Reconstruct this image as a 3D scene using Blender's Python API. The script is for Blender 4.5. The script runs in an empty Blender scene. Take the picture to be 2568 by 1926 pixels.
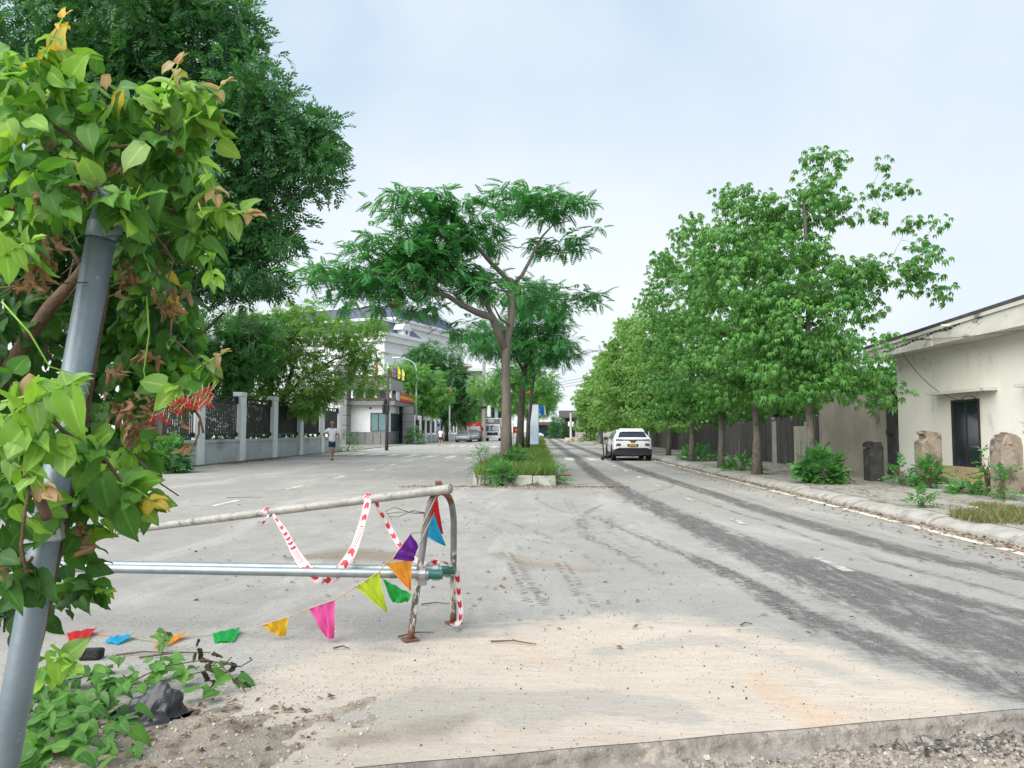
import bpy, bmesh, math, random
import numpy as np
from mathutils import Vector, Matrix, Euler

# ------------------------------------------------------------------ camera, sky, sun, exposure
S = bpy.context.scene
COL = S.collection
FPX, CX, CY = 1900.0, 1284.0, 963.0          # focal length and centre in photo pixels (2568 x 1926)
CAM_H, PITCH, YAW = 1.36, math.atan(119 / 1900.0), math.atan(66 / 1900.0)
cd = bpy.data.cameras.new('camera'); cam = bpy.data.objects.new('camera', cd); COL.objects.link(cam)
cam.location = (0, 0, CAM_H)
cam.rotation_euler = (math.pi / 2 + PITCH, 0, YAW)
cd.sensor_width = 36.0; cd.lens = 36.0 * FPX / 2568.0; cd.clip_start = 0.05; cd.clip_end = 3000
S.camera = cam

SUN_EL, SUN_AZ = math.radians(46), math.radians(220)   # azimuth clockwise from +Y (north)
W = bpy.data.worlds.new('World'); S.world = W; W.use_nodes = True
nt = W.node_tree; nt.nodes.clear()
def N(nt, t, **kw):
    n = nt.nodes.new(t)
    for k, v in kw.items(): setattr(n, k, v)
    return n
out = N(nt, 'ShaderNodeOutputWorld'); bg = N(nt, 'ShaderNodeBackground')
sky = N(nt, 'ShaderNodeTexSky', sky_type='NISHITA', sun_disc=False, sun_elevation=SUN_EL, sun_rotation=SUN_AZ,
        air_density=1.0, dust_density=2.0, ozone_density=1.5)
tc = N(nt, 'ShaderNodeTexCoord'); mp = N(nt, 'ShaderNodeMapping'); mp.inputs['Scale'].default_value = (1.0, 1.0, 1.7)
no = N(nt, 'ShaderNodeTexNoise'); no.inputs['Scale'].default_value = 1.5; no.inputs['Detail'].default_value = 5; no.inputs['Roughness'].default_value = .5
no.inputs['Distortion'].default_value = .35
rp = N(nt, 'ShaderNodeMapRange'); rp.inputs['From Min'].default_value = .36; rp.inputs['From Max'].default_value = .66
rp.inputs['To Min'].default_value = .0; rp.inputs['To Max'].default_value = .62
hv = N(nt, 'ShaderNodeSeparateXYZ'); hz = N(nt, 'ShaderNodeMapRange')        # thin overcast gets milkier to the horizon
hz.inputs['From Min'].default_value = 0.0; hz.inputs['From Max'].default_value = .42; hz.inputs['To Min'].default_value = .65; hz.inputs['To Max'].default_value = 0.0
ad = N(nt, 'ShaderNodeMath', operation='ADD', use_clamp=True)
cm = N(nt, 'ShaderNodeMix', data_type='RGBA'); cm.inputs['B'].default_value = (7.9, 8.35, 8.8, 1)
L = nt.links.new
L(tc.outputs['Generated'], mp.inputs['Vector']); L(mp.outputs[0], no.inputs['Vector']); L(no.outputs['Fac'], rp.inputs['Value'])
L(tc.outputs['Generated'], hv.inputs[0]); L(hv.outputs['Z'], hz.inputs['Value'])
L(rp.outputs[0], ad.inputs[0]); L(hz.outputs[0], ad.inputs[1])
c0 = N(nt, 'ShaderNodeMix', data_type='RGBA'); c0.inputs['Factor'].default_value = .72; c0.inputs['B'].default_value = (5.4, 7.25, 9.1, 1)   # thin veil of cloud in front of the blue
L(sky.outputs[0], c0.inputs['A']); L(c0.outputs['Result'], cm.inputs['A']); L(ad.outputs[0], cm.inputs['Factor']); lo = N(nt, 'ShaderNodeMath', operation='GREATER_THAN'); lo.inputs[1].default_value = -.02      # nothing shines up from below the ground
L(hv.outputs['Z'], lo.inputs[0]); up0 = N(nt, 'ShaderNodeMix', data_type='RGBA'); up0.inputs['A'].default_value = (0, 0, 0, 1)
L(lo.outputs[0], up0.inputs['Factor']); L(cm.outputs['Result'], up0.inputs['B']); L(up0.outputs['Result'], bg.inputs['Color'])
W.cycles.sampling_method = 'MANUAL'; W.cycles.sample_map_resolution = 512
bg.inputs['Strength'].default_value = 0.066
L(bg.outputs[0], out.inputs['Surface'])

sd = bpy.data.lights.new('sun', 'SUN'); sun = bpy.data.objects.new('sun', sd); COL.objects.link(sun)
sd.energy = 3.1; sd.angle = math.radians(75); sd.color = (1.0, .965, .91)
sun.rotation_euler = Euler((math.pi / 2 - SUN_EL, 0, math.pi - SUN_AZ), 'XYZ')
sun.location = (10, -10, 30)
S.view_settings.view_transform = 'Standard'; S.view_settings.look = 'None'
S.view_settings.gamma = 1.0; S.view_settings.exposure = 0.88; S.view_settings.use_curve_mapping = False
S.render.engine = 'CYCLES'
cy = S.cycles
cy.max_bounces = 6; cy.diffuse_bounces = 3; cy.glossy_bounces = 2; cy.transmission_bounces = 4; cy.transparent_max_bounces = 8
cy.caustics_reflective = False; cy.caustics_refractive = False; cy.sample_clamp_indirect = 4.0
cy.use_denoising = True; cy.denoising_prefilter = 'NONE'; cy.use_adaptive_sampling = False
try: cy.denoiser = 'OPENIMAGEDENOISE'; cy.denoising_input_passes = 'RGB_ALBEDO_NORMAL'
except Exception: pass

# ------------------------------------------------------------------ helpers
CAMR = Matrix.Rotation(YAW, 3, 'Z') @ Matrix.Rotation(math.pi / 2 + PITCH, 3, 'X')
def ray(px, py): return CAMR @ Vector(((px - CX) / FPX, -(py - CY) / FPX, -1.0))
def G(px, py, z=0.0):                       # photo pixel -> point on the level z
    d = ray(px, py); t = (z - CAM_H) / d.z
    return Vector((d.x * t, d.y * t, z))
def A(px, py, y):                           # photo pixel -> point at the given distance up the road
    d = ray(px, py); t = y / d.y
    return Vector((d.x * t, y, CAM_H + d.z * t))
V_ = 2568 / 2212.0
def Gv(px, py, z=0.0): return G(px * V_, py * V_, z)
def Av(px, py, y): return A(px * V_, py * V_, y)
rng = np.random.default_rng(7); random.seed(7)
U = random.uniform

class MB:
    def __init__(s): s.v = []; s.f = []; s.m = []
    def add(s, vs, fs, m=0):
        o = len(s.v); s.v += [tuple(v) for v in vs]; s.f += [tuple(i + o for i in f) for f in fs]; s.m += [m] * len(fs); return s
    def quad(s, a, b, c, d, m=0): return s.add([a, b, c, d], [(0, 1, 2, 3)], m)
    def box(s, c, size, rz=0, m=0, taper=1.0, jit=0.0):
        hx, hy, hz = size[0] / 2, size[1] / 2, size[2] / 2
        R = Matrix.Rotation(rz, 3, 'Z') if not isinstance(rz, Matrix) else rz
        vs = []
        for z, t in ((-hz, 1), (hz, taper)):
            for x, y in ((-hx, -hy), (hx, -hy), (hx, hy), (-hx, hy)):
                p = R @ Vector((x * t, y * t, z))
                vs.append((c[0] + p.x + U(-jit, jit), c[1] + p.y + U(-jit, jit), c[2] + p.z + U(-jit, jit)))
        return s.add(vs, [(3, 2, 1, 0), (4, 5, 6, 7), (0, 1, 5, 4), (1, 2, 6, 5), (2, 3, 7, 6), (3, 0, 4, 7)], m)
    def b2(s, x0, x1, y0, y1, z0, z1, m=0): return s.box(((x0 + x1) / 2, (y0 + y1) / 2, (z0 + z1) / 2), (abs(x1 - x0), abs(y1 - y0), abs(z1 - z0)), 0, m)
    def tube(s, pts, r, n=8, m=0, cap=True):
        pts = [Vector(p) for p in pts]
        if not isinstance(r, (list, tuple)): r = [r] * len(pts)
        ref = None; rings = []
        for i, p in enumerate(pts):
            t = (pts[min(i + 1, len(pts) - 1)] - pts[max(i - 1, 0)])
            if t.length < 1e-9: t = Vector((0, 0, 1))
            t.normalize()
            if ref is None:
                ref = t.orthogonal().normalized()
            ref = (ref - t * ref.dot(t))
            if ref.length < 1e-6: ref = t.orthogonal()
            ref.normalize(); b = t.cross(ref)
            rings.append([p + (ref * math.cos(2 * math.pi * k / n) + b * math.sin(2 * math.pi * k / n)) * r[i] for k in range(n)])
        vs = [v for R in rings for v in R]; fs = []
        for i in range(len(pts) - 1):
            for k in range(n):
                a = i * n + k; b2 = i * n + (k + 1) % n
                fs.append((a, b2, b2 + n, a + n))
        if cap: fs += [tuple(range(n - 1, -1, -1)), tuple(range((len(pts) - 1) * n, len(pts) * n))]
        return s.add(vs, fs, m)
    def lathe(s, c, prof, n=12, m=0, axis='Z'):
        vs = []; fs = []
        for r, z in prof:
            for k in range(n):
                a = 2 * math.pi * k / n; x, y = r * math.cos(a), r * math.sin(a)
                vs.append((c[0] + x, c[1] + y, c[2] + z) if axis == 'Z' else ((c[0] + z, c[1] + x, c[2] + y) if axis == 'X' else (c[0] + x, c[1] + z, c[2] + y)))
        for i in range(len(prof) - 1):
            for k in range(n):
                a = i * n + k; b = i * n + (k + 1) % n; fs.append((a, b, b + n, a + n))
        fs += [tuple(range(n - 1, -1, -1)), tuple(range((len(prof) - 1) * n, len(prof) * n))]
        return s.add(vs, fs, m)
    def prism(s, poly, off, m=0):            # polygon (3-D points) pushed along off
        n = len(poly); off = Vector(off); a = [Vector(p) for p in poly]
        vs = a + [p + off for p in a]
        fs = [tuple(range(n - 1, -1, -1)), tuple(range(n, 2 * n))] + [(i, (i + 1) % n, (i + 1) % n + n, i + n) for i in range(n)]
        return s.add(vs, fs, m)
    def build(s, name, mats, parent=None, smooth=False, local=False, origin=None, bevel=0):
        me = bpy.data.meshes.new(name)
        vs = s.v
        if not isinstance(mats, (list, tuple)): mats = [mats]
        if parent is not None and not local:
            w = wloc(parent); vs = [(x - w[0], y - w[1], z - w[2]) for x, y, z in vs]
        elif parent is None:
            if origin is None:
                a = np.array(vs); origin = ((a[:, 0].min() + a[:, 0].max()) / 2, (a[:, 1].min() + a[:, 1].max()) / 2, a[:, 2].min())
            vs = [(x - origin[0], y - origin[1], z - origin[2]) for x, y, z in vs]
        me.from_pydata(vs, [], s.f)
        for q in mats: me.materials.append(q)
        if len(mats) > 1: me.polygons.foreach_set('material_index', s.m)
        if smooth is True: me.polygons.foreach_set('use_smooth', [True] * len(s.f))
        me.update()
        bm = bmesh.new(); bm.from_mesh(me); bmesh.ops.recalc_face_normals(bm, faces=bm.faces)
        if bevel: bmesh.ops.bevel(bm, geom=bm.edges[:], offset=bevel, segments=1, affect='EDGES', clamp_overlap=True)
        bm.to_mesh(me); bm.free()
        o = bpy.data.objects.new(name, me); COL.objects.link(o)
        if parent is not None: o.parent = parent
        else: o.location = origin
        return o
def wloc(o):
    w = Vector(o.location)
    while o.parent: o = o.parent; w = w + Vector(o.location)
    return w
def tag(o, label, cat, group=None):
    o['label'] = label; o['category'] = cat
    if group: o['group'] = group
    return o
def thing(name, label, cat, loc=(0, 0, 0), rz=0, group=None):
    o = bpy.data.objects.new(name, None); COL.objects.link(o); o.empty_display_size = .1
    o.location = loc; o.rotation_euler = (0, 0, rz)
    return tag(o, label, cat, group)
def struct(o): o['kind'] = 'structure'; return o
def stuff(o, label=None, cat=None):
    o['kind'] = 'stuff'
    if label: o['label'] = label; o['category'] = cat
    return o
def copy_tree(o, parent=None):
    c = o.copy(); COL.objects.link(c); c.parent = parent
    for ch in list(o.children): copy_tree(ch, c)
    return c
def npmesh(name, Vt, F, mats, midx=None, smooth=False):     # fast mesh: V (n,3), F (m,k) with one face size
    me = bpy.data.meshes.new(name); Vt = np.asarray(Vt, dtype=np.float32); F = np.asarray(F, dtype=np.int32); m, k = F.shape
    me.vertices.add(len(Vt)); me.vertices.foreach_set('co', Vt.ravel())
    me.loops.add(m * k); me.loops.foreach_set('vertex_index', F.ravel())
    me.polygons.add(m); me.polygons.foreach_set('loop_start', np.arange(0, m * k, k, dtype=np.int32)); me.polygons.foreach_set('loop_total', np.full(m, k, dtype=np.int32))
    for q in (mats if isinstance(mats, (list, tuple)) else [mats]): me.materials.append(q)
    if midx is not None: me.polygons.foreach_set('material_index', np.asarray(midx, dtype=np.int32))
    me.polygons.foreach_set('use_smooth', np.full(m, bool(smooth)))
    me.update(calc_edges=True); me.validate()
    return me
def link(name, me, parent=None, loc=None):
    o = bpy.data.objects.new(name, me); COL.objects.link(o)
    if parent is not None: o.parent = parent
    if loc is not None: o.location = loc
    return o
def scatter(T, F, pos, R, sc):               # template T (n,3), F (m,k) placed at pos (k,3) with rotations R (k,3,3)
    T = np.asarray(T); F = np.asarray(F); k = len(pos); n = len(T)
    sc = np.broadcast_to(np.asarray(sc, dtype=float).reshape(-1, 1) if np.ndim(sc) == 1 else sc, (k, 1))
    Vt = np.einsum('kij,nj->kni', R, T) * sc[:, :, None] + pos[:, None, :]
    Fa = F[None] + (np.arange(k) * n)[:, None, None]
    return Vt.reshape(-1, 3), Fa.reshape(-1, F.shape[1])
def frames(d, nrm):                          # rotation with local +Y along d and local +Z near nrm
    d = d / (np.linalg.norm(d, axis=1, keepdims=True) + 1e-9)
    x = np.cross(d, nrm); x /= (np.linalg.norm(x, axis=1, keepdims=True) + 1e-9)
    z = np.cross(x, d)
    return np.stack([x, d, z], axis=2)
def rdir(n):
    v = rng.normal(size=(n, 3)); return v / np.linalg.norm(v, axis=1, keepdims=True)

# ------------------------------------------------------------------ materials
def newmat(name):
    m = bpy.data.materials.new(name); m.use_nodes = True; t = m.node_tree; b = t.nodes['Principled BSDF']; return m, t, b
def c4(c): return (c[0], c[1], c[2], 1)
def mixc(t, fac, a, b):
    n = N(t, 'ShaderNodeMix', data_type='RGBA')
    for s_, v in (('Factor', fac), ('A', a), ('B', b)):
        if hasattr(v, 'is_output'): t.links.new(v, n.inputs[s_])
        else: n.inputs[s_].default_value = v if s_ == 'Factor' else c4(v)
    return n.outputs['Result']
def mrange(t, v, a, b, c=0., d=1.):
    n = N(t, 'ShaderNodeMapRange'); n.interpolation_type = 'SMOOTHSTEP'
    for k, x in (('From Min', a), ('From Max', b), ('To Min', c), ('To Max', d)): n.inputs[k].default_value = x
    t.links.new(v, n.inputs['Value']); return n.outputs[0]
def noise(t, scale, detail=4, rough=.55, vec=None, stretch=None, dist=0.0):
    n = N(t, 'ShaderNodeTexNoise'); n.inputs['Scale'].default_value = scale; n.inputs['Detail'].default_value = detail; n.inputs['Roughness'].default_value = rough
    n.inputs['Distortion'].default_value = dist
    if vec is None: vec = N(t, 'ShaderNodeNewGeometry').outputs['Position']
    if stretch:
        mp = N(t, 'ShaderNodeMapping'); mp.inputs['Scale'].default_value = stretch; t.links.new(vec, mp.inputs['Vector']); vec = mp.outputs[0]
    t.links.new(vec, n.inputs['Vector']); return n.outputs['Fac']
def math_(t, op, a, b=None, clamp=False):
    n = N(t, 'ShaderNodeMath', operation=op, use_clamp=clamp)
    for i, v in enumerate((a, b)):
        if v is None: continue
        if hasattr(v, 'is_output'): t.links.new(v, n.inputs[i])
        else: n.inputs[i].default_value = v
    return n.outputs[0]
def bump(t, b, h, strength=.3, dist=.01):
    n = N(t, 'ShaderNodeBump'); n.inputs['Strength'].default_value = strength; n.inputs['Distance'].default_value = dist
    t.links.new(h, n.inputs['Height']); t.links.new(n.outputs[0], b.inputs['Normal'])
def pm(name, c1, c2=None, scale=6, rough=.7, metal=0.0, bmp=0.0, bscale=None, stain=None, sscale=1.5, sth=(.55, .7), stretch=None, spec=.4, coat=0.0, objc=False):
    m, t, b = newmat(name)
    b.inputs['Roughness'].default_value = rough; b.inputs['Metallic'].default_value = metal; b.inputs['Specular IOR Level'].default_value = spec
    if coat: b.inputs['Coat Weight'].default_value = coat; b.inputs['Coat Roughness'].default_value = .05
    vec = N(t, 'ShaderNodeTexCoord').outputs['Object'] if objc else None
    if c2 is None: c2 = tuple(x * .88 for x in c1)
    c = mixc(t, mrange(t, noise(t, scale, 5, .6, vec, stretch), .3, .7), c1, c2)
    if stain: c = mixc(t, mrange(t, noise(t, sscale, 6, .65, vec, stretch, .3), *sth), c, stain)
    t.links.new(c, b.inputs['Base Color'])
    if bmp: bump(t, b, noise(t, bscale or scale * 6, 4, .6, vec), bmp, .02)
    return m
def leafmat(name, cols, trans=.35, rough=.45, hue_noise=.0, spec=.35):
    """foliage: colour varies from leaf to leaf, some light passes through"""
    m, t, b = newmat(name)
    g = N(t, 'ShaderNodeNewGeometry'); oi = N(t, 'ShaderNodeObjectInfo')
    r = math_(t, 'FRACT', math_(t, 'ADD', g.outputs['Random Per Island'], oi.outputs['Random']))
    rp = N(t, 'ShaderNodeValToRGB'); rp.color_ramp.interpolation = 'LINEAR'; el = rp.color_ramp.elements
    while len(el) < len(cols): el.new(.5)
    for i, c in enumerate(cols): el[i].position = i / (len(cols) - 1); el[i].color = c4(c)
    t.links.new(r, rp.inputs[0])
    col = mixc(t, mrange(t, noise(t, .9 if hue_noise else 14, 3), .35, .65, 0, hue_noise or .25), rp.outputs[0], tuple(x * .6 for x in cols[0]))
    t.links.new(col, b.inputs['Base Color']); b.inputs['Roughness'].default_value = rough; b.inputs['Specular IOR Level'].default_value = spec
    tr = N(t, 'ShaderNodeBsdfTranslucent'); mx = N(t, 'ShaderNodeMixShader'); mx.inputs[0].default_value = trans
    lt = N(t, 'ShaderNodeMix', data_type='RGBA', blend_type='MULTIPLY'); lt.inputs['Factor'].default_value = 1; lt.inputs['B'].default_value = (1.5, 1.6, .7, 1)
    t.links.new(col, lt.inputs['A']); t.links.new(lt.outputs['Result'], tr.inputs['Color'])
    o = t.nodes['Material Output']; t.links.new(b.outputs[0], mx.inputs[1]); t.links.new(tr.outputs[0], mx.inputs[2]); t.links.new(mx.outputs[0], o.inputs['Surface'])
    return m
# ------------------------------------------------------------------ materials used in many places
M = {}
M['concrete'] = pm('concrete', (.36, .35, .325), (.27, .262, .245), 5, .88, bmp=.35, stain=(.14, .135, .12), sscale=2.2)
M['kerb'] = pm('kerb_concrete', (.40, .38, .345), (.29, .275, .25), 4, .9, bmp=.4, stain=(.17, .165, .14), sscale=3)
M['island_kerb'] = pm('island_kerb', (.42, .41, .36), (.26, .27, .22), 3, .9, bmp=.4, stain=(.075, .085, .06), sscale=2.6, sth=(.46, .62))
M['paint'] = pm('road_paint', (.78, .75, .60), (.60, .58, .50), 3, .75, stain=(.34, .335, .325), sscale=3.5, sth=(.44, .60))
M['paint_edge'] = pm('edge_paint', (.80, .74, .58), (.66, .60, .48), 3, .75, stain=(.40, .385, .36), sscale=3.0, sth=(.46, .60))
M['white'] = pm('white_paint', (.82, .825, .81), (.76, .765, .75), 1.2, .6, stain=(.52, .52, .50), sscale=.8, sth=(.6, .78))
M['greywall'] = pm('grey_render', (.52, .52, .515), (.44, .44, .435), 1.5, .8, bmp=.15, stain=(.32, .32, .31), sscale=1.0)
M['stone'] = pm('grey_stone_cladding', (.25, .25, .245), (.19, .19, .188), 4, .7, bmp=.1)
M['band'] = pm('brown_band', (.11, .065, .05), (.08, .05, .04), 4, .7)
M['iron'] = pm('black_iron', (.012, .013, .016), (.02, .02, .022), 8, .45, spec=.4)
M['glass'] = pm('dark_glass', (.015, .02, .03), (.025, .035, .05), 2, .08, spec=.6)
M['tint'] = pm('tinted_glass', (.12, .22, .23), (.16, .27, .28), 1.5, .1, spec=.6)
M['bark'] = pm('bark_grey_brown', (.225, .19, .158), (.15, .125, .105), 7, .9, bmp=.7, bscale=22, stain=(.045, .04, .035), sscale=5, sth=(.62, .72), stretch=(1, 1, .25))
M['bark_dark'] = pm('bark_dark', (.10, .085, .07), (.055, .048, .04), 8, .9, bmp=.6, bscale=22, stretch=(1, 1, .3))
M['bark_pale'] = pm('bark_pale', (.21, .185, .155), (.13, .115, .098), 9, .9, bmp=.5, bscale=24, stain=(.05, .055, .045), sscale=5, sth=(.56, .7), stretch=(1, 1, .8))
M['twig'] = pm('twig', (.16, .10, .065), (.09, .06, .042), 20, .9, bmp=.4, bscale=60)
M['rubber'] = pm('rubber', (.018, .018, .019), (.03, .03, .03), 10, .8)
M['plastic_black'] = pm('black_plastic', (.02, .02, .022), (.028, .028, .03), 6, .5)
M['metal'] = pm('galvanised', (.42, .44, .45), (.33, .35, .365), 9, .42, metal=.75, stain=(.27, .27, .265), sscale=4)
M['soil'] = pm('soil', (.20, .155, .11), (.12, .095, .07), 6, .95, bmp=.8, bscale=30)

# ------------------------------------------------------------------ the ground
g = MB(); g.quad((-700, -300, -.16), (700, -300, -.16), (700, 1400, -.16), (-700, 1400, -.16))
struct(g.build('ground', pm('earth_ground', (.30, .27, .22), (.22, .205, .165), .4, .95, stain=(.13, .15, .08), sscale=.15)))

# front edge of the paving, seen as a broken concrete step
E0, E1 = G(880, 1925), G(2568, 1777)
def edge_y(x): return E0.y + (E1.y - E0.y) * (x - E0.x) / (E1.x - E0.x) if x > -3 else E0.y + (E1.y - E0.y) * (-3 - E0.x) / (E1.x - E0.x)
def pdist(P, pts):
    """distance from points P (n,2) to a polyline with per-vertex half width; returns normalised 0..1 inside"""
    best = np.full(len(P), 9.0)
    for (a, wa), (b, wb) in zip(pts[:-1], pts[1:]):
        a = np.array(a[:2]); b = np.array(b[:2]); ab = b - a
        t = np.clip(((P - a) @ ab) / (ab @ ab), 0, 1)
        d = np.linalg.norm(P - (a + t[:, None] * ab), axis=1) / (wa + (wb - wa) * t)
        best = np.minimum(best, d)
    return best
xs = np.concatenate([np.arange(-30, -14, 1.0), np.arange(-14, -6, .16), np.arange(-6, 7.0, .065), np.arange(7.0, 15.1, .5)])
ys = [0.0]
yy = 2.2
while yy < 165: ys.append(yy); yy += max(.055, .0075 * (yy + 1))
ys = np.array(ys[1:])
nx, ny = len(xs), len(ys)
X, Y = np.meshgrid(xs, ys)
ey = np.array([edge_y(x) for x in xs]) + .004 * np.sin(xs * 9)
Y = np.maximum(Y, ey[None, :])
P2 = np.stack([X.ravel(), Y.ravel()], 1)
def seg(*pp): return [((G(x, y).x, G(x, y).y), w) for x, y, w in pp]
tracks = [
 (.95, seg((1372, 1098, .5), (1394, 1115, .45), (1447, 1151, .34), (1499, 1194, .30), (1566, 1232, .31), (1668, 1283, .36), (1810, 1345, .40), (1990, 1420, .48), (2200, 1500, .56), (2568, 1620, .66))),
 (.95, seg((1388, 1098, .5), (1431, 1115, .45), (1517, 1147, .34), (1589, 1174, .30), (1668, 1201, .27), (1800, 1243, .26), (1900, 1276, .26), (2075, 1328, .27), (2278, 1385, .26), (2568, 1448, .28))),
 (.8, seg((1960, 1385, .05), (2100, 1425, .16), (2300, 1480, .22), (2568, 1545, .25))),
 (.75, seg((1760, 1400, .04), (1860, 1450, .14), (1990, 1530, .22), (2200, 1620, .30), (2568, 1720, .40))),
 (.6, seg((1500, 1300, .03), (1600, 1345, .10), (1740, 1400, .14), (1880, 1470, .17), (1990, 1540, .17), (2080, 1590, .05))),
 (.5, seg((1620, 1275, .05), (1760, 1330, .10), (1950, 1410, .12), (2120, 1480, .12))),
 (.55, seg((1700, 1236, .04), (1860, 1290, .10), (2040, 1350, .10), (2220, 1410, .10), (2568, 1500, .12))),
 (.45, seg((1700, 1200, .04), (1800, 1225, .06), (1960, 1275, .06), (2160, 1330, .06), (2400, 1385, .05))),
 (.5, seg((1560, 1262, .08), (1610, 1240, .12), (1680, 1222, .10), (1690, 1215, .05))),
 (.45, seg((1350, 1235, .03), (1345, 1255, .08), (1400, 1280, .10), (1480, 1300, .10))),
 (.5, seg((1520, 1262, .05), (1480, 1280, .10), (1455, 1310, .13), (1470, 1345, .12), (1560, 1390, .10), (1650, 1440, .05))),
 (.4, seg((1560, 1280, .05), (1525, 1300, .10), (1530, 1335, .10), (1600, 1380, .08))),
 (.4, seg((1140, 1265, .05), (1220, 1290, .10), (1320, 1325, .10), (1430, 1370, .10), (1540, 1440, .06))),
 (.35, seg((1290, 1352, .04), (1310, 1400, .10), (1330, 1450, .12), (1360, 1500, .10))),
 (.35, seg((1420, 1430, .04), (1440, 1470, .10), (1470, 1510, .08))),
 (.3, seg((1150, 1240, .05), (1240, 1230, .08), (1330, 1225, .05))),
]
dark = np.zeros(len(P2))
for st, pts in tracks:
    d = pdist(P2, pts); dark = np.maximum(dark, st * np.clip(1.35 - d, 0, 1) / .8)
dark = np.clip(dark, 0, 1)
# sand washed over the near concrete, and two brown puddles of silt
edge_pts = [(430, 1690), (620, 1665), (800, 1640), (1000, 1625), (1180, 1592), (1330, 1560), (1500, 1545), (1700, 1550), (1900, 1585), (2080, 1630), (2250, 1690), (2420, 1745), (2568, 1790), (3000, 1900)]
ep = np.array([[G(x, y).x, G(x, y).y] for x, y in edge_pts])
ylim = np.interp(P2[:, 0], ep[:, 0], ep[:, 1], left=ep[0, 1] - .8, right=ep[-1, 1])
sand = np.clip((ylim - P2[:, 1]) / .75 + .55, 0, 1)
sand *= np.clip((P2[:, 0] - G(330, 1750).x) / .8, 0, 1)
bare = np.clip(1.5 - pdist(P2, seg((860, 1800, .14), (1050, 1770, .22), (1300, 1775, .25), (1480, 1760, .20), (1640, 1775, .18), (1720, 1800, .1))), 0, 1)
bare = np.maximum(bare, .6 * np.clip(1.5 - pdist(P2, seg((1500, 1640, .1), (1750, 1600, .15), (1950, 1640, .15), (2200, 1720, .12))), 0, 1))
mudp = [(.9, seg((760, 1398, .25), (880, 1390, .55), (1000, 1398, .35))), (.55, seg((1240, 1390, .2), (1350, 1415, .35), (1480, 1430, .2))), (.6, seg((860, 1860, .12), (1060, 1830, .22), (1160, 1800, .1))),
        (.7, seg((1240, 1222, .25), (1330, 1226, .4), (1400, 1226, .3))), (.6, seg((1400, 1218, .3), (1460, 1215, .4), (1500, 1212, .2))), (.5, seg((1640, 1158, .3), (1740, 1185, .35), (1900, 1222, .3), (2100, 1268, .25), (2568, 1400, .25))),
        (.5, seg((400, 1180, .4), (600, 1160, .5), (720, 1150, .4)))]
mud = np.zeros(len(P2))
for st, pts in mudp: mud = np.maximum(mud, st * np.clip(1.3 - pdist(P2, pts), 0, 1))
rustp = [(1.0, seg((1880, 1690, .05), (1960, 1750, .13), (2060, 1800, .16), (2120, 1835, .12))), (.7, seg((1280, 1600, .06), (1360, 1650, .12))), (.5, seg((1300, 1400, .1), (1440, 1425, .15)))]
rust = np.zeros(len(P2))
for st, pts in rustp: rust = np.maximum(rust, st * np.clip(1.4 - pdist(P2, pts), 0, 1))
Z = (.006 * np.sin(X * .9 + 1) * np.sin(Y * .7)).ravel()
Z = Z * 0
ii = np.arange(nx * ny).reshape(ny, nx)
Fq = np.stack([ii[:-1, :-1], ii[:-1, 1:], ii[1:, 1:], ii[1:, :-1]], -1).reshape(-1, 4)
y4 = P2[Fq][:, :, 1]; Fq = Fq[(y4.max(1) - y4.min(1)) > 1e-4]

m, t, b = newmat('dusty_asphalt')
b.inputs['Roughness'].default_value = .92; b.inputs['Specular IOR Level'].default_value = .25
def attr(n): a_ = N(t, 'ShaderNodeAttribute', attribute_name=n); return a_.outputs['Fac']
big = mrange(t, noise(t, .35, 5, .6), .35, .65); mid = mrange(t, noise(t, 2.5, 6, .65, dist=.4), .32, .68); fine = noise(t, 90, 3, .7); grit = noise(t, 260, 2, .6)
far = mixc(t, mid, (.30, .287, .265), (.36, .343, .315))
col = mixc(t, math_(t, 'MULTIPLY', big, .6), far, (.262, .253, .238))
sw = mrange(t, noise(t, 1.0, 6, .7, stretch=(1, .22, 1), dist=.6), .48, .68)                 # pale dust swept along the road
col = mixc(t, math_(t, 'MULTIPLY', sw, .55), col, (.47, .455, .425))
tread = mrange(t, noise(t, 5.5, 6, .75, stretch=(.55, 2.2, 1), dist=1.6), .40, .62)
streak = mrange(t, noise(t, 3.2, 7, .72, stretch=(2.0, .35, 1), dist=.9), .34, .64)
mott = noise(t, 3.4, 9, .78, stretch=(1.3, .6, 1), dist=.7)
dk = math_(t, 'ADD', math_(t, 'MULTIPLY', attr('dark'), math_(t, 'ADD', .62, math_(t, 'MULTIPLY', streak, .45))), math_(t, 'ADD', math_(t, 'MULTIPLY', math_(t, 'SUBTRACT', mott, .5), 1.5), math_(t, 'ADD', math_(t, 'MULTIPLY', math_(t, 'SUBTRACT', fine, .5), .9), math_(t, 'MULTIPLY', math_(t, 'SUBTRACT', tread, .5), .22))))
dk = math_(t, 'MULTIPLY', dk, mrange(t, attr('dark'), .02, .22))
col = mixc(t, mrange(t, dk, .24, .92, 0, .90), col, (.082, .079, .078))
sc_ = noise(t, 1.9, 8, .72, stretch=(.7, 1.3, 1), dist=.9)
col = mixc(t, mrange(t, math_(t, 'ADD', attr('sand'), math_(t, 'MULTIPLY', math_(t, 'SUBTRACT', sc_, .5), 1.9)), .18, .92, 0, .92), col, mixc(t, mrange(t, noise(t, 2.6, 8, .75, stretch=(.7, 1.3, 1), dist=.8), .35, .68), (.575, .495, .41), (.51, .425, .34)))
gp = math_(t, 'MULTIPLY', mrange(t, math_(t, 'ADD', noise(t, 2.4, 8, .75, dist=.8), math_(t, 'MULTIPLY', attr('bare'), .42)), .58, .84), attr('sand'))     # grey concrete showing through the sand
col = mixc(t, math_(t, 'MULTIPLY', gp, .7), col, (.375, .35, .315))
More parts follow.
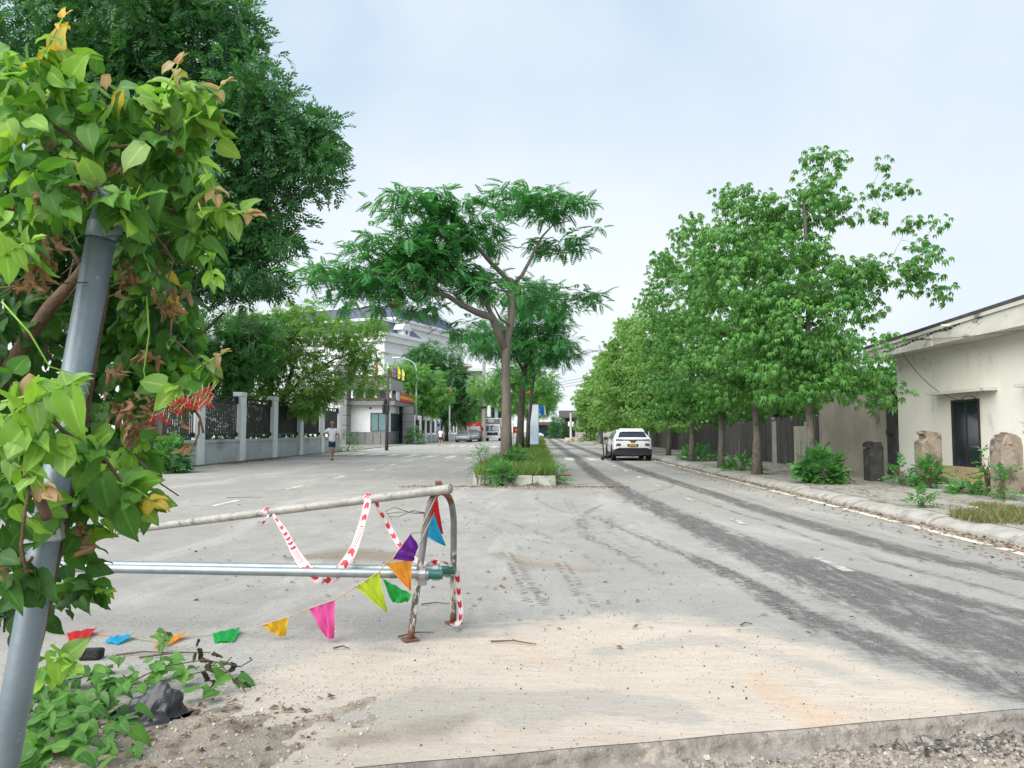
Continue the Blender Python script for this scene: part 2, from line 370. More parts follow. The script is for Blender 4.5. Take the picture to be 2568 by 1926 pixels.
col = mixc(t, mrange(t, math_(t, 'MULTIPLY', attr('mud'), math_(t, 'ADD', noise(t, 4, 5), .35)), .1, .8, 0, .85), col, (.20, .16, .115))
col = mixc(t, mrange(t, math_(t, 'MULTIPLY', attr('rust'), math_(t, 'ADD', noise(t, 5, 6, .7), .35)), .1, 1.1, 0, .6), col, (.56, .37, .24))
gr1 = noise(t, 34, 6, .85); col = mixc(t, mrange(t, gr1, .54, .74, 0, .55), col, (.15, .145, .14)); col = mixc(t, mrange(t, gr1, .30, .46, .45, 0), col, (.60, .57, .52))
blot = noise(t, 7, 8, .8, dist=.6); col = mixc(t, mrange(t, blot, .55, .75, 0, .4), col, (.19, .185, .18)); col = mixc(t, mrange(t, blot, .25, .45, .32, 0), col, (.56, .53, .48))
sp2 = mrange(t, fine, .54, .70); col = mixc(t, math_(t, 'MULTIPLY', sp2, .5), col, (.62, .60, .56))
sp3 = mrange(t, grit, .52, .7); col = mixc(t, math_(t, 'MULTIPLY', sp3, .45), col, (.16, .155, .15))
t.links.new(col, b.inputs['Base Color']); bump(t, b, math_(t, 'ADD', fine, math_(t, 'MULTIPLY', tread, .8)), .45, .012)
M['road'] = m
me = npmesh('road', np.stack([P2[:, 0], P2[:, 1], Z], 1), Fq, M['road'], smooth=True)
keep = len(me.vertices) == len(P2)
for nm, arr in (('dark', dark), ('sand', sand), ('mud', mud), ('rust', rust), ('bare', bare)):
    a_ = me.attributes.new(nm, 'FLOAT', 'POINT'); a_.data.foreach_set('value', arr.astype(np.float32))
road = struct(link('road', me))

# broken concrete face of the step, in lengths
sx = -2.2; k = 0
M['step'] = pm('broken_step', (.31, .28, .245), (.19, .17, .15), 9, .95, bmp=.9, bscale=35, stain=(.46, .40, .32), sscale=6)
ex = np.concatenate([np.arange(-2.0, 3.6, .02), np.arange(3.6, 15, .15)])
st_ = MB(); rows = []
prof = [(.05, -.004), (-.003, -.005), (-.018, -.024), (-.024, -.042), (-.034, -.066), (-.08, -.080), (-.14, -.10)]
for q, x in enumerate(ex):
    y = edge_y(x) + .004 * math.sin(x * 9)
    r = []
    for j, (dy, dz) in enumerate(prof):
        jj = 0 if j < 1 else .004 if j == 1 else .009 * (math.sin(x * 31 + j * 2.1) + math.sin(x * 77 + j) * .7 + U(-.5, .5))
        r.append((x, y + dy + jj * (.7 if j < 6 else 0), dz + (jj * .3 if 0 < j < 6 else 0)))
    rows.append(r)
n = len(prof); st_.add([p for r in rows for p in r], [(i * n + j, (i + 1) * n + j, (i + 1) * n + j + 1, i * n + j + 1) for i in range(len(rows) - 1) for j in range(n - 1)])
so = st_.build('step_face', M['step'], road, smooth=True)

# painted markings, each its own sheet just above the road
def paint(name, x0, y0, x1, y1, mat=None, z=.005, skew=0.0):
    o = MB(); nseg = max(1, int(abs(y1 - y0) / 1.0))
    o.quad((x0, y0, z), (x1, y0, z), (x1 + skew, y1, z), (x0 + skew, y1, z)); return o.build(name, mat or M['paint'], road)
for k in range(13): paint('lane_dash', -6.0 + U(-.02, .02), 13.7 + 4.1 * k, -5.86, 14.95 + 4.1 * k)
M['paint_worn'] = pm('worn_paint', (.60, .575, .51), (.42, .41, .38), 5, .8, stain=(.27, .265, .26), sscale=5, sth=(.38, .54))
for k in range(11): paint('lane_dash', 2.95, 7.55 + 3.7 * k, 3.06, 8.45 + 3.7 * k, M['paint_worn'] if k < 4 else None)
for k in range(8): paint('crossing_stripe', -11.9 + 1.2 * k - .2, 43.6 - .78 * k, -11.9 + 1.2 * k + .25, 47.3 - .78 * k)
for k in range(5): paint('crossing_stripe', -8.2 + 1.06 * k - .2, 70 - 1.3 * k, -8.2 + 1.06 * k + .25, 75 - 1.3 * k)
for k in range(3): paint('crossing_stripe', 1.3 + 1.1 * k, 36, 1.75 + 1.1 * k, 39.5)
yb = 6.6
while yb < 75:
    ln = U(1.6, 4.5)
    paint('edge_line', 5.30, yb, 5.44, yb + ln, M['paint_edge']); yb += ln + (U(.1, .5) if yb < 30 else .1)
yb = 16.0
while yb < 75:
    ln = U(3, 6)
    paint('edge_line', -12.95, yb, -12.80, yb + ln, M['paint_edge']); yb += ln + U(.05, .4)

# ------------------------------------------------------------------ right-hand pavement, kerb stones and slabs
pv = MB(); pv.b2(6.02, 8.5, 6.5, 150, -.15, .115)
pav = struct(pv.build('pavement', pm('old_pavement', (.30, .285, .25), (.21, .20, .178), 2.2, .92, bmp=.4, bscale=14, stain=(.12, .105, .08), sscale=1.2)))
yard = MB(); yard.b2(8.5, 40, 6.5, 150, -.15, .09)
struct(yard.build('yard_ground', pm('yard_earth', (.22, .19, .145), (.14, .12, .09), 2, .95, bmp=.5, stain=(.10, .10, .06), sscale=.8)))
y = 6.6; q = 0
while y < 60:
    ln = U(.85, 1.05)
    k = MB(); dz = U(-.02, .015); dx = U(-.03, .03)
    prof = [(5.70, -.02), (5.72, .05), (5.80, .098), (5.93, .128), (6.03, .13), (6.03, -.1), (5.70, -.1)]
    k.prism([(x + dx, y + .012, z + dz) for x, z in prof], (U(-.015, .015), ln - .024, U(-.015, .015)))
    k.build('kerb_stone', M['kerb'], pav, bevel=.006); y += ln; q += 1
k = MB(); k.prism([(x, y, z) for x, z in prof], (0, 150 - y, 0)); k.build('far_kerb', M['kerb'], pav)
M['slab'] = pm('paving_slab', (.34, .32, .28), (.24, .225, .195), 5, .9, bmp=.5, bscale=25, stain=(.14, .125, .10), sscale=3)
cnt = 0
for r_ in range(44):
    for c_ in range(7):
        if cnt >= 298: break
        if random.random() < .06: continue
        x = 6.22 + c_ * .34 + U(-.02, .02); y = 9.0 + r_ * .40 + U(-.02, .02)
        R = Matrix.Rotation(U(-.05, .05), 3, 'X') @ Matrix.Rotation(U(-.06, .06), 3, 'Y') @ Matrix.Rotation(U(-.06, .06), 3, 'Z')
        o = MB(); o.box((0, 0, 0), (.325, .385, .035), R, jit=.006)
        ob = MB(); ob.v = [(a + x, b_ + y, c + .12 + U(-.004, .008)) for a, b_, c in o.v]; ob.f = o.f; ob.m = o.m
        ob.build('paving_slab', M['slab'], pav); cnt += 1
# left verge
lv = MB(); lv.b2(-30, -13.25, 12, 165, -.15, .05); struct(lv.build('left_verge', pm('compound_ground', (.26, .25, .22), (.19, .18, .155), 1, .95, stain=(.10, .12, .06), sscale=.5)))

# ------------------------------------------------------------------ traffic island with kerb blocks
isl = MB(); IX0, IX1, IY0 = -1.70, .50, 19.1
isl.b2(IX0 + .13, IX1 - .13, IY0 + .2, 105, -.1, .20)
island = struct(isl.build('traffic_island', M['soil']))
def kerbblock(p0, p1, h=.25, w=.14):
    p0, p1 = Vector(p0), Vector(p1); d = (p1 - p0).normalized(); nrm = Vector((-d.y, d.x, 0))
    k = MB(); e = d * .008
    prof = [(0, -.1), (0, .02), (.025, h), (w, h + U(-.01, .008)), (w, -.1)]
    a = [p0 + e + nrm * x + Vector((0, 0, z)) for x, z in prof]
    k.prism(a, (p1 - p0) - e * 2); k.build('kerb_block', M['island_kerb'], island, bevel=.012)
kerbblock((IX0, IY0 + .55, 0), (IX0 + .28, IY0, 0)); kerbblock((IX0 + .28, IY0, 0), (IX0 + .78, IY0 - .02, 0)); kerbblock((IX0 + .82, IY0, 0), (IX0 + 1.55, IY0 + .01, 0))
kerbblock((IX0 + 1.55, IY0, 0), (IX1 - .06, IY0 + .02, 0)); kerbblock((IX1 - .06, IY0, 0), (IX1, IY0 + .5, 0))
for k in range(40):
    kerbblock((IX1, IY0 + .5 + k, 0), (IX1, IY0 + 1.5 + k, 0)); kerbblock((IX0, IY0 + 1.55 + k, 0), (IX0, IY0 + .55 + k, 0))
for xx, a, b_ in ((IX1, 59.6, 105), (IX0, 59.65, 105)):
    k = MB(); k.b2(xx - (.14 if xx > 0 else 0), xx + (0 if xx > 0 else .14), a, b_, -.1, .25); k.build('far_kerb', M['island_kerb'], island)

# tread prints left in the dust: rows of short dark bars pressed along the wheel paths
tm_ = MB()
for path, wd, dens in (([(1268, 1385), (1300, 1430), (1335, 1500), (1350, 1520)], .20, .75), ([(1405, 1410), (1440, 1460), (1480, 1525)], .18, .7), ([(1490, 1295), (1600, 1340), (1740, 1398), (1880, 1465), (2000, 1545)], .24, .6), ([(1610, 1268), (1760, 1325), (1950, 1405), (2130, 1480)], .20, .5), ([(1180, 1300), (1280, 1340), (1380, 1365)], .18, .45), ([(1340, 1345), (1420, 1330), (1520, 1290)], .2, .4), ([(1750, 1405), (1870, 1460), (2020, 1540), (2200, 1600)], .26, .6), ([(1420, 1250), (1450, 1300), (1500, 1350), (1600, 1400)], .2, .4)):
    Pw = [G(*p) for p in path]
    for a, b_ in zip(Pw[:-1], Pw[1:]):
        d = (b_ - a); ln = d.length; d.normalize(); nrm = Vector((-d.y, d.x, 0)); q = 0
        while q < ln:
            for sd_ in (-1, 1):
                if random.random() < dens:
                    c = a + d * (q + U(-.008, .008)) + nrm * (sd_ * wd * .27 + U(-.01, .01)); hl = wd * U(.10, .24); th = U(.005, .012); e = (nrm * sd_ + d * .55).normalized()
                    tm_.quad(c - e * hl - d * th + Vector((0, 0, .003)), c + e * hl - d * th * .5 + Vector((0, 0, .003)), c + e * hl + d * th * .5 + Vector((0, 0, .003)), c - e * hl + d * th + Vector((0, 0, .003)))
            q += U(.055, .075)
o = tm_.build('tread_print', pm('tread_dust', (.25, .24, .225), (.19, .18, .17), 20, .95), road); o['kind'] = 'stuff'
# ------------------------------------------------------------------ foliage helpers
def leaf_template(l=1.0, w=.4, fold=.15, droop=.2, seg=2):
    """flat pointed leaf, folded along its midrib, drooping at the tip; quads on both sides (local +Y is the leaf's length)"""
    ts = np.linspace(0, 1, seg + 2); V = []; F = []
    for t_ in ts:
        hw = w / 2 * math.sin(math.pi * min(1, t_ ** .8)) if 0 < t_ < 1 else 0
        z = -droop * t_ * t_
        V += [(-hw, t_ * l, z + fold * hw), (0, t_ * l, z), (hw, t_ * l, z + fold * hw)]
    for i in range(len(ts) - 1):
        a = i * 3; F += [(a, a + 1, a + 4, a + 3), (a + 1, a + 2, a + 5, a + 4)]
    return np.array(V), np.array(F)
def diamond(l=1.0, w=.35, droop=.15):
    return np.array([(0, 0, 0), (w / 2, l * .45, 0), (0, l, -droop), (-w / 2, l * .45, 0)]), np.array([(0, 1, 2, 3)])
def merge(parts):
    V = []; F = []; o = 0
    for v, f in parts: V.append(v); F.append(np.asarray(f) + o); o += len(v)
    return np.concatenate(V), np.concatenate(F)
def place(T, F, d, up, p, s=1.0):
    R = frames(np.array([d], float), np.array([up], float)); v, f = scatter(T, F, np.array([p], float), R, np.array([s])); return v, f
def palmate(n=6, l=.17, w=.06):
    parts = []
    for k in range(n):
        a = math.radians(-115 + 230 * k / (n - 1)) + U(-.1, .1); s = 1 - .35 * abs(k - (n - 1) / 2) / ((n - 1) / 2)
        T, F = diamond(l * s, w * s, .06 + .02 * random.random())
        parts.append(place(T, F, (math.sin(a), math.cos(a), -.55 + U(-.15, .15)), (0, 0, 1), (0, 0, 0)))
    return merge(parts)
def spray(n=9, l=.11, w=.042, length=.3):
    parts = []
    for k in range(n):
        t_ = (k + 1) / n; side = -1 if k % 2 else 1; T, F = diamond(l * U(.8, 1.1), w, .02)
        ang = 0 if k == n - 1 else side * U(.6, 1.1)
        parts.append(place(T, F, (math.sin(ang), math.cos(ang), U(-.4, .1)), (U(-.3, .3), 0, 1), (0, t_ * length, -.12 * t_ * t_ * length / .3)))
    return merge(parts)
def bipinnate(n=11, length=.46, pl=.15, pw=.042):
    """feathery leaf: arching rachis with paired pinnae"""
    parts = []
    for k in range(n):
        t_ = (k + .8) / n; z = -.16 * t_ * t_ * length / .46; s = math.sin(math.pi * (.18 + .78 * t_)) ** .7
        for sd_ in (-1, 1):
            T, F = diamond(pl * s, pw, .012)
            parts.append(place(T, F, (sd_ * .93, .42, -.18 + U(-.08, .08)), (0, .1, 1), (0, t_ * length, z)))
    T = np.array([(-.004, 0, 0), (.004, 0, 0), (.002, length, -.16), (-.002, length, -.16)]); parts.append((T, np.array([(0, 1, 2, 3)])))
    return merge(parts)

LM = {}
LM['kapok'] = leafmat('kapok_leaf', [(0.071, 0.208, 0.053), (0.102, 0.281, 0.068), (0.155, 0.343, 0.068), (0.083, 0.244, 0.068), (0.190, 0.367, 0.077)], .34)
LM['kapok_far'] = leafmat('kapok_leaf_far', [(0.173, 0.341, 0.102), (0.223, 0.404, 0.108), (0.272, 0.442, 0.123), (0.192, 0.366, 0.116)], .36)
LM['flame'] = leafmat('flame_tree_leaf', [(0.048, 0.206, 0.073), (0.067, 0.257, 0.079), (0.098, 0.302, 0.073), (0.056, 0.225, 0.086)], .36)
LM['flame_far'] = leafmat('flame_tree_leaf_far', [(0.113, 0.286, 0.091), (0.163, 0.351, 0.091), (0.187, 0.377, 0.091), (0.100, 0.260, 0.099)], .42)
LM['dark'] = leafmat('dark_leaf', [(0.042, 0.150, 0.060), (0.063, 0.195, 0.066), (0.103, 0.247, 0.060), (0.048, 0.169, 0.066), (0.042, 0.143, 0.060)], .34, .35)
LM['olive'] = leafmat('olive_leaf', [(0.145, 0.314, 0.075), (0.201, 0.369, 0.089), (0.259, 0.410, 0.103), (0.159, 0.320, 0.096)], .42)
LM['mango'] = leafmat('dense_dark_leaf', [(0.048, 0.156, 0.062), (0.069, 0.195, 0.066), (0.097, 0.227, 0.066)], .3, .4)
LM['weed'] = leafmat('weed_leaf', [(0.069, 0.221, 0.069), (0.094, 0.273, 0.077), (0.126, 0.312, 0.077)], .38)
LM['grass'] = leafmat('grass_blade', [(.09, .21, .04), (.12, .25, .045), (.17, .29, .06), (.24, .27, .10), (.10, .20, .045)], .35, .6, hue_noise=.55)
M['flower_orange'] = leafmat('orange_flower', [(.62, .10, .03), (.70, .17, .05)], .3)

def tree(name, label, base, trunk, tr, blobs, tips, per, tmpl, mat, bark, size=(.8, 1.2), crad=.45, group=None, up=.55, limbs=None, attach=(.35, 1.0), own=0, own_name='leaf_spray', cr=.011, droop=-.15, flowers=None, flat=.6):
    """tapered trunk, limbs to every leaf clump, leaf clumps spread through the crown blobs; own = how many clumps of leaves stay objects of their own"""
    base = Vector(base)
    root = thing(name, label, 'tree', base, 0, group)
    tp = [Vector(p) for p in trunk]
    mb = MB(); radii = [tr[0] + (tr[1] - tr[0]) * (i / (len(tp) - 1)) ** .8 for i in range(len(tp))]
    radii[0] *= 1.25
    mb.tube(tp, radii, 10)
    segs = [(tp[i], radii[i]) for i in range(len(tp))]
    dense = []
    for i in range(len(tp) - 1):
        for q in range(6): dense.append((tp[i].lerp(tp[i + 1], q / 6), radii[i] + (radii[i + 1] - radii[i]) * q / 6))
    dense = dense[int(len(dense) * attach[0]):]
    for lp in (limbs or []):
        pts = [Vector(p) for p in lp[0]]; rr = [lp[1] + (lp[2] - lp[1]) * i / (len(pts) - 1) for i in range(len(pts))]
        mb.tube(pts, rr, 8)
        for i in range(len(pts) - 1):
            for q in range(5): dense.append((pts[i].lerp(pts[i + 1], q / 5), rr[i] + (rr[i + 1] - rr[i]) * q / 5))
    # clump centres
    w = np.array([(bl[1][0] * bl[1][1] * bl[1][2]) ** .67 * (bl[2] if len(bl) > 2 else 1) for bl in blobs]); w = w / w.sum()
    C = []
    for i in rng.choice(len(blobs), tips, p=w):
        c, r = blobs[i][0], blobs[i][1]; d = rdir(1)[0]; rad = rng.uniform(.25, 1) ** .45
        C.append(np.array(c) + d * np.array(r) * rad)
    C = np.array(C); D = np.array([p for p, _ in dense]); DR = np.array([r for _, r in dense])
    order = np.argsort([np.min(np.linalg.norm(D - c, axis=1)) for c in C])
    NP = np.zeros((len(D) + 3 * len(C), 3)); NR = np.zeros(len(NP)); NP[:len(D)] = D; NR[:len(D)] = DR; nn_ = len(D)
    for q in order:                                           # each twig leaves the nearest wood already grown
        c = C[q]; dd = np.linalg.norm(NP[:nn_] - c, axis=1) + .5 * np.maximum(0, NP[:nn_, 2] - c[2] + .1) - .6 * np.minimum(NR[:nn_], .12)
        j = int(np.argmin(dd)); a = Vector(NP[j]); e = Vector(c); ln = (e - a).length
        md = a.lerp(e, .5) + Vector((U(-.12, .12), U(-.12, .12), U(-.14, .02))) * min(ln, 1.5)
        r0 = max(.005, min(NR[j] * .6, .006 + .014 * ln)); m1 = a.lerp(md, .5) + Vector((U(-.05, .05), U(-.05, .05), U(-.05, .05))) * ln
        mb.tube([a, m1, md, e], [r0, r0 * .85, r0 * .65, max(.004, r0 * .3)], 4, cap=False)
        for p_, r_ in ((m1, r0 * .8), (md, r0 * .6), (e, r0 * .35)): NP[nn_] = p_; NR[nn_] = r_; nn_ += 1
    mb.build('trunk', bark, root, smooth=True)
    T, F = tmpl; k = tips * per
    cc = np.repeat(C, per, axis=0)
    off = rdir(k) * (rng.random((k, 1)) ** .6) * crad * np.array([1, 1, flat])
    pos = cc + off
    d = off / (np.linalg.norm(off, axis=1, keepdims=True) + 1e-6) * .8 + rdir(k) * .55 + np.array([0, 0, droop])
    nrm = np.array([0, 0, 1.0]) * up + rdir(k) * (1 - up)
    R = frames(d, nrm); sc = rng.uniform(size[0], size[1], k)
    bl = np.array(base)
    if own:
        dist = np.linalg.norm(pos - np.array([0, 0, CAM_H]), axis=1) - .9 * np.abs(off[:, 2]) + rng.uniform(0, 2.5, k)
        pick = np.argsort(dist)[:own]; mask = np.zeros(k, bool); mask[pick] = True
        tm = npmesh(own_name, T, F, mat)
        for i in pick:
            o = link(own_name, tm, root); mt = Matrix([list(R[i][0]) + [0], list(R[i][1]) + [0], list(R[i][2]) + [0], [0, 0, 0, 1]])
            o.matrix_local = Matrix.Translation(Vector(pos[i] - bl)) @ mt @ Matrix.Scale(float(sc[i]), 4)
        pos, R, sc = pos[~mask], R[~mask], sc[~mask]
    Vv, Ff = scatter(T, F, pos - bl, R, sc)
    crown = link('crown', npmesh('crown', Vv, Ff, mat), root); crown['kind'] = 'stuff'
    if flowers:
        fm = MB()
        for _ in range(flowers[0]):
            c = C[random.randrange(len(C))]; 
            if len(flowers) > 2: c = np.array(flowers[2][random.randrange(len(flowers[2]))])
            for q in range(14):
                p = Vector(c) + Vector((U(-.16, .16), U(-.16, .16), U(-.05, .16))) * flowers[1]; a = Vector(rdir(1)[0]) * .07 * flowers[1]; b_ = a.orthogonal().normalized() * .05 * flowers[1]
                fm.quad(p - a, p + b_, p + a, p - b_)
        o = fm.build('blossom', M['flower_orange'], root); o['kind'] = 'stuff'
    return root
# ------------------------------------------------------------------ trees
def c5(x, y, Y=22.9): return A(750 + .4069 * x, 450 + .4069 * y, Y)
fb = Vector((-.97, 22.9, .15))
trunk = [fb, c5(1278, 1500), c5(1276, 1300), c5(1272, 1120), c5(1282, 1000), c5(1308, 870), c5(1312, 720), c5(1314, 655)]
limbs = [
 ([c5(1270, 1040), c5(1225, 930, 22.8), c5(1190, 850, 22.5), c5(1100, 822, 22.1), c5(1000, 772, 21.8), c5(920, 720, 21.5), c5(800, 690, 21.2), c5(610, 600, 20.8), c5(430, 560, 20.6)], .15, .03),
 ([c5(1192, 840, 22.5), c5(1140, 745, 22.9), c5(1088, 690, 23.3), c5(980, 580, 23.6), c5(880, 470, 23.8), c5(800, 390, 24)], .075, .02),
 ([c5(1314, 655), c5(1250, 580, 22.7), c5(1180, 510, 22.4), c5(1110, 430, 22.0), c5(1050, 385, 21.8), c5(960, 350, 21.6), c5(820, 330, 21.3), c5(700, 262, 21.1)], .085, .018),
 ([c5(1314, 655), c5(1375, 590, 23.2), c5(1412, 520, 23.4), c5(1450, 440, 23.5), c5(1500, 350, 23.8), c5(1560, 285, 24), c5(1680, 250, 24.3)], .07, .016),
 ([c5(1450, 440, 23.5), c5(1560, 430, 24), c5(1680, 440, 24.3), c5(1780, 455, 24.5)], .03, .01),
 ([c5(1312, 800), c5(1350, 760, 24.2), c5(1440, 720, 25.4), c5(1620, 740, 26.3), c5(1780, 745, 26.8)], .05, .012),
 ([c5(1310, 760), c5(1280, 700, 25), c5(1180, 600, 26.5), c5(1080, 520, 27.5)], .06, .015),
 ([c5(1300, 900), c5(1240, 860, 21.5), c5(1200, 780, 20.2), c5(1260, 700, 19.6)], .04, .012),
]
def bl(x, y, Y, rx, ry, rz, w=1): p = c5(x, y, Y); return ((p.x, p.y, p.z), (rx, ry, rz), w)
blobs = [bl(720, 190, 21.5, 1.15, 1.6, .32, 2.0), bl(1000, 160, 22.0, 1.0, 1.7, .28, 1.7), bl(1300, 130, 23, 1.0, 1.6, .32, 1.8), bl(1570, 150, 24, 1.0, 1.5, .36, 1.7), bl(1870, 305, 24.3, .38, .7, .12, 1.3),
         bl(560, 430, 21, 1.3, 1.7, .35, 2.2), bl(860, 400, 22, 1.2, 1.9, .40, 2.2), bl(1120, 360, 23, 1.0, 1.9, .38, 1.8), bl(740, 500, 21.5, 1.2, 1.6, .35, 1.8), bl(1600, 410, 24.3, .9, 1.4, .30, 1.3),
         bl(240, 590, 20.8, 1.45, 1.3, .36, 1.8), bl(560, 620, 21, 1.3, 1.6, .40, 1.5), bl(880, 600, 22, 1.2, 1.8, .42, 1.5), bl(1130, 650, 23.5, .9, 1.8, .4, 1.2), bl(380, 720, 20.8, 1.0, 1.2, .28, 1.2), bl(690, 770, 21, .9, 1.2, .25, 1.1),
         bl(1450, 720, 25, 1.15, 1.7, .36, 1.4), bl(1700, 740, 26, .95, 1.4, .30, 1.4), bl(1260, 700, 20.6, .7, 1.1, .3, .8), bl(1010, 900, 22, .55, .9, .22, .5)]
tree('flame_tree', 'spreading flat-topped flame tree with bare brown trunk on the front end of the traffic island', fb, trunk, (.17, .09), blobs, 520, 8, bipinnate(8, .40, .135, .056), LM['flame'], M['bark'], (.75, 1.2), .42, flat=.22, droop=-.05, limbs=limbs, own=300, own_name='feather_leaf', up=.9, attach=(.55, 1), flowers=(1, 1.2, [tuple(c5(600, 775, 20.6))]))

def s5(Y, pts): return [A(x, y, Y) for x, y in pts]
b2_ = Vector((-.98, 40, .15))
tree('flame_tree', 'second flame tree behind it on the traffic island, dark forked trunk with a side stem', b2_, [b2_] + s5(40, [(1305, 1080), (1307, 1020), (1312, 960), (1318, 920)]), (.22, .13),
     [(tuple(A(1345, 800, 40)), (2.0, 2.4, .9), 1.2), (tuple(A(1370, 880, 40)), (1.6, 2.4, .8), 1.2), (tuple(A(1245, 860, 40)), (2.0, 2.4, .7), 1), (tuple(A(1200, 830, 41)), (1.4, 2, .5), .8), (tuple(A(1330, 730, 41)), (1.6, 2, .7), .8), (tuple(A(1400, 850, 40)), (1.0, 1.6, .5), .9), (tuple(A(1300, 930, 40)), (1.2, 1.8, .4), .5)],
     300, 12, bipinnate(8, .48, .16, .05), LM['flame'], M['bark_dark'], (.8, 1.25), .55, flat=.35, up=.85, attach=(.6, 1), own=120, own_name='feather_leaf',
     limbs=[([A(1323, 1133, 39.8), A(1325, 1060, 39.6), A(1330, 1030, 39.5), A(1334, 985, 39.6), A(1340, 940, 39.7)], .12, .05), ([A(1318, 920, 40), A(1335, 880, 40), A(1365, 850, 40)], .09, .03), ([A(1315, 935, 40), A(1285, 880, 40), A(1240, 850, 40)], .08, .03), ([A(1316, 925, 40), A(1325, 830, 40.5), A(1335, 760, 41)], .08, .03)])
for i, (y, px, lab, hh) in enumerate([(58, 1300, 'pale feathery flame tree on the island beyond the upright banner', 5.6), (74, 1322, 'small feathery flame tree far along the traffic island', 5.2), (92, 1335, 'farthest feathery flame tree at the end of the traffic island', 5.5)]):
    x = (px - 1350) / 1900 * y; z0 = .15; b_ = Vector((x, y, z0))
    tree('flame_tree', lab, b_, [b_, (x + .1, y, 1.6), (x, y, 2.9), (x + .1, y, hh - 1.2)], (.15, .07), [((x - 1.4, y, hh - .6), (2.2, 2.2, 1.0)), ((x + 1.3, y, hh - .2), (2.0, 2.2, .9)), ((x, y, hh - 1.5), (2.8, 2.4, .6)), ((x + .2, y, hh + .6), (1.4, 1.6, .5))],
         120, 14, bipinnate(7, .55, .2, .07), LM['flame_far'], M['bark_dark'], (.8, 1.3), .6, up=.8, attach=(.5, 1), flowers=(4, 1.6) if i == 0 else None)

# kerbside trees on the right
def ktree(px, y, label, h, blobs, tips, per=13, own=0, mat='kapok', lean=0.0, r=.14, tm=None, crad=.5):
    x = 6.55 if not px else (px - 1350) / 1900 * y
    b_ = Vector((x, y, .1))
    tr_ = [b_, (x + .02, y, 1.2), (x - .03 + lean * .3, y, 2.4), (x + .05 + lean * .6, y, h * .55), (x + lean, y, h * .85)]
    B = [((x + bx, y + by, bz), rr, w) for bx, by, bz, rr, w in blobs]
    return tree('kerbside_tree', label, b_, tr_, (r, .04), B, tips, per, tm or PAL, LM[mat], M['bark_pale'], (.75, 1.25), crad, 'broad-leaved trees along the right pavement', up=.62, attach=(.42, 1), own=own, own_name='palmate_leaf', droop=-.3)
PAL = palmate()
ktree(2020, 18.6, 'tallest leafy kerbside tree with a bush round its base, next to the cream house', 8.4,
      [(.55, 0, 8.0, (.42, .5, .45), 1.6), (.5, 0, 7.2, (.7, .8, .45), 1.4), (0, 0, 6.7, (.9, 1, .5), 1.3), (-1.0, 0, 6.9, (.55, .8, .45), 1.2), (-1.6, 0, 6.8, (.4, .5, .45), 1.2), (-1.9, .2, 6.0, (.8, .9, .6), 1.2), (-.6, -.2, 5.9, (1.1, 1.2, .7), 1.2), (-2.3, .1, 5.2, (.7, .8, .6), 1.1),
       (2.27, .3, 8.0, (.26, .3, .10), 1.3), (2.05, .3, 7.5, (.25, .3, .15), 1.2), (2.4, .3, 7.2, (.32, .4, .18), 1.2), (1.7, .2, 6.7, (.6, .6, .15), .9), (3.0, .3, 6.4, (.35, .5, .45), 1.2), (2.8, .3, 5.6, (.6, .8, .45), 1.1), (3.2, .3, 5.0, (.5, .6, .35), 1.1), (3.6, .6, 4.9, (.3, .4, .12), 1.0), (1.8, .3, 4.9, (.7, .8, .4), 1.0), (1.4, .2, 5.3, (.6, .7, .3), .5),
       (0, -.2, 5.0, (1.5, 1.4, .7), 1.3), (-1.5, -.1, 4.9, (1.2, 1.2, .8), 1.3), (.8, 0, 4.4, (1.0, 1.0, .7), 1.2), (-.4, -.5, 4.0, (1.6, 1.3, .7), 1.4), (.4, -.6, 3.3, (1.2, 1.0, .6), 1.3), (-1.2, -.4, 3.2, (1.2, 1.2, .6), 1.3), (1.35, -.5, 2.35, (.65, .7, .35), 1.2), (.3, -.7, 2.5, (1.1, .9, .4), 1.3), (1.8, -.3, 2.1, (.4, .45, .3), 1.0), (-.5, -.5, 2.3, (1.0, .8, .35), 1.2)], 390, 13, 260, r=.12, crad=.42)
ktree(1889, 22.0, 'kerbside tree with a ringed bare grey trunk, second from the cream house', 8.6,
      [(-.5, 0, 8.1, (.55, .7, .45), 1.3), (-1.4, 0, 7.3, (.6, .8, .5), 1.2), (.3, 0, 7.3, (.7, .9, .5), 1.1), (-.4, 0, 6.6, (.9, 1.0, .8), 1.3), (-1.3, 0, 5.6, (1.0, 1.1, .8), 1.2), (.6, 0, 5.8, (1.3, 1.2, .8), 1), (-.5, -.3, 4.6, (1.6, 1.3, .9), 1.2), (.8, -.3, 3.9, (1.3, 1.2, .8), 1), (-1.1, -.3, 3.4, (1.2, 1.2, .7), 1.2), (.2, -.5, 2.7, (1.4, 1.1, .5), 1.1), (1.0, .6, 2.4, (1.3, 1.3, .6), 1.3), (-.7, -.3, 2.4, (1.0, 1.0, .35), 1.1)], 320, 13, 120, r=.135, crad=.45)
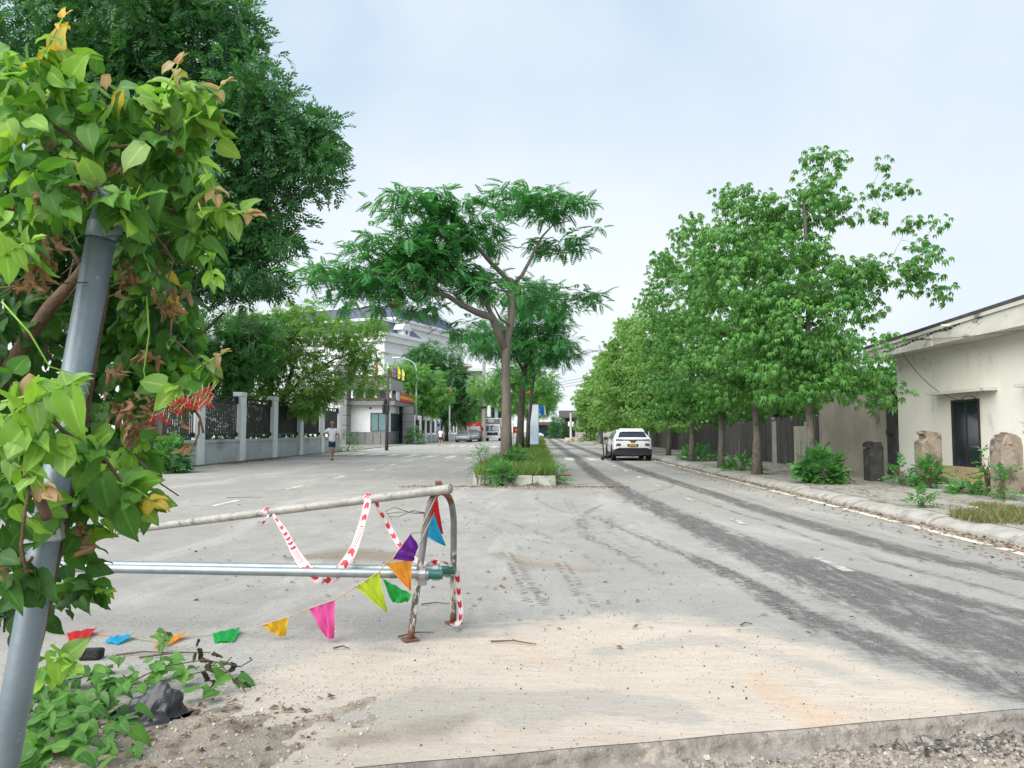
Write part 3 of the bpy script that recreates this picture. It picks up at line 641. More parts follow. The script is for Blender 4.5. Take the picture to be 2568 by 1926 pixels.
ktree(1802, 26.5, 'third kerbside tree from the cream house, slightly curved trunk', 8.7,
      [(-.9, 0, 8.1, (.6, .8, .5), 1.2), (-1.5, 0, 7.3, (.7, .9, .5), 1.2), (.2, 0, 7.2, (.9, 1.0, .5), 1.1), (-2.0, 0, 6.3, (.6, .8, .5), 1.1), (-.6, 0, 6.3, (.7, .9, .6), 1.1), (0, 0, 5.5, (1.4, 1.3, .8), 1.1), (-1.6, 0, 5.3, (.7, .8, .6), .9), (-.6, -.2, 4.3, (1.6, 1.4, .9), 1.2), (.6, -.2, 3.4, (1.4, 1.3, .8), 1), (-1.0, -.3, 3.0, (1.3, 1.2, .6), 1.1), (0, 0, 2.6, (1.3, 1.2, .4), 1.2), (.9, .5, 2.3, (1.3, 1.3, .5), 1.3), (-.6, -.2, 2.3, (1.0, 1.0, .35), 1.1)], 300, 13, r=.12, crad=.45)
ktree(1730, 32, 'fourth kerbside tree from the cream house, just before the white parked car', 8.8,
      [(-.9, 0, 8.2, (.7, .9, .6), 1.2), (.2, 0, 7.3, (1.0, 1.2, .6), 1.1), (-1.5, 0, 6.9, (.7, .9, .6), 1.2), (-.6, 0, 6.2, (1.4, 1.3, .7), 1.1), (0, 0, 5.0, (1.2, 1.3, .8), 1), (-1.2, 0, 4.9, (1.0, 1.1, .7), 1), (-.4, 0, 3.9, (1.8, 1.5, .8), 1.2), (.4, 0, 3.1, (1.5, 1.4, .6), 1), (-1.3, 0, 3.2, (1.0, 1.2, .5), 1), (.5, .3, 2.3, (1.6, 1.5, .5), 1.3), (-.9, 0, 2.3, (1.1, 1.2, .4), 1.2), (1.2, .6, 2.0, (1.2, 1.2, .3), 1.1)], 280, 13, r=.12, mat='kapok')
BIGP = palmate(6, .26, .10)
proto = None
far_lab = ['light green kerbside tree with its trunk beside the white parked car', 'light green kerbside tree standing behind the white parked car', 'light green tree of the far row beyond the white parked car']
for i, (y, dx, h) in enumerate([(40, .2, 8.4), (46, -.1, 8.5), (53, .2, 8.2), (60, -.2, 8.3), (68, .1, 8.4), (77, -.2, 8.0), (87, .3, 7.8), (99, .2, 7.6), (112, 1.5, 7.4)]):
    x = 6.6 + dx
    if i < 2 or i == 2:
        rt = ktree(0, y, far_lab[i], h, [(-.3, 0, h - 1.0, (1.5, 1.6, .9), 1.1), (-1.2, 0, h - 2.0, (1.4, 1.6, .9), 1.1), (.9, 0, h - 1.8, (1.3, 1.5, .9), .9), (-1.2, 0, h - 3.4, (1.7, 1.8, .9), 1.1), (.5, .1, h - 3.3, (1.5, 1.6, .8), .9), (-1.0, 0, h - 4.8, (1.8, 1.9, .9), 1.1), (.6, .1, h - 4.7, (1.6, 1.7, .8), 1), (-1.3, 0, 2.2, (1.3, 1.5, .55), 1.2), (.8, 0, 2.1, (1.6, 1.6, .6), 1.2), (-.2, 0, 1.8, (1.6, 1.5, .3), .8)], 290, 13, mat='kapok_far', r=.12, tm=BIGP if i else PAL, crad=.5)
        rt.location.x = x
        if i == 2: proto = rt
    else:
        c = copy_tree(proto); c.location = (x, y, .1); c.rotation_euler = (0, 0, i * 1.3); c.scale = (1, 1, h / 8.2 * U(.95, 1.05))

# left side, behind the railings
SPR = spray(9, .19, .075, .38)
def P3(px, py, y): return tuple(A(px, py, y))
bt = Vector((-16.2, 30, .0))
BLB = [(P3(470, 120, 27), (2.9, 3.2, 2.6), 1.3), (P3(700, 330, 27), (2.0, 2.6, 1.5), 1.1), (P3(790, 430, 27), (.95, 1.5, .7), 1.1), (P3(765, 340, 27), (1.0, 1.5, .6), 1.0), (P3(620, 240, 26), (1.3, 2.0, 1.0), 1.1), (P3(600, 520, 28), (2.2, 2.6, 1.5), 1.2), (P3(700, 600, 28), (1.1, 1.6, .7), 1.0),
       (P3(480, 350, 28), (3.4, 3.2, 2.6), 1.2), (P3(450, 620, 29), (3.2, 3.0, 2.2), 1.3), (P3(600, 700, 29), (1.6, 1.9, .8), 1.2), (P3(250, 300, 28), (4, 3.5, 3.5), 1.0), (P3(200, 700, 30), (4.0, 3, 3.0), .8), (P3(60, 60, 27), (4, 3.5, 3), .8), (P3(300, 30, 26), (4, 3, 2.4), 1.0)]
tree('shade_tree', 'huge dark leafy shade tree overhanging the white pillared railings', bt, [bt, (-16.3, 30, 2.5), (-16.0, 29.8, 5), (-15.6, 29, 8), (-14.9, 28, 12)], (.45, .2), BLB, 1500, 15, SPR, LM['dark'], M['bark_dark'], (.8, 1.3), .8, up=.45, attach=(.25, 1),
     limbs=[([(-16, 29.9, 4.5), (-13.5, 29, 7), (-11.5, 28, 9), (-9, 27, 10)], .22, .05), ([(-15.8, 29.5, 7), (-14, 28, 11), (-12, 27, 14)], .2, .06), ([(-16.2, 30, 3.2), (-14.5, 29.6, 4.2), (-12.4, 29.2, 6)], .16, .05), ([(-16, 30, 6), (-19, 29, 9), (-21, 28, 12)], .2, .06)])
# hanging aerial roots of the shade tree
ar = MB()
for k in range(22):
    p = A(U(600, 650), U(720, 790), 29.3 + U(-.4, .4)); q = p + Vector((U(-.08, .08), 0, -U(.9, 1.9))); ar.tube([p, p.lerp(q, .5) + Vector((U(-.05, .05), 0, 0)), q], .006, 3, cap=False)
shade = [o for o in COL.objects if o.name == 'shade_tree'][0]
ao = ar.build('hanging_roots', M['bark_dark'], shade); ao['kind'] = 'stuff'
SPF = spray(11, .15, .06, .36)
ot = Vector((-14.8, 42, 0))
tree('feathery_tree', 'fine-leaved yellowish green tree leaning over the railings towards the gatehouse', ot, [ot, (-14.6, 42, 1.8), (-14.2, 41.8, 3.2), (-13.6, 41.5, 5.0)], (.17, .1),
     [(P3(690, 880, 41), (1.9, 2, 1.4), 1.2), (P3(830, 830, 41), (1.8, 2, .9), 1.1), (P3(800, 940, 41), (1.9, 1.8, 1.2), 1.0), (P3(900, 890, 41), (1.1, 1.4, .9), 1.1), (P3(925, 820, 41), (.7, 1.1, .5), 1), (P3(640, 960, 41.5), (1.6, 1.6, 1.0), 1.2), (P3(740, 1000, 41), (1.9, 1.5, .7), 1.3), (P3(790, 1010, 40.6), (1.0, 1.1, .7), 1.2), (P3(930, 960, 41), (.8, 1.0, .6), .9), (P3(760, 800, 41), (1.6, 1.6, .8), 1.1), (P3(620, 840, 40), (1.5, 1.4, 1.2), 1.2), (P3(590, 930, 40), (1.3, 1.2, 1.0), 1.2)],
     420, 15, SPF, LM['olive'], M['bark_dark'], (.8, 1.25), .5, up=.6, attach=(.3, 1),
     limbs=[([(-14.2, 41.8, 3.2), P3(760, 950, 41), P3(840, 900, 41), P3(900, 880, 41)], .09, .025), ([(-14.4, 42, 2.4), P3(650, 920, 41.5), P3(640, 870, 41.5)], .08, .03)])
gt_ = Vector((-17.5, 36.5, 0))
tree('garden_tree', 'mid-green leafy tree filling the space behind the railings below the dark shade tree', gt_, [gt_, (-17.3, 36.5, 1.8), (-17.0, 36.3, 3.2), (-16.6, 36, 5)], (.16, .08),
     [(P3(520, 840, 36), (2.2, 1.8, 1.3), 1.2), (P3(450, 900, 36), (2.2, 1.8, 1.3), 1.2), (P3(600, 900, 36.5), (1.6, 1.5, 1.1), 1.2), (P3(380, 850, 36), (2.2, 1.8, 1.4), 1.0), (P3(560, 980, 36.5), (1.8, 1.3, .8), 1.0), (P3(640, 830, 37), (1.2, 1.2, .9), 1.0)], 300, 14, SPR, LM['weed'], M['bark_dark'], (.8, 1.3), .6, up=.55, attach=(.3, 1))
# trees past the gatehouse
BSP = spray(9, .34, .15, .7)
def ftree(name, label, px, y, z, blobs, tips, mat, tm, h0, per=13, flowers=None, bark=None, crad=1.0, group=None):
    x = (px - 1350) / 1900 * y; b_ = Vector((x, y, z))
    return tree(name, label, b_, [b_, (x, y, h0 * .5), (x + .1, y, h0), (x, y, h0 * 1.5)], (.22, .1), [((A(a, c, y + dy).x, y + dy, A(a, c, y + dy).z), r, w) for a, c, dy, r, w in blobs], tips, per, tm, LM[mat], bark or M['bark_dark'], (.8, 1.3), crad, group, up=.6, attach=(.3, 1), flowers=flowers)
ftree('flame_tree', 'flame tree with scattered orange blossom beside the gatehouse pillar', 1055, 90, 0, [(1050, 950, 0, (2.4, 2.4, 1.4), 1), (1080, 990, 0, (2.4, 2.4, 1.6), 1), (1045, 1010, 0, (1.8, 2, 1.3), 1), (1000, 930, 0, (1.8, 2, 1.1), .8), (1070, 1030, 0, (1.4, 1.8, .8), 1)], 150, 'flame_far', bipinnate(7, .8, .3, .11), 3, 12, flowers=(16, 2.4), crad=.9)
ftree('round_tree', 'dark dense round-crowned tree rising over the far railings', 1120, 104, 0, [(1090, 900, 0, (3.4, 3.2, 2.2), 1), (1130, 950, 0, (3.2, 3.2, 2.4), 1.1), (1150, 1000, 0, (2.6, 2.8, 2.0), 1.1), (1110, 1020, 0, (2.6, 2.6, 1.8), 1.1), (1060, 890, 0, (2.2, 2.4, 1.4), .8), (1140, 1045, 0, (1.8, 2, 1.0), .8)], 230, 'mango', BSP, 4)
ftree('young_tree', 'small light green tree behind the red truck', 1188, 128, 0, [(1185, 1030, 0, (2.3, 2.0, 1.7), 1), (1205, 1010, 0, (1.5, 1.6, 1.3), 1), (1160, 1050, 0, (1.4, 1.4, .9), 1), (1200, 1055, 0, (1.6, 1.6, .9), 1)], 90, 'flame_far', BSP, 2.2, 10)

for i, (x, y, h, lab) in enumerate(((12.5, 30, 5.2, 'yard tree behind the board fence nearest the mouldy yard wall'), (13.0, 39, 5.6, 'yard tree behind the middle of the board fence'), (12.5, 50, 5.6, 'yard tree behind the board fence level with the weeds past the car'), (12.0, 63, 5.8, 'yard tree at the far end of the board fence'))):
    b_ = Vector((x, y, .05)); tree('yard_tree', lab, b_, [b_, (x, y, 1.5), (x + .1, y, 2.6), (x, y, h * .75)], (.14, .06), [((x - 1, y - 1.5, h - 1.2), (2.0, 2.4, 1.0)), ((x + 1, y + 1.5, h - 1.4), (2.0, 2.4, 1.1)), ((x, y, h - 2.4), (2.4, 3.4, .9)), ((x - .6, y + 2.8, h - 2.6), (1.8, 2.2, .9)), ((x - .8, y - 3, h - 2.7), (1.8, 2.0, .9))], 150, 12, BIGP, LM['kapok'], M['bark_dark'], (.8, 1.25), .65, up=.62, attach=(.4, 1), droop=-.3)
# ------------------------------------------------------------------ cream house on the right
M['cream'] = pm('cream_render', (.86, .83, .75), (.79, .76, .68), .9, .85, bmp=.05, bscale=9, stain=(.42, .41, .37), sscale=.9, sth=(.60, .72), stretch=(1, 1, .45))
# peeling, mouldy spots with their own shape
t = M['cream'].node_tree; b = t.nodes['Principled BSDF']; src = b.inputs['Base Color'].links[0].from_socket
zone = mrange(t, noise(t, .7, 3), .52, .6)
c = mixc(t, math_(t, 'MULTIPLY', zone, mrange(t, noise(t, 5.5, 7, .75), .56, .64)), src, (.22, .20, .165))
c = mixc(t, math_(t, 'MULTIPLY', zone, mrange(t, noise(t, 3.0, 6, .7), .64, .68)), c, (.52, .38, .20))
sx_ = N(t, 'ShaderNodeSeparateXYZ'); t.links.new(N(t, 'ShaderNodeNewGeometry').outputs['Position'], sx_.inputs[0])
c = mixc(t, math_(t, 'MULTIPLY', mrange(t, math_(t, 'ADD', sx_.outputs['Z'], math_(t, 'MULTIPLY', noise(t, 2.5, 5), .5)), .25, .62, 1, 0), mrange(t, noise(t, 4, 5), .35, .6)), c, (.30, .27, .21))
t.links.new(c, b.inputs['Base Color'])
M['fascia'] = pm('fascia', (.66, .64, .58), (.55, .535, .48), 1.5, .85, bmp=.15, stain=(.20, .19, .165), sscale=1.6, sth=(.58, .70), stretch=(1, 1, 2))
M['roofdark'] = pm('dark_roof_edge', (.05, .048, .05), (.085, .08, .075), 5, .9, bmp=.4)
M['ochre'] = pm('ochre_plinth', (.55, .43, .24), (.46, .36, .21), 3, .9, stain=(.30, .25, .17), sscale=3)
HX = 10.4; HY0, HY1 = 7.0, 22.3
house = thing('cream_house', 'single-storey cream rendered house with thick flat eaves and peeling fascia', 'house', (HX + 4, 15, .05))
w = MB()
wy0, wy1, wz0, wz1 = 18.25, 19.45, .48, 2.12      # window opening in the street wall
vy0, vy1 = 14.6, 15.8                             # second window, mostly outside the picture
for a, b_, z0, z1 in ((HY0, vy0, .05, 3.5), (vy0, vy1, .05, wz0), (vy0, vy1, wz1, 3.5), (vy1, wy0, .05, 3.5), (wy0, wy1, .05, wz0), (wy0, wy1, wz1, 3.5), (wy1, HY1, .05, 3.5)):
    w.b2(HX, HX + .22, a, b_, z0, z1)
w.b2(HX + .22, HX + 8, HY1 - .22, HY1, .05, 3.5); w.b2(HX + .22, HX + 8, HY0, HY0 + .22, .05, 3.5); w.b2(HX + 7.8, HX + 8, HY0 + .22, HY1 - .22, .05, 3.5)
w.build('wall', M['cream'], house)
inn = MB(); inn.b2(HX + 1.6, HX + 1.7, HY0 + .3, HY1 - .3, .1, 3.4); inn.build('inner_wall', M['greywall'], house)
pl = MB(); pl.b2(HX - .012, HX, wy0 - 2.6, wy1 + .9, .06, .50); pl.build('plinth', M['ochre'], house)
for (y0, y1) in ((wy0, wy1), (vy0, vy1)):
    f = MB(); fr = .06
    f.b2(HX - .01, HX + .05, y0 - .02, y0 + fr, wz0 - .02, wz1 + .02); f.b2(HX - .01, HX + .05, y1 - fr, y1 + .02, wz0 - .02, wz1 + .02)
    f.b2(HX - .01, HX + .05, y0 + fr, y1 - fr, wz1 - fr + .02, wz1 + .02); f.b2(HX - .01, HX + .05, y0 + fr, y1 - fr, wz0 - .02, wz0 + fr - .02); ym = (y0 + y1) / 2 - .02; f.b2(HX + .005, HX + .045, ym, ym + .04, wz0 + fr - .02, wz1 - fr + .02)
    win = f.build('window', pm('brown_frame', (.055, .038, .03), (.04, .03, .025), 6, .5), house)
    for a, b_ in ((y0 + fr, ym), (ym + .04, y1 - fr)):
        g_ = MB(); g_.b2(HX + .02, HX + .028, a, b_, wz0 + fr - .02, wz1 - fr + .02); g_.build('pane', M['glass'], win)
    aw = MB(); aw.b2(HX - .3, HX, y0 - .75, y1 + .65, wz1 + .17, wz1 + .24); aw.build('window_hood', M['fascia'], house)
# eaves: soffit slab, fascia with a sloping top, dark roof edge
OV = .62; fx = HX - OV
rf = MB(); rf.prism([(fx, HY1 + .45, 3.5), (fx, HY0 - .4, 3.5), (fx, HY0 - .4, 4.28), (fx, HY1 + .45, 3.80)], (.16, 0, 0))
fas = rf.build('fascia', M['fascia'], house)
sl = MB(); sl.b2(fx + .16, HX + 8.4, HY0 - .4, HY1 + .45, 3.502, 3.62); sl.build('eaves_slab', M['fascia'], house)
rr = MB(); rr.prism([(fx - .05, HY1 + .55, 3.805), (fx - .05, HY0 - .4, 4.285), (fx - .05, HY0 - .4, 4.36), (fx - .05, HY1 + .55, 3.88)], (8.6, 0, 0)); rr.build('roof', M['roofdark'], house)
cp = MB(); cp.prism([(fx - .04, HY1 + .5, 3.72), (fx - .04, HY0 - .4, 4.19), (fx - .04, HY0 - .4, 4.28), (fx - .04, HY1 + .5, 3.80)], (.038, 0, 0)); cp.build('drip_edge', M['fascia'], house)
ef = MB(); ef.prism([(fx + .16, HY1 + .45, 3.5), (HX + 8.4, HY1 + .45, 3.5), (HX + 8.4, HY1 + .45, 3.8), (fx + .16, HY1 + .45, 3.8)], (0, .12, 0)); ef.build('end_fascia', M['fascia'], house)
# the cracked lower lip of the fascia at its far end
ck = MB(); yy = HY1 + .42
for k in range(26):
    yn = yy - U(.12, .24); z = 3.52 + .012 * k + U(-.03, .03); hgt = U(.03, .07)
    ck.add([(fx - .006, yy, z), (fx - .006, yn, z + U(-.03, .03)), (fx - .006, yn, z + hgt * .6), (fx - .02, (yy + yn) / 2, z + hgt)], [(0, 1, 2, 3)]); yy = yn
ck.build('cracked_edge', M['roofdark'], house)
lip = MB()
for k in range(9):
    y0 = 21.9 - k * .32; lip.prism([(fx - .03, y0, 3.47), (fx - .03, y0 - .3, 3.475), (fx - .03, y0 - .26, 3.56 + .02 * k + U(-.03, .03)), (fx - .03, y0 - .02, 3.55 + .02 * k)], (.028, 0, 0))
lip.build('loose_plaster', M['fascia'], house)
pp = MB(); pp.tube([(fx - .22, 18.2, 3.86), (fx + .02, 18.2, 3.87)], .035, 8); pp.build('drain_pipe', M['fascia'], house)
wr = MB()
def sag(a, b_, s, n=14): a, b_ = Vector(a), Vector(b_); return [a.lerp(b_, i / n) + Vector((0, 0, -s * 4 * (i / n) * (1 - i / n))) for i in range(n + 1)]
wr.tube(sag((fx - .02, 21.0, 3.85), (HX - .03, 18.3, 2.1), .5), .008, 4); wr.tube(sag((fx - .03, 20.8, 3.84), (fx - .1, 9, 3.4), .25), .008, 4); wr.tube(sag((HX - .03, 19.0, 2.12), (HX - .03, 18.3, 2.12), -.1), .007, 4)
wr.build('loose_cable', M['plastic_black'], house)

# dirty wall closing the yard behind the house, plank fence behind the trees
M['oldwall'] = pm('mouldy_wall', (.36, .33, .28), (.24, .225, .19), 1.2, .9, bmp=.3, stain=(.075, .075, .065), sscale=1.0, sth=(.5, .68), stretch=(1, 1, .5))
ow = MB(); ow.b2(8.9, 10.45, 24.2, 24.4, .05, 2.5); ow.b2(10.3, 10.55, 22.9, 24.2, .05, 2.5)
tag(ow.build('yard_wall', M['oldwall']), 'mouldy grey yard wall at the far corner of the cream house', 'wall')
gt = MB(); gt.b2(10.32, 10.38, 22.42, 22.86, .1, 2.6); gt.b2(10.28, 10.32, 22.44, 22.84, .12, .2); gt.b2(10.28, 10.32, 22.44, 22.84, 1.3, 1.4)
tag(gt.build('yard_gate', pm('dark_gate', (.03, .03, .035), (.05, .048, .045), 5, .7)), 'narrow dark metal gate between the cream house and the yard wall', 'gate')
M['plank'] = pm('weathered_sheet', (.085, .082, .078), (.042, .041, .04), 7, .9, bmp=.4, stain=(.17, .16, .15), sscale=3.5, sth=(.56, .70), stretch=(3, 3, .22))  # base tone darkened to carry the shade of the trees over the fence
pf = thing('plank_fence', 'dark weathered board fence behind the kerbside trees', 'fence', (9.6, 40, .05))
y = 24.5; n_ = 0
while y < 66:
    wd = U(.16, .24); 
    if n_ < 230:
        o = MB(); z1 = 1.78 + U(-.10, .12); o.box((9.6 + U(-.02, .02), y + wd / 2, z1 / 2 + .04), (.03, wd - .012, z1), U(-.05, .05), jit=.008); o.build('board', M['plank'], pf)
    n_ += 1; y += wd
for y in np.arange(24.6, 66, 2.4):
    o = MB(); o.b2(9.66, 9.78, y - .06, y + .06, .05, 1.95); o.build('post', M['concrete'], pf)
for z in (.5, 1.5):
    o = MB(); o.b2(9.63, 9.68, 24.5, 66, z, z + .07); o.build('rail', M['plank'], pf)
sh = thing('storage_shed', 'dark old shed roof showing over the board fence', 'shed', (13, 34, .05))
o = MB(); o.b2(10.3, 15, 27, 44, .05, 2.3); o.build('wall', M['plank'], sh); o = MB(); o.prism([(10.0, 26.7, 2.3), (15.4, 26.7, 2.9), (15.4, 26.7, 3.0), (10.0, 26.7, 2.4)], (0, 17.6, 0)); o.build('roof', M['roofdark'], sh)
pn = MB(); pn.b2(9.50, 9.56, 27.2, 28.6, .05, 1.55); pn.b2(9.44, 9.5, 27.15, 27.3, .05, 1.7); tag(pn.build('leaning_slab', pm('pale_panel', (.50, .46, .38), (.38, .35, .29), 3, .9, stain=(.12, .11, .09), sscale=3, stretch=(1, 1, .4))), 'pale stained concrete panel leaning against the board fence', 'panel')
pk = MB(); pk.b2(7.9, 8.02, 25.9, 26.02, .1, 1.7); tag(pk.build('concrete_stake', M['concrete']), 'thin grey concrete stake standing on the pavement by the pale panel', 'post')

# remains of the front wall: three stumps of gate pillars, a low footing and cut reinforcing bars
M['pillar_tan'] = pm('tan_stump', (.33, .275, .215), (.235, .195, .15), 6, .92, bmp=.8, bscale=24, stain=(.12, .10, .085), sscale=3.5, sth=(.48, .62))
M['pillar_dark'] = pm('black_stump', (.07, .067, .062), (.04, .039, .037), 5, .92, bmp=.6, stain=(.16, .15, .13), sscale=3)
def stump(px, y, x, w_, h, mat, label, round_top):
    rt = thing('pillar_stump', label, 'pillar', (x, y, .1))
    o = MB(); hw = w_ / 2
    if round_top: top = [(x - hw, .78 * h), (x - hw * .8, .92 * h), (x - hw * .3, h), (x + hw * .35, h * .99), (x + hw * .85, .93 * h), (x + hw, .8 * h)]
    else: top = [(x - hw, .80 * h), (x - hw * .5, .86 * h), (x - hw * .45, h), (x + hw * .5, .97 * h), (x + hw, .90 * h)]
    o.prism([(x - hw, y - .2, .08)] + [(a, y - .2, .1 + z) for a, z in top] + [(x + hw, y - .2, .08)], (0, .4, 0)); o.build('shaft', mat, rt, bevel=.012)
    c = MB()
    for k in range(9): c.box((x + U(-hw, hw) * .85, y + U(-.14, .12), .1 + h * .93 + U(-.10, .07)), (U(.07, .18), U(.07, .16), U(.05, .10)), U(0, 3), jit=.025)
    c.build('broken_brick', mat, rt)
stump(0, 19.3, 8.36, .34, 1.0, M['pillar_dark'], 'blackened stump of a wall pillar between the yard wall and the cream house', False)
stump(0, 17.3, 8.70, .42, 1.28, M['pillar_tan'], 'tan broken pillar stump half hidden by a leafy weed', False)
stump(0, 14.3, 8.60, .38, 1.22, M['pillar_tan'], 'tan round-topped pillar stump in front of the house window', True)
ft = MB(); ft.b2(8.50, 8.78, 7.2, 19.6, .0, .24); fo = tag(ft.build('low_footing', M['concrete'], bevel=.02), 'low concrete footing with cut reinforcing bars in front of the cream house', 'footing')
y = 8.0
while y < 19:
    if not any(abs(y - a) < .3 for a in (14.3, 17.3)):
        o = MB(); o.tube([(8.64 + U(-.04, .04), y, .24), (8.64 + U(-.08, .08), y + U(-.06, .06), .24 + U(.07, .17))], .011, 5); ro = o.build('reinforcing_bar', M['band'], fo)
    y += U(.14, .24)

# weeds and bushes
WSP = spray(8, .12, .085, .26)
def bush(name, label, c, r, n, mat='weed', tm=None, size=(.7, 1.2), cat='bush', stems=9, group=None):
    c = Vector(c); root = thing(name, label, cat, c, 0, group)
    k = n; d = rdir(k); d[:, 2] = np.abs(d[:, 2]) * 1.0; pos = d * np.array(r) * (rng.random((k, 1)) ** .4); pos[:, 2] = pos[:, 2] * 1.0 + .03
    R = frames(d + rdir(k) * .6 + np.array([0, 0, -.1]), np.array([0, 0, .7]) + rdir(k) * .4); T, F = tm or WSP
    Vv, Ff = scatter(T, F, pos, R, rng.uniform(size[0], size[1], k)); o = link('foliage', npmesh('foliage', Vv, Ff, LM[mat]), root); o['kind'] = 'stuff'
    sm = MB()
    for i in range(stems): sm.tube([(U(-.05, .05), U(-.05, .05), -.03), (r[0] * U(-.4, .4), r[1] * U(-.4, .4), r[2] * .5), (r[0] * U(-.8, .8), r[1] * U(-.8, .8), r[2] * U(.6, .95))], [.01, .008, .004], 4, cap=False)
    sm.build('stem', M['twig'], root, local=True); return root
bush('leafy_bush', 'broad-leaved green bush round the foot of the tallest kerbside tree', (6.72, 18.25, .1), (.5, .42, .72), 190, tm=spray(7, .15, .10, .22))
bush('leafy_weed', 'leafy weed climbing the tan broken pillar stump', (8.5, 16.85, .1), (.30, .24, .75), 80, tm=spray(6, .11, .085, .16))
bush('leafy_weed', 'small sprawling weed on the footing beside the climbing weed', (8.35, 17.8, .1), (.3, .35, .55), 38, tm=spray(6, .12, .09, .28))
bush('leafy_weed', 'leafy weed against the round-topped pillar stump', (8.5, 14.72, .1), (.14, .2, .9), 46, tm=spray(6, .10, .07, .2))
bush('leafy_weed', 'low green weed spreading below the house window', (8.38, 15.4, .1), (.2, .6, .15), 110, tm=spray(7, .07, .05, .15))
bush('leafy_weed', 'upright weed on the street side of the round-topped stump', (8.36, 14.05, .1), (.10, .10, .6), 34, tm=spray(6, .09, .06, .22))
bush('leafy_weed', 'green weeds at the foot of the tree before the white car', (6.9, 33.5, .1), (.7, 1.6, .5), 150)
bush('leafy_weed', 'green weeds on the kerb just past the white parked car', (5.9, 50, .1), (1.0, 2.5, 1.0), 260, size=(1.2, 1.9))
bush('leafy_weed', 'low weed between the two nearer kerbside trunks', (6.5, 24.6, .1), (.5, .7, .4), 90)
bush('leafy_weed', 'tiny weed on the kerb opposite the leafy weeds', (6.2, 12.6, .12), (.16, .2, .22), 30, tm=spray(6, .08, .05, .18))
# dry grass tufts on the pavement edge
def tuft(name, label, c, rx, ry, n, h, mat='grass', parent=None, lean=.5):
    ang = rng.uniform(0, 6.28, n); rad = np.sqrt(rng.random(n)); px = np.cos(ang) * rad * rx; py = np.sin(ang) * rad * ry
    hh = rng.uniform(.5, 1.1, n) * h; lx = rng.normal(0, lean, n) * hh; ly = rng.normal(0, lean, n) * hh; w_ = .006 + .004 * rng.random(n) if h < .4 else .012 + .01 * rng.random(n); a2 = rng.uniform(0, 3.14, n)
    wx, wy = np.cos(a2) * w_, np.sin(a2) * w_
    B = np.stack([px, py, np.zeros(n)], 1); Mid = B + np.stack([lx * .35, ly * .35, hh * .6], 1); Tp = B + np.stack([lx, ly, hh], 1); Wv = np.stack([wx, wy, np.zeros(n)], 1)
    Vv = np.stack([B - Wv, B + Wv, Mid + Wv * .8, Mid - Wv * .8, Tp + Wv * .1, Tp - Wv * .1], 1).reshape(-1, 3)
    Ff = (np.array([(0, 1, 2, 3), (3, 2, 4, 5)])[None] + (np.arange(n) * 6)[:, None, None]).reshape(-1, 4)
    o = link(name, npmesh(name, Vv, Ff, LM[mat]), parent, c); o['kind'] = 'stuff'
    if parent is None: o['label'] = label; o['category'] = 'grass'
    return o
LM['drygrass'] = leafmat('dry_grass', [(.16, .17, .06), (.22, .20, .09), (.11, .15, .04), (.28, .25, .13)], .3, .7)
tuft('grass_tuft', 'grass patch growing out of the broken kerb beside the plastic bottle', (6.35, 10.9, .12), .45, .8, 900, .15, 'drygrass')
tuft('grass_tuft', 'thin grass strip along the slabs behind the plastic bottle', (7.2, 12.1, .12), .35, .7, 600, .13, 'drygrass')
# island grass and weeds
def gpatch(y0, y1, n, h, wm):
    px = rng.uniform(IX0 + .1, IX1 - .08, n); py = rng.uniform(y0, y1, n); hh = rng.uniform(.45, 1.15, n) * h
    lx = rng.normal(0, .38, n) * hh; ly = rng.normal(0, .38, n) * hh; a2 = rng.uniform(0, 3.14, n); w_ = wm * rng.uniform(.6, 1.3, n)
    B = np.stack([px, py, np.full(n, .18)], 1); Mid = B + np.stack([lx * .35, ly * .35, hh * .6], 1); Tp = B + np.stack([lx, ly, hh], 1); Wv = np.stack([np.cos(a2) * w_, np.sin(a2) * w_, np.zeros(n)], 1)
    return np.stack([B - Wv, B + Wv, Mid + Wv * .8, Mid - Wv * .8, Tp + Wv * .1, Tp - Wv * .1], 1).reshape(-1, 3)
gv = np.concatenate([gpatch(19.25, 24, 9000, .34, .011), gpatch(24, 34, 9000, .34, .016), gpatch(34, 60, 8000, .36, .03), gpatch(60, 104, 5000, .5, .06)])
ng = len(gv) // 6; Ff = (np.array([(0, 1, 2, 3), (3, 2, 4, 5)])[None] + (np.arange(ng) * 6)[:, None, None]).reshape(-1, 4)
stuff(link('island_grass', npmesh('island_grass', gv, Ff, LM['grass'])), 'bright green grass covering the traffic island', 'grass')
bush('leafy_weed', 'weed hanging over the front kerb of the traffic island', (-.95, 19.15, .1), (.3, .22, .38), 130, tm=spray(7, .09, .05, .2))
bush('leafy_weed', 'scrubby weed at the right corner of the traffic island', (.46, 19.6, .0), (.2, .4, .42), 90, tm=spray(7, .08, .03, .24))
bush('leafy_weed', 'dark weed clump round the foot of the front flame tree', (-.72, 22.5, .2), (.3, .3, .6), 110, tm=spray(7, .09, .06, .2))
bush('leafy_weed', 'tall seeding weed on the left edge of the traffic island', (-1.45, 20.4, .2), (.3, .6, .7), 120, tm=spray(7, .07, .03, .26))
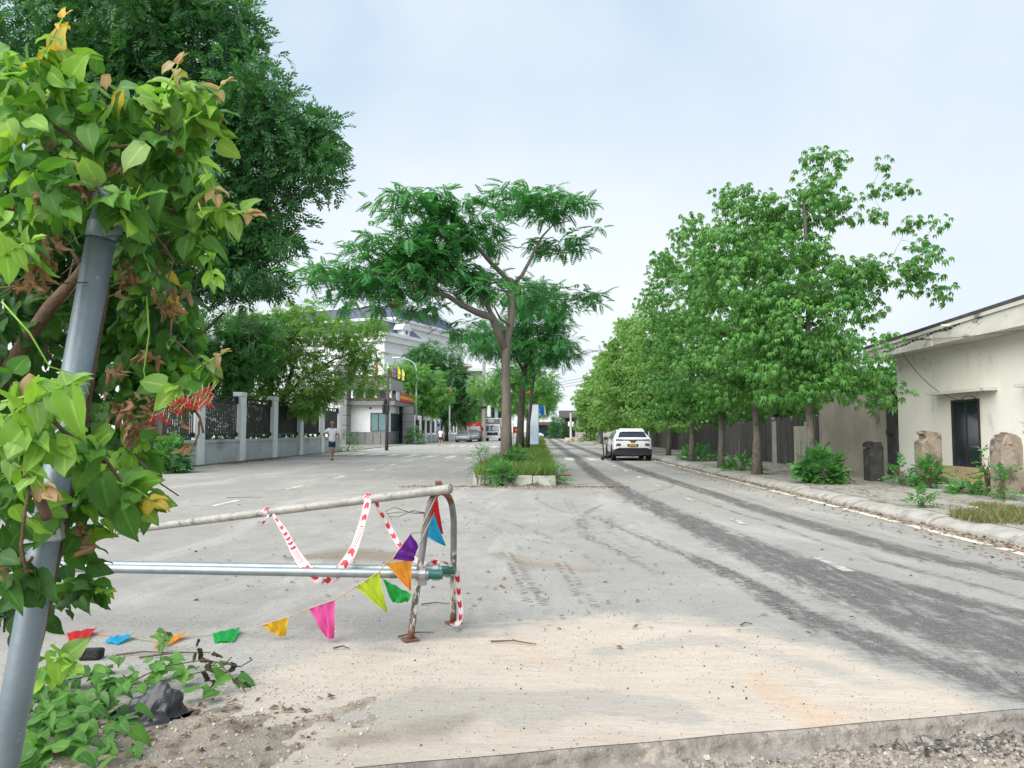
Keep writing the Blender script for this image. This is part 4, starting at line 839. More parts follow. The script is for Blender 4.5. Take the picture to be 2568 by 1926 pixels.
# ------------------------------------------------------------------ pillared wall with iron railings on the left
FX = -13.5
def pillar(y, label, group):
    rt = thing('wall_pillar', label, 'pillar', (FX, y, 0), 0, group)
    o = MB(); o.b2(FX - .19, FX + .19, y - .3, y + .3, -.05, 2.92); o.build('shaft', M['white'], rt, bevel=.012)
    o = MB(); o.b2(FX - .205, FX + .205, y - .315, y + .315, 2.935, 3.13); o.build('cap', M['white'], rt, bevel=.015)
    o = MB(); x = FX + .19
    for a, b_, c, d in ((-.2, -.175, .35, 2.55), (.175, .2, .35, 2.55), (-.175, .175, .35, .375), (-.175, .175, 2.525, 2.55)): o.b2(x, x + .014, y + a, y + b_, c, d)
    o.build('raised_moulding', M['white'], rt); return rt
bar_me = None
def bay(y0, y1, label, group, detail=True):
    """low rendered wall with coping and, on it, an iron railing panel"""
    wl = thing('low_wall', label, 'wall', (FX, (y0 + y1) / 2, 0), 0, group)
    o = MB(); o.b2(FX - .1, FX + .1, y0, y1, -.05, .90); o.build('wall_face', M['greywall'], wl)
    o = MB(); o.b2(FX - .15, FX + .15, y0, y1, .903, 1.02); o.build('coping', M['greywall'], wl)
    rl = thing('iron_railing', 'black iron railing panel on the ' + label, 'railing', (FX, (y0 + y1) / 2, 1.02), 0, group + ' railings' if group else None)
    for z in (1.20, 2.62, 2.82):
        o = MB(); o.b2(FX - .035, FX + .035, y0, y1, z, z + .07); o.build('rail', M['iron'], rl)
    o = MB()
    for yy in (y0 + .09, y1 - .09):
        for z in (1.23, 2.68, 2.84): o.lathe((FX, yy, z), [(.02, -.11), (.09, -.07), (.11, 0), (.09, .07), (.02, .11)], 8)
    o.build('ball_knob', M['iron'], rl)
    for yy in np.arange(y0 + .6, y1, .9):
        o = MB(); o.b2(FX - .04, FX + .04, yy - .06, yy + .06, 1.02, 1.20); o.b2(FX - .03, FX + .03, yy - .03, yy + .03, 2.69, 2.82); o.build('support', M['iron'], rl)
    n = int((y1 - y0) / (.17 if detail else .3))
    for i in range(n):
        yy = y0 + (i + .5) * (y1 - y0) / n; o = MB(); o.b2(FX - .02, FX + .02, yy - .03, yy + .03, 1.27, 2.62); o.build('bar', M['iron'], rl)
ords = ['nearest the weedy concrete pole', 'second from the weedy concrete pole', 'third from the weedy concrete pole', 'fourth from the weedy concrete pole', 'fifth from the weedy concrete pole', 'ending the railings, behind the walking man in the cap']
for i in range(-1, 6):
    y = 29.6 + 4.25 * i
    pillar(y, 'square white wall pillar ' + (['just before the weedy concrete pole'] + ords)[i + 1], None)
    if i < 5: bay(y + .32, y + 4.25 - .32, 'grey wall bay ' + ['behind the weedy concrete pole', 'just past the weedy concrete pole', 'with red leaf litter at its foot', 'beside the fine-leaved tree', 'next to last before the gate', 'just before the walking man'][i + 1], None)
for i in range(12):
    y = 81.5 + 4.25 * i; pillar(y, 'white pillar of the far railings past the gatehouse', 'far wall pillars')
    if i < 11:
        o = MB(); o.b2(FX - .1, FX + .1, y + .32, y + 3.93, -.05, 1.0); tag(o.build('low_wall', M['greywall']), 'low grey wall bay of the far railings past the gatehouse', 'wall', 'far wall bays')
        r_ = thing('iron_railing', 'black railing panel of the far railings past the gatehouse', 'railing', (FX, y + 2.1, 1.0), 0, 'far railing panels')
        o = MB(); o.b2(FX - .03, FX + .03, y + .32, y + 3.93, 1.15, 1.25); o.b2(FX - .03, FX + .03, y + .32, y + 3.93, 2.6, 2.7); o.build('rail', M['iron'], r_)
        for k in range(9):
            o = MB(); yy = y + .5 + k * .41; o.b2(FX - .03, FX + .03, yy, yy + .06, 1.25, 2.6); o.build('bar', M['iron'], r_)
pb = MB(); pb.b2(-13.15, -13.1, 97.5, 100.5, .9, 2.5, 0); pb.b2(-13.098, -13.09, 97.5, 100.5, 1.0, 1.45, 1); pb.b2(-13.098, -13.09, 97.5, 100.5, 2.0, 2.4, 1)
tag(pb.build('notice_board', [pm('notice_white', (.62, .68, .75), None, 2), pm('notice_blue', (.07, .12, .32), None, 2)]), 'blue and white striped notice board on the far railings', 'sign')

bush('clipped_hedge', 'dark green hedge growing behind the iron railings', (-15.0, 38, 0), (.75, 14.5, 2.3), 2300, 'mango', tm=spray(8, .16, .09, .32), cat='hedge')
# concrete service pole with a weed at its foot
cp = thing('concrete_pole', 'dark H-section concrete pole with a leafy weed at its foot', 'pole', (-12.65, 24.8, 0))
o = MB(); o.box((-12.85, 24.7, 3.6), (.16, .24, 7.3), 0, taper=.7); o.build('flange', M['bark_pale'], cp, bevel=.01)
o = MB(); o.box((-12.45, 24.7, 3.6), (.16, .24, 7.3), 0, taper=.7); o.build('flange', M['bark_dark'], cp, bevel=.01)
o = MB(); o.box((-12.65, 24.78, 3.5), (.24, .08, 7.1)); o.build('web', M['bark_dark'], cp)
o = MB(); o.lathe((-12.35, 24.62, 1.0), [(.05, -.06), (.06, 0), (.05, .06)], 8); o.build('meter_knob', M['metal'], cp)
bush('leafy_weed', 'dark leafy weed at the foot of the H-section concrete pole', (-12.15, 24.6, 0), (.6, .5, 1.05), 330, tm=spray(8, .13, .09, .28))
bush('leafy_weed', 'light weed at the foot of the last wall pillar behind the walking man', (-13.0, 51.5, 0), (.9, .9, 1.2), 110, tm=spray(9, .14, .05, .5))
bush('leafy_weed', 'weed at the foot of the grey gate pillar', (-12.9, 79.6, 0), (.8, .8, 1.6), 120, tm=spray(9, .2, .12, .5))

# timber service pole with splice boxes
wp = thing('service_pole', 'thin dark service pole with black cable splices before the gatehouse', 'pole', (-10.85, 54, 0))
o = MB(); o.tube([(-10.85, 54, -.1), (-10.82, 54, 2.5), (-10.76, 54, 5.9)], [.13, .12, .10], 10); o.build('shaft', pm('pole_wood', (.115, .10, .088), (.065, .058, .052), 6, .9, stretch=(1, 1, .2)), wp, smooth=True)
for dx, z, h in ((-.24, 3.0, .38), (-.16, 3.5, .2)):
    o = MB(); o.lathe((-10.82 + dx, 53.9, z), [(.05, -h), (.11, -h * .8), (.11, h * .7), (.05, h)], 8); o.build('splice_box', M['plastic_black'], wp)
o = MB(); o.b2(-10.95, -10.65, 53.82, 53.9, 2.7, 3.2); o.build('junction_box', M['plastic_black'], wp)
for k in range(6):
    a = (-10.85 + U(-.1, .1), 53.88, 3.0 + U(-.4, .3)); o = MB(); o.tube(sag(a, (a[0] + U(-.4, .4), 53.85, a[2] + U(.3, 1.0)), .4, 10), .012, 3); o.build('cable_loop', M['plastic_black'], wp)
for k in range(5):
    o = MB(); o.tube(sag((-10.8, 54, 5.6 - k * .1), (-17.5 - k * .5, 74.5, 5.0 + .8 * k), .5), .014, 3); o.build('cable', M['plastic_black'], wp)
o = MB(); o.tube(sag((-10.78, 54, 5.75), (-12.6, 24.8, 6.6), .9), .016, 3); o.build('cable', M['plastic_black'], wp)
o = MB(); o.tube(sag((-10.75, 54, 5.7), (-9.9, 104, 8.2), .7), .02, 3); o.build('cable', M['plastic_black'], wp)

# ------------------------------------------------------------------ gatehouse
gh = thing('gatehouse', 'grey and white two-level gatehouse with a red banner on its canopy', 'gatehouse', (-16, 80, 0))
o = MB(); o.b2(-19.0, -15.1, 76, 82, 1.30, 4.0); o.build('guard_room', M['white'], gh)
o = MB(); o.b2(-18.96, -15.14, 76.04, 82, 0, 1.30); o.build('plinth_core', M['band'], gh)
for i in range(5):
    x0 = -19.0 + i * .78; o = MB(); o.b2(x0 + .025, x0 + .755, 75.97, 76.03, .02, 1.28); o.build('cladding_panel', M['stone'], gh)
for i in range(7):
    y0 = 76.02 + i * .85; o = MB(); o.b2(-15.13, -15.07, y0 + .02, y0 + .83, .02, 1.28); o.build('cladding_panel', M['stone'], gh)
fm_ = pm('dark_frame', (.03, .035, .045), (.04, .045, .05), 6, .5)
o = MB(); o.b2(-16.92, -15.32, 75.93, 76.0, 1.36, 1.44); o.b2(-16.92, -15.32, 75.93, 76.0, 3.15, 3.23); o.b2(-16.92, -16.84, 75.93, 76, 1.44, 3.15); o.b2(-15.40, -15.32, 75.93, 76, 1.44, 3.15); o.b2(-16.16, -16.08, 75.93, 76, 1.44, 3.15)
wn = o.build('window', fm_, gh)
for a, b_ in ((-16.84, -16.16), (-16.08, -15.40)): o = MB(); o.b2(a, b_, 75.97, 75.99, 1.44, 3.15); o.build('pane', M['tint'], wn)
o = MB(); o.b2(-15.1, -15.03, 77.2, 81.6, 1.36, 1.44); o.b2(-15.1, -15.03, 77.2, 81.6, 3.15, 3.23); o.b2(-15.1, -15.03, 77.2, 77.3, 1.44, 3.15); o.b2(-15.1, -15.03, 81.5, 81.6, 1.44, 3.15); wn = o.build('window', fm_, gh)
o = MB(); o.b2(-15.09, -15.07, 77.3, 81.5, 1.44, 3.15); o.build('pane', M['tint'], wn)
for i in range(6): o = MB(); yy = 77.9 + i * .6; o.b2(-15.06, -15.0, yy, yy + .07, 1.44, 3.15); o.build('window_bar', fm_, wn)
o = MB(); o.b2(-17.05, -16.85, 75.95, 76, 3.62, 3.78); o.build('small_camera', M['iron'], gh)
def pier(name, x0, x1, y0, y1, z1, nb):
    o = MB(); o.b2(x0, x1, y0, y1, 0, z1); pc = o.build(name, M['band'], gh); hgt = z1 / nb
    for i in range(nb):
        o = MB(); z0 = i * hgt + .03; z2 = (i + 1) * hgt - .03; o.b2(x0 - .02, x1 + .02, y0 - .02, y1 + .02, z0, z2); o.build('stone_course', M['stone'], pc)
pier('gate_tower', -20.2, -18.95, 74.2, 76.0, 7.9, 8)
pier('gate_pier', -14.4, -13.35, 80.2, 81.0, 4.0, 5)
o = MB(); o.b2(-14.9, -14.4, 80.6, 81.0, 0, 4); o.build('door_recess', M['glass'], gh)
o = MB(); o.b2(-18.95, -14.35, 75.2, 87, 4.0, 4.46); o.build('canopy', M['stone'], gh)
o = MB(); o.b2(-18.97, -14.32, 75.15, 87.05, 4.463, 4.70); o.build('canopy_trim', M['band'], gh)
o = MB(); o.b2(-18.6, -15.6, 76.6, 85, 4.7, 5.55); o.build('upper_room', M['white'], gh)
for a, b_ in ((-18.45, -17.75), (-17.35, -16.75), (-16.15, -15.55), (-15.3, -14.9)):
    o = MB(); o.b2(a, b_, 76.3 if b_ > -15.5 else 76.54, 76.6, 4.72, 5.42); wn = o.build('upper_window', M['glass'], gh)
    for z in (4.85, 5.02, 5.19): o = MB(); o.b2(a, b_, (76.3 if b_ > -15.5 else 76.54) - .03, (76.3 if b_ > -15.5 else 76.54), z, z + .05); o.build('louvre', M['weedglass'] if 'weedglass' in M else M['tint'], wn)
for x in (-18.65, -17.55, -16.45, -14.95):
    o = MB(); o.b2(x - .12, x + .12, 76.1, 76.35, 4.7, 5.55); o.build('column', M['white'], gh)
o = MB(); o.b2(-18.95, -14.85, 75.6, 82.5, 5.55, 6.75); o.build('parapet', pm('parapet_grey', (.36, .355, .345), (.30, .297, .29), 2, .8), gh)
o = MB(); o.b2(-18.97, -14.8, 75.55, 82.55, 6.753, 6.90); o.build('parapet_coping', M['band'], gh)
bn = thing('banner', 'red banner with yellow lettering hung on the gatehouse canopy', 'banner', (-14.25, 80, 4.48))
o = MB(); o.b2(-14.27, -14.24, 77.3, 85.5, 4.50, 5.36); o.build('red_cloth', pm('banner_red', (.58, .045, .025), (.50, .04, .03), 1, .6), bn)
o = MB(); o.b2(-14.27, -14.24, 75.6, 77.28, 4.50, 5.36); o.build('white_end', pm('banner_white', (.60, .68, .76), None, 2, .6), bn)
o = MB(); yy = 77.7
while yy < 85.0:
    wd = U(.16, .30); o.b2(-14.235, -14.228, yy, yy + wd, 4.76, 5.08)
    yy += wd + (.07 if random.random() < .75 else .22)
o.build('lettering', pm('banner_yellow', (.85, .55, .06), None, 2, .6), bn)
for x, y, c, lab, h in ((-15.3, 75.7, (.62, .72, .58), 'pale green', 1.35), (-14.9, 77.0, (.30, .08, .32), 'purple', 1.0), (-14.86, 79.5, (.80, .60, .06), 'golden yellow', 1.25), (-14.86, 82.0, (.66, .70, .12), 'lime yellow', 1.2), (-16.4, 75.7, (.62, .10, .10), 'faded red', 1.3)):
    fl = thing('pennant', lab + ' upright pennant on the gatehouse parapet', 'flag', (x, y, 6.9))
    o = MB(); o.tube([(x, y, 6.85), (x, y, 7.0 + h)], .02, 5); o.build('staff', M['metal'], fl)
    o = MB(); n_ = 6; vs = []
    for i in range(n_ + 1):
        z = 6.95 + h * i / n_; w_ = .30 * (1 - abs(i / n_ - .45)) ; vs += [(x + .02, y + .02 * math.sin(i), z), (x + .02 + w_, y + .06 * math.sin(i * 1.7), z - .05)]
    o.add(vs, [(2 * i, 2 * i + 1, 2 * i + 3, 2 * i + 2) for i in range(n_)]); o.build('cloth', pm('cloth_' + lab.replace(' ', '_'), c, None, 3, .8), fl)
bal = MB(); bal.b2(-21.6, -18.4, 74.6, 76.6, 8.0, 8.25)
bo = tag(bal.build('roof_balcony', M['white']), 'white balcony slab with railing on top of the grey gate tower', 'balcony')
for k in range(14): o = MB(); x = -21.55 + k * .24; o.b2(x, x + .04, 74.62, 74.66, 8.25, 8.95); o.build('baluster', M['white'], bo)
o = MB(); o.b2(-21.6, -18.4, 74.6, 74.7, 8.95, 9.05); o.build('handrail', M['white'], bo)

# ------------------------------------------------------------------ white institute building with blue mansard roofs
M['bwhite'] = pm('white_facade', (.74, .76, .76), (.68, .70, .70), .5, .6, stain=(.6, .62, .62), sscale=.3)
M['slate'] = pm('blue_slate', (.055, .062, .12), (.08, .09, .15), 1.0, .6)
def mansard(name, label, px, y, z_e, along, left, top, dormer):
    x = (px - 1350) / 1900 * y; ang = math.atan2(.363, .93)
    rt = thing(name, label, 'building', (x, y, 0), -ang)      # local +Y runs along the right-hand face
    def B(nm, x0, x1, y0, y1, z0, z1, mt): o = MB(); o.b2(x0, x1, y0, y1, z0, z1); return o.build(nm, mt, rt, local=True)
    B('wall', -left, 0, 0, along, 0, z_e - 1.5, M['bwhite'])
    B('cornice', -left - .5, .5, -.5, along + .5, z_e - 1.5, z_e - .55, M['bwhite']); B('gutter', -left - .8, .8, -.8, along + .8, z_e - .547, z_e, M['bwhite'])
    for z in (z_e - 3.3, z_e - 5.2, z_e - 9): B('string_course', -left - .12, .12, -.12, along + .12, z, z + .3, M['bwhite'])
    o = MB(); ins = top * .85; nc = 6
    for i in range(nc):
        a = .35 + ins * i / nc; b_ = .35 + ins * (i + 1) / nc - .06; z0 = z_e + top * i / nc; z1 = z_e + top * (i + 1) / nc; o = MB()
        v = [(-left + a, a, z0), (-a, a, z0), (-a, along - a, z0), (-left + a, along - a, z0), (-left + b_, b_, z1), (-b_, b_, z1), (-b_, along - b_, z1), (-left + b_, along - b_, z1)]
        o.add(v, [(0, 1, 5, 4), (1, 2, 6, 5), (2, 3, 7, 6), (3, 0, 4, 7), (4, 5, 6, 7)]); o.build('slate_course', M['slate'], rt, local=True)
    B('ridge_kerb', -left + ins + .1, -ins - .1, ins + .1, along - ins - .1, z_e + top, z_e + top + .45, M['bwhite'])
    for yy in np.arange(2.5, along - 1.5, 4.2):
        B('window', .02, .06, yy, yy + 1.6, z_e - 8.2, z_e - 5.8, M['glass'])
    if dormer:
        dy = dormer; d = MB(); d.b2(-1.2, .35, dy - .95, dy + .95, z_e, z_e + 1.0); d.prism([(.45, dy - 1.6, z_e + 1.0), (.45, dy + 1.6, z_e + 1.0), (.45, dy + .8, z_e + 1.95), (.45, dy - .8, z_e + 1.95)], (-1.8, 0, 0)); dm = d.build('dormer', M['bwhite'], rt, local=True)
        d = MB(); d.lathe((.36, dy, z_e + .62), [(.36, 0), (.36, .02)], 14, axis='X'); d.build('oculus', M['glass'], dm, local=True)
    return rt
mansard('institute_building', 'white classical building with a low blue mansard roof and a round dormer', 960, 120, 17.3, 13.5, 40, 2.4, 6.2)
mansard('institute_building', 'taller white wing behind with a long blue mansard roof', 985, 150, 24.2, 30, 40, 3.0, None)

# ------------------------------------------------------------------ town houses at the far end of the left road
def townhouse(px0, px1, y, z, col, label, rows, cols, deco):
    x0, x1 = (px0 - 1350) / 1900 * y, (px1 - 1350) / 1900 * y
    rt = thing('town_house', label, 'house', ((x0 + x1) / 2, y, 0)); wm = pm('facade', col, None, .6, .8, stain=tuple(c * .6 for c in col), sscale=.5)
    o = MB(); o.b2(x0, x1, y, y + 10, 0, z); o.build('wall', wm, rt)
    n = len(rows)
    for (za, zb) in rows:
        for i in range(cols):
            w_ = (x1 - x0) / cols; a = x0 + (i + .25) * w_; o = MB(); o.b2(a, a + w_ * .5, y - .05, y, za, zb); wn = o.build('window', M['glass'], rt)
            o = MB(); o.b2(a - .1, a + w_ * .5 + .1, y - .12, y - .052, za - .12, za); o.build('sill', M['white'], wn)
    for nm, dx0, dx1, z0, z1, yo, cl in deco:
        o = MB(); o.b2(x0 + dx0 * (x1 - x0), x0 + dx1 * (x1 - x0), y - yo, y - .051 if yo > .06 else y, z0, z1); o.build(nm, pm(nm, cl, None, 2, .8), rt)
townhouse(1150, 1171, 152, 13.2, (.20, .13, .15), 'narrow maroon town house with a tiled penthouse', [(3, 4.5), (6.5, 8)], 2, [('penthouse', -.2, 1.3, 13.2, 14.2, .4, (.30, .20, .19)), ('roof_slab', -.3, 1.6, 14.2, 14.5, 1.2, (.42, .22, .17))])
townhouse(1171, 1212, 150, 9.6, (.52, .50, .46), 'cream town house with a maroon sheet awning and a roof terrace', [(1.5, 3.2), (5.0, 6.6)], 3, [('balcony', -.02, 1.0, 9.6, 11.2, .6, (.60, .55, .47)), ('awning', .15, 1.0, 7.9, 9.55, 1.0, (.28, .09, .10)), ('dark_opening', .3, .95, 6.9, 7.85, .4, (.04, .045, .06)), ('terrace_roof', .0, 1.1, 13.3, 13.8, 1.0, (.62, .62, .60)), ('terrace_back', .05, .95, 11.2, 13.3, .06, (.36, .36, .37))])
townhouse(1210, 1262, 146, 9.6, (.40, .44, .48), 'blue-grey town house with tall dark windows behind the white truck', [(3.7, 6.1), (7.0, 8.6)], 3, [('balcony', 0, 1, 6.3, 6.6, .9, (.45, .46, .47)), ('balcony_rail', 0, 1, 2.8, 3.6, .5, (.24, .26, .28)), ('roof_slab', -.03, 1.03, 9.6, 10.0, .7, (.5, .5, .5)), ('orange_tank', .3, .62, 10.0, 10.9, .1, (.70, .32, .10)), ('ac_box', .2, .32, 4.2, 6.0, .5, (.66, .67, .66))])
wt = MB(); wt.lathe(((1176 - 1350) / 1900 * 150, 150.9, 12.0), [(.5, -.7), (.62, -.5), (.62, .5), (.4, .75)], 14); tag(wt.build('water_tank', pm('tank_steel', (.6, .6, .6), None, 3, .4, metal=.4)), 'rounded steel water tank on the cream town house terrace', 'tank')

# far end of the right road
eb = thing('shed_house', 'dark low building with a red-brown roof closing the right road', 'building', (2.4, 160, 0))
o = MB(); o.b2(-2, 6.2, 160, 166, 0, 2.7); o.build('wall', pm('shed_wall', (.12, .135, .15), None, 1, .8), eb)
o = MB(); o.b2(-2.3, 4.4, 158.6, 166.4, 2.7, 3.35); o.build('roof', pm('shed_roof', (.16, .11, .10), None, 1, .8), eb)
o = MB(); o.b2(.2, 2.1, 159.9, 160, .3, 2.5); o.build('doorway', M['glass'], eb)
oh = thing('old_house', 'shabby grey boarded house behind the concrete lamp pole', 'house', (8, 146, 0))
o = MB(); o.b2(4.6, 12, 144, 152, 0, 4.2); o.build('wall', M['oldwall'], oh)
for k in range(9): o = MB(); x = 4.65 + k * .42; o.b2(x, x + .36, 143.9, 143.97, .1, 3.6 + U(-.4, .3)); o.build('board', M['plank'] if k % 3 else M['fascia'], oh)
o = MB(); o.prism([(3.9, 142.6, 3.9), (12.5, 142.6, 3.9), (12.5, 145, 5.2), (3.9, 145, 5.2)], (0, 0, .15)); o.build('roof', M['roofdark'], oh)
o = MB(); o.b2(6, 6.9, 143.8, 143.88, .6, 2.1); o.build('window', M['glass'], oh)
lw = thing('garden_wall', 'stained low white wall with a ragged hedge on top by the rubble', 'wall', (6.4, 108, 0))
o = MB(); o.b2(5.4, 7.6, 108, 112, 0, 1.5); o.build('wall_face', pm('stained_white', (.50, .47, .42), (.36, .33, .28), 1.2, .9, stain=(.22, .13, .09), sscale=1, stretch=(1, 1, .4)), lw)
o = MB(); o.b2(5.3, 7.7, 107.9, 112.1, 1.503, 1.75); o.build('wall_top', pm('ragged_top', (.26, .20, .15), (.16, .15, .10), 2, .9), lw)
lp = thing('utility_pole', 'pale concrete pole with white meter boxes at the far bend', 'pole', (5.8, 136, 0))
o = MB(); o.tube([(5.8, 136, -.1), (5.8, 136, 4.7)], [.22, .16], 10); o.build('shaft', pm('pale_pole', (.52, .50, .46), None, 2, .8), lp)
for dx in (-.35, .35): o = MB(); o.b2(5.8 + dx - .14, 5.8 + dx + .14, 135.8, 136.1, 2.3, 3.1); o.build('meter_box', M['white'], lp)
for k in range(16):
    a = G(1418 + k * 3 + U(-2, 2), 1107 + U(-4, 3)); s = U(.35, .75); o = MB(); o.box((a.x, a.y, s * .3), (s * 1.4, s, s * .7), U(0, 3), jit=.12 * s)
    tag(o.build('rubble_block', pm('rubble', (.62, .50, .38), (.50, .42, .34), 2, .9) if k == 0 else bpy.data.materials['rubble'], bevel=.03), 'pale broken block in the rubble heap by the low white wall', 'stone', 'rubble heap')
bush('dark_shrub', 'dark columnar shrub at the end of the right road', (3.6, 142, 0), (1.6, 1.6, 3.9), 420, 'mango', tm=spray(8, .3, .14, .6), size=(.9, 1.4))
bush('roadside_shrub', 'low grey-green shrub beside the rubble heap', (6.7, 99, 0), (1.2, 1.5, 1.1), 200, 'olive', tm=spray(8, .2, .1, .4), size=(.8, 1.3))

# lamp posts and concrete pole on the left
ls = thing('street_lamp', 'grey street lamp with a long curved arm above the gatehouse trees', 'street lamp', (-14.6, 88, 0))
x = -14.1; zt = A(1045, 935, 88).z
pts = [(x, 88, 0), (x, 88, zt)] + [tuple(A(a, c, 88)) for a, c in ((1044, 925), (1040, 912), (1030, 905), (1015, 900), (1000, 898))]
pts[0] = (A(1045, 935, 88).x, 88, 0); pts[1] = (A(1045, 935, 88).x, 88, zt)
o = MB(); o.tube(pts, [.14, .09, .075, .07, .065, .06, .06], 8); o.build('post_and_arm', pm('lamp_grey', (.42, .50, .50), None, 2, .5), ls, smooth=True)
o = MB(); p = A(994, 897, 88); o.box(p, (.9, .3, .14), 0); o.build('lamp_head', M['white'], ls, bevel=.03)
l2 = thing('street_lamp', 'straight white street lamp head sticking out of the round dark tree', 'street lamp', tuple(Vector((A(1128, 974, 97).x, 97, 0))))
xx = A(1128, 974, 97).x; zz = A(1128, 974, 97).z
o = MB(); o.tube([(xx, 97, 0), (xx, 97, zz)], .09, 8); o.build('post', M['greywall'], l2); o = MB(); o.b2(A(1082, 974, 97).x, xx, 96.9, 97.1, zz - .06, zz + .12); o.build('lamp_head', M['white'], l2, bevel=.03)
up = thing('utility_pole', 'tall grey concrete pole with a white cabinet between the trucks', 'pole', ((1213 - 1350) / 1900 * 104, 104, 0))
x = up.location.x
o = MB(); o.tube([(x, 104, -.1), (x, 104, 11)], [.33, .2], 10); o.build('shaft', pm('pole_concrete', (.36, .36, .33), None, 2, .85), up)
o = MB(); o.b2(x + .5, x + .95, 103.7, 104.1, 3.4, 4.9); o.build('cabinet', M['white'], up); o = MB(); o.b2(x - .4, x + .45, 103.6, 104.2, 4.55, 4.8); o.build('bracket', M['iron'], up)
for k in range(4): o = MB(); o.tube(sag((x, 104, 6.5 + k * .5), (x + U(3, 7), 150, 6 + k), .8), .03, 3); o.build('cable', M['plastic_black'], up)
rp_ = thing('power_pole', 'distant power pole with crossarm above the right-hand trees', 'pole', ((1503 - 1350) / 1900 * 78, 78, 0))
x = rp_.location.x; zt = A(1503, 865, 78).z
o = MB(); o.tube([(x, 78, 0), (x, 78, zt)], [.18, .13], 8); o.build('shaft', M['greywall'], rp_); o = MB(); o.b2(x - .8, x + .5, 77.9, 78.1, zt - .7, zt - .55); o.build('crossarm', M['metal'], rp_)
for k in range(3): o = MB(); o.tube(sag((x - .7 + k * .5, 78, zt - .5), (x - 24, 140, zt + 1.5 + k * .4), .9), .02, 3); o.build('cable', M['plastic_black'], rp_)
for k in range(3): o = MB(); o.tube(sag((x, 78, zt - 3.0 - k * .3), (-9.9, 104, 7.5 - k * .3), .7), .022, 3); o.build('cable', M['plastic_black'], rp_)

# banner stand, blue cloth and flag among the island trees
bs = thing('banner_stand', 'tall pale blue upright banner stand beside the forked island tree', 'banner', (-.30, 50, .2))
o = MB(); vs = []
for i in range(9):
    z = .36 + 2.75 * i / 8; c = .03 * math.sin(i * 1.1); vs += [(-.62, 50 + c, z), (.0, 49.95 + c * .6, z), (.0, 49.97 + c * .6, z), (-.62, 50.02 + c, z)]
for i in range(8):
    a = i * 4; o.add(vs[a:a + 8], [(0, 1, 5, 4), (2, 3, 7, 6), (1, 2, 6, 5), (3, 0, 4, 7)])
m, t, b = newmat('banner_print'); b.inputs['Roughness'].default_value = .5
sz = N(t, 'ShaderNodeSeparateXYZ'); t.links.new(N(t, 'ShaderNodeNewGeometry').outputs['Position'], sz.inputs[0])
cc = mixc(t, mrange(t, sz.outputs['Z'], .4, 3.0), (.42, .55, .68), (.62, .68, .68)); cc = mixc(t, mrange(t, noise(t, 6, 2, .5, None, (.5, 1, 3)), .55, .6, 0, .5), cc, (.68, .74, .80))
t.links.new(cc, b.inputs['Base Color']); o.build('printed_cloth', m, bs)
o = MB(); o.tube([(-.64, 50.02, .18), (-.64, 50.02, 3.15)], .02, 6); o.tube([(.02, 49.97, .18), (.02, 49.97, 3.15)], .02, 6); o.build('pole', M['metal'], bs)
o = MB(); o.tube([(-.64, 50.02, 3.13), (.02, 49.97, 3.13)], .018, 6); o.build('crossbar', M['metal'], bs)
bc = MB(); vs = []; n_ = 8
for i in range(n_ + 1):
    for j in range(5):
        p = A(1352 + j * 3.6 + (i * .4 if j > 2 else 0), 1017 + i * 3.0 + (4 if j == 0 else 0), 46); vs.append((p.x, p.y + .05 * math.sin(j * 2 + i * .5), p.z))
bc.add(vs, [(i * 5 + j, i * 5 + j + 1, (i + 1) * 5 + j + 1, (i + 1) * 5 + j) for i in range(n_) for j in range(4)])
bo_ = tag(bc.build('hanging_cloth', [pm('cloth_blue', (.03, .17, .62), None, 3, .8), pm('cloth_white', (.6, .68, .72), None, 3, .8)], smooth=True), 'bright blue and white cloth hanging from an island tree branch', 'cloth')
bo_.data.polygons.foreach_set('material_index', [1 if (i % 4) == 3 or (i // 4 > 5 and i % 4 == 0) else 0 for i in range(len(bo_.data.polygons))])
br = MB(); p = A(1350, 1022, 46); br.tube([tuple(A(1330, 1075, 40.2)), tuple(A(1340, 1045, 43)), tuple(A(1352, 1020, 45.8)), tuple(A(1360, 1010, 46.6))], [.05, .04, .03, .02], 6)
fl = thing('national_flag', 'small red flag with a yellow star behind the front island trunk', 'flag', tuple(Vector((A(1287, 1120, 44).x, 44, .2))))
p = A(1287, 1070, 44); o = MB(); o.tube([(p.x, 44, .18), (p.x, 44, p.z + .2)], .018, 6); o.build('staff', M['metal'], fl)
o = MB(); q = A(1297, 1086, 44); vs = []
for i in range(7): x = p.x + (q.x - p.x) * 1.5 * i / 6; vs += [(x, 44 + .03 * math.sin(i * 1.4), q.z), (x, 44 + .03 * math.sin(i * 1.4), p.z)]
o.add(vs, [(2 * i, 2 * i + 2, 2 * i + 3, 2 * i + 1) for i in range(6)]); o.build('cloth', pm('flag_red', (.62, .03, .02), None, 3, .7), fl)
o = MB(); cx_, cz_ = p.x + (q.x - p.x) * .75, (p.z + q.z) / 2; vs = [(cx_ + (.10 if k % 2 == 0 else .04) * math.sin(math.pi * k / 5), 43.95, cz_ + (.10 if k % 2 == 0 else .04) * math.cos(math.pi * k / 5)) for k in range(10)]; o.add(vs, [tuple(range(10))]); o.build('star', pm('star_yellow', (.85, .62, .05), None, 3, .7), fl)
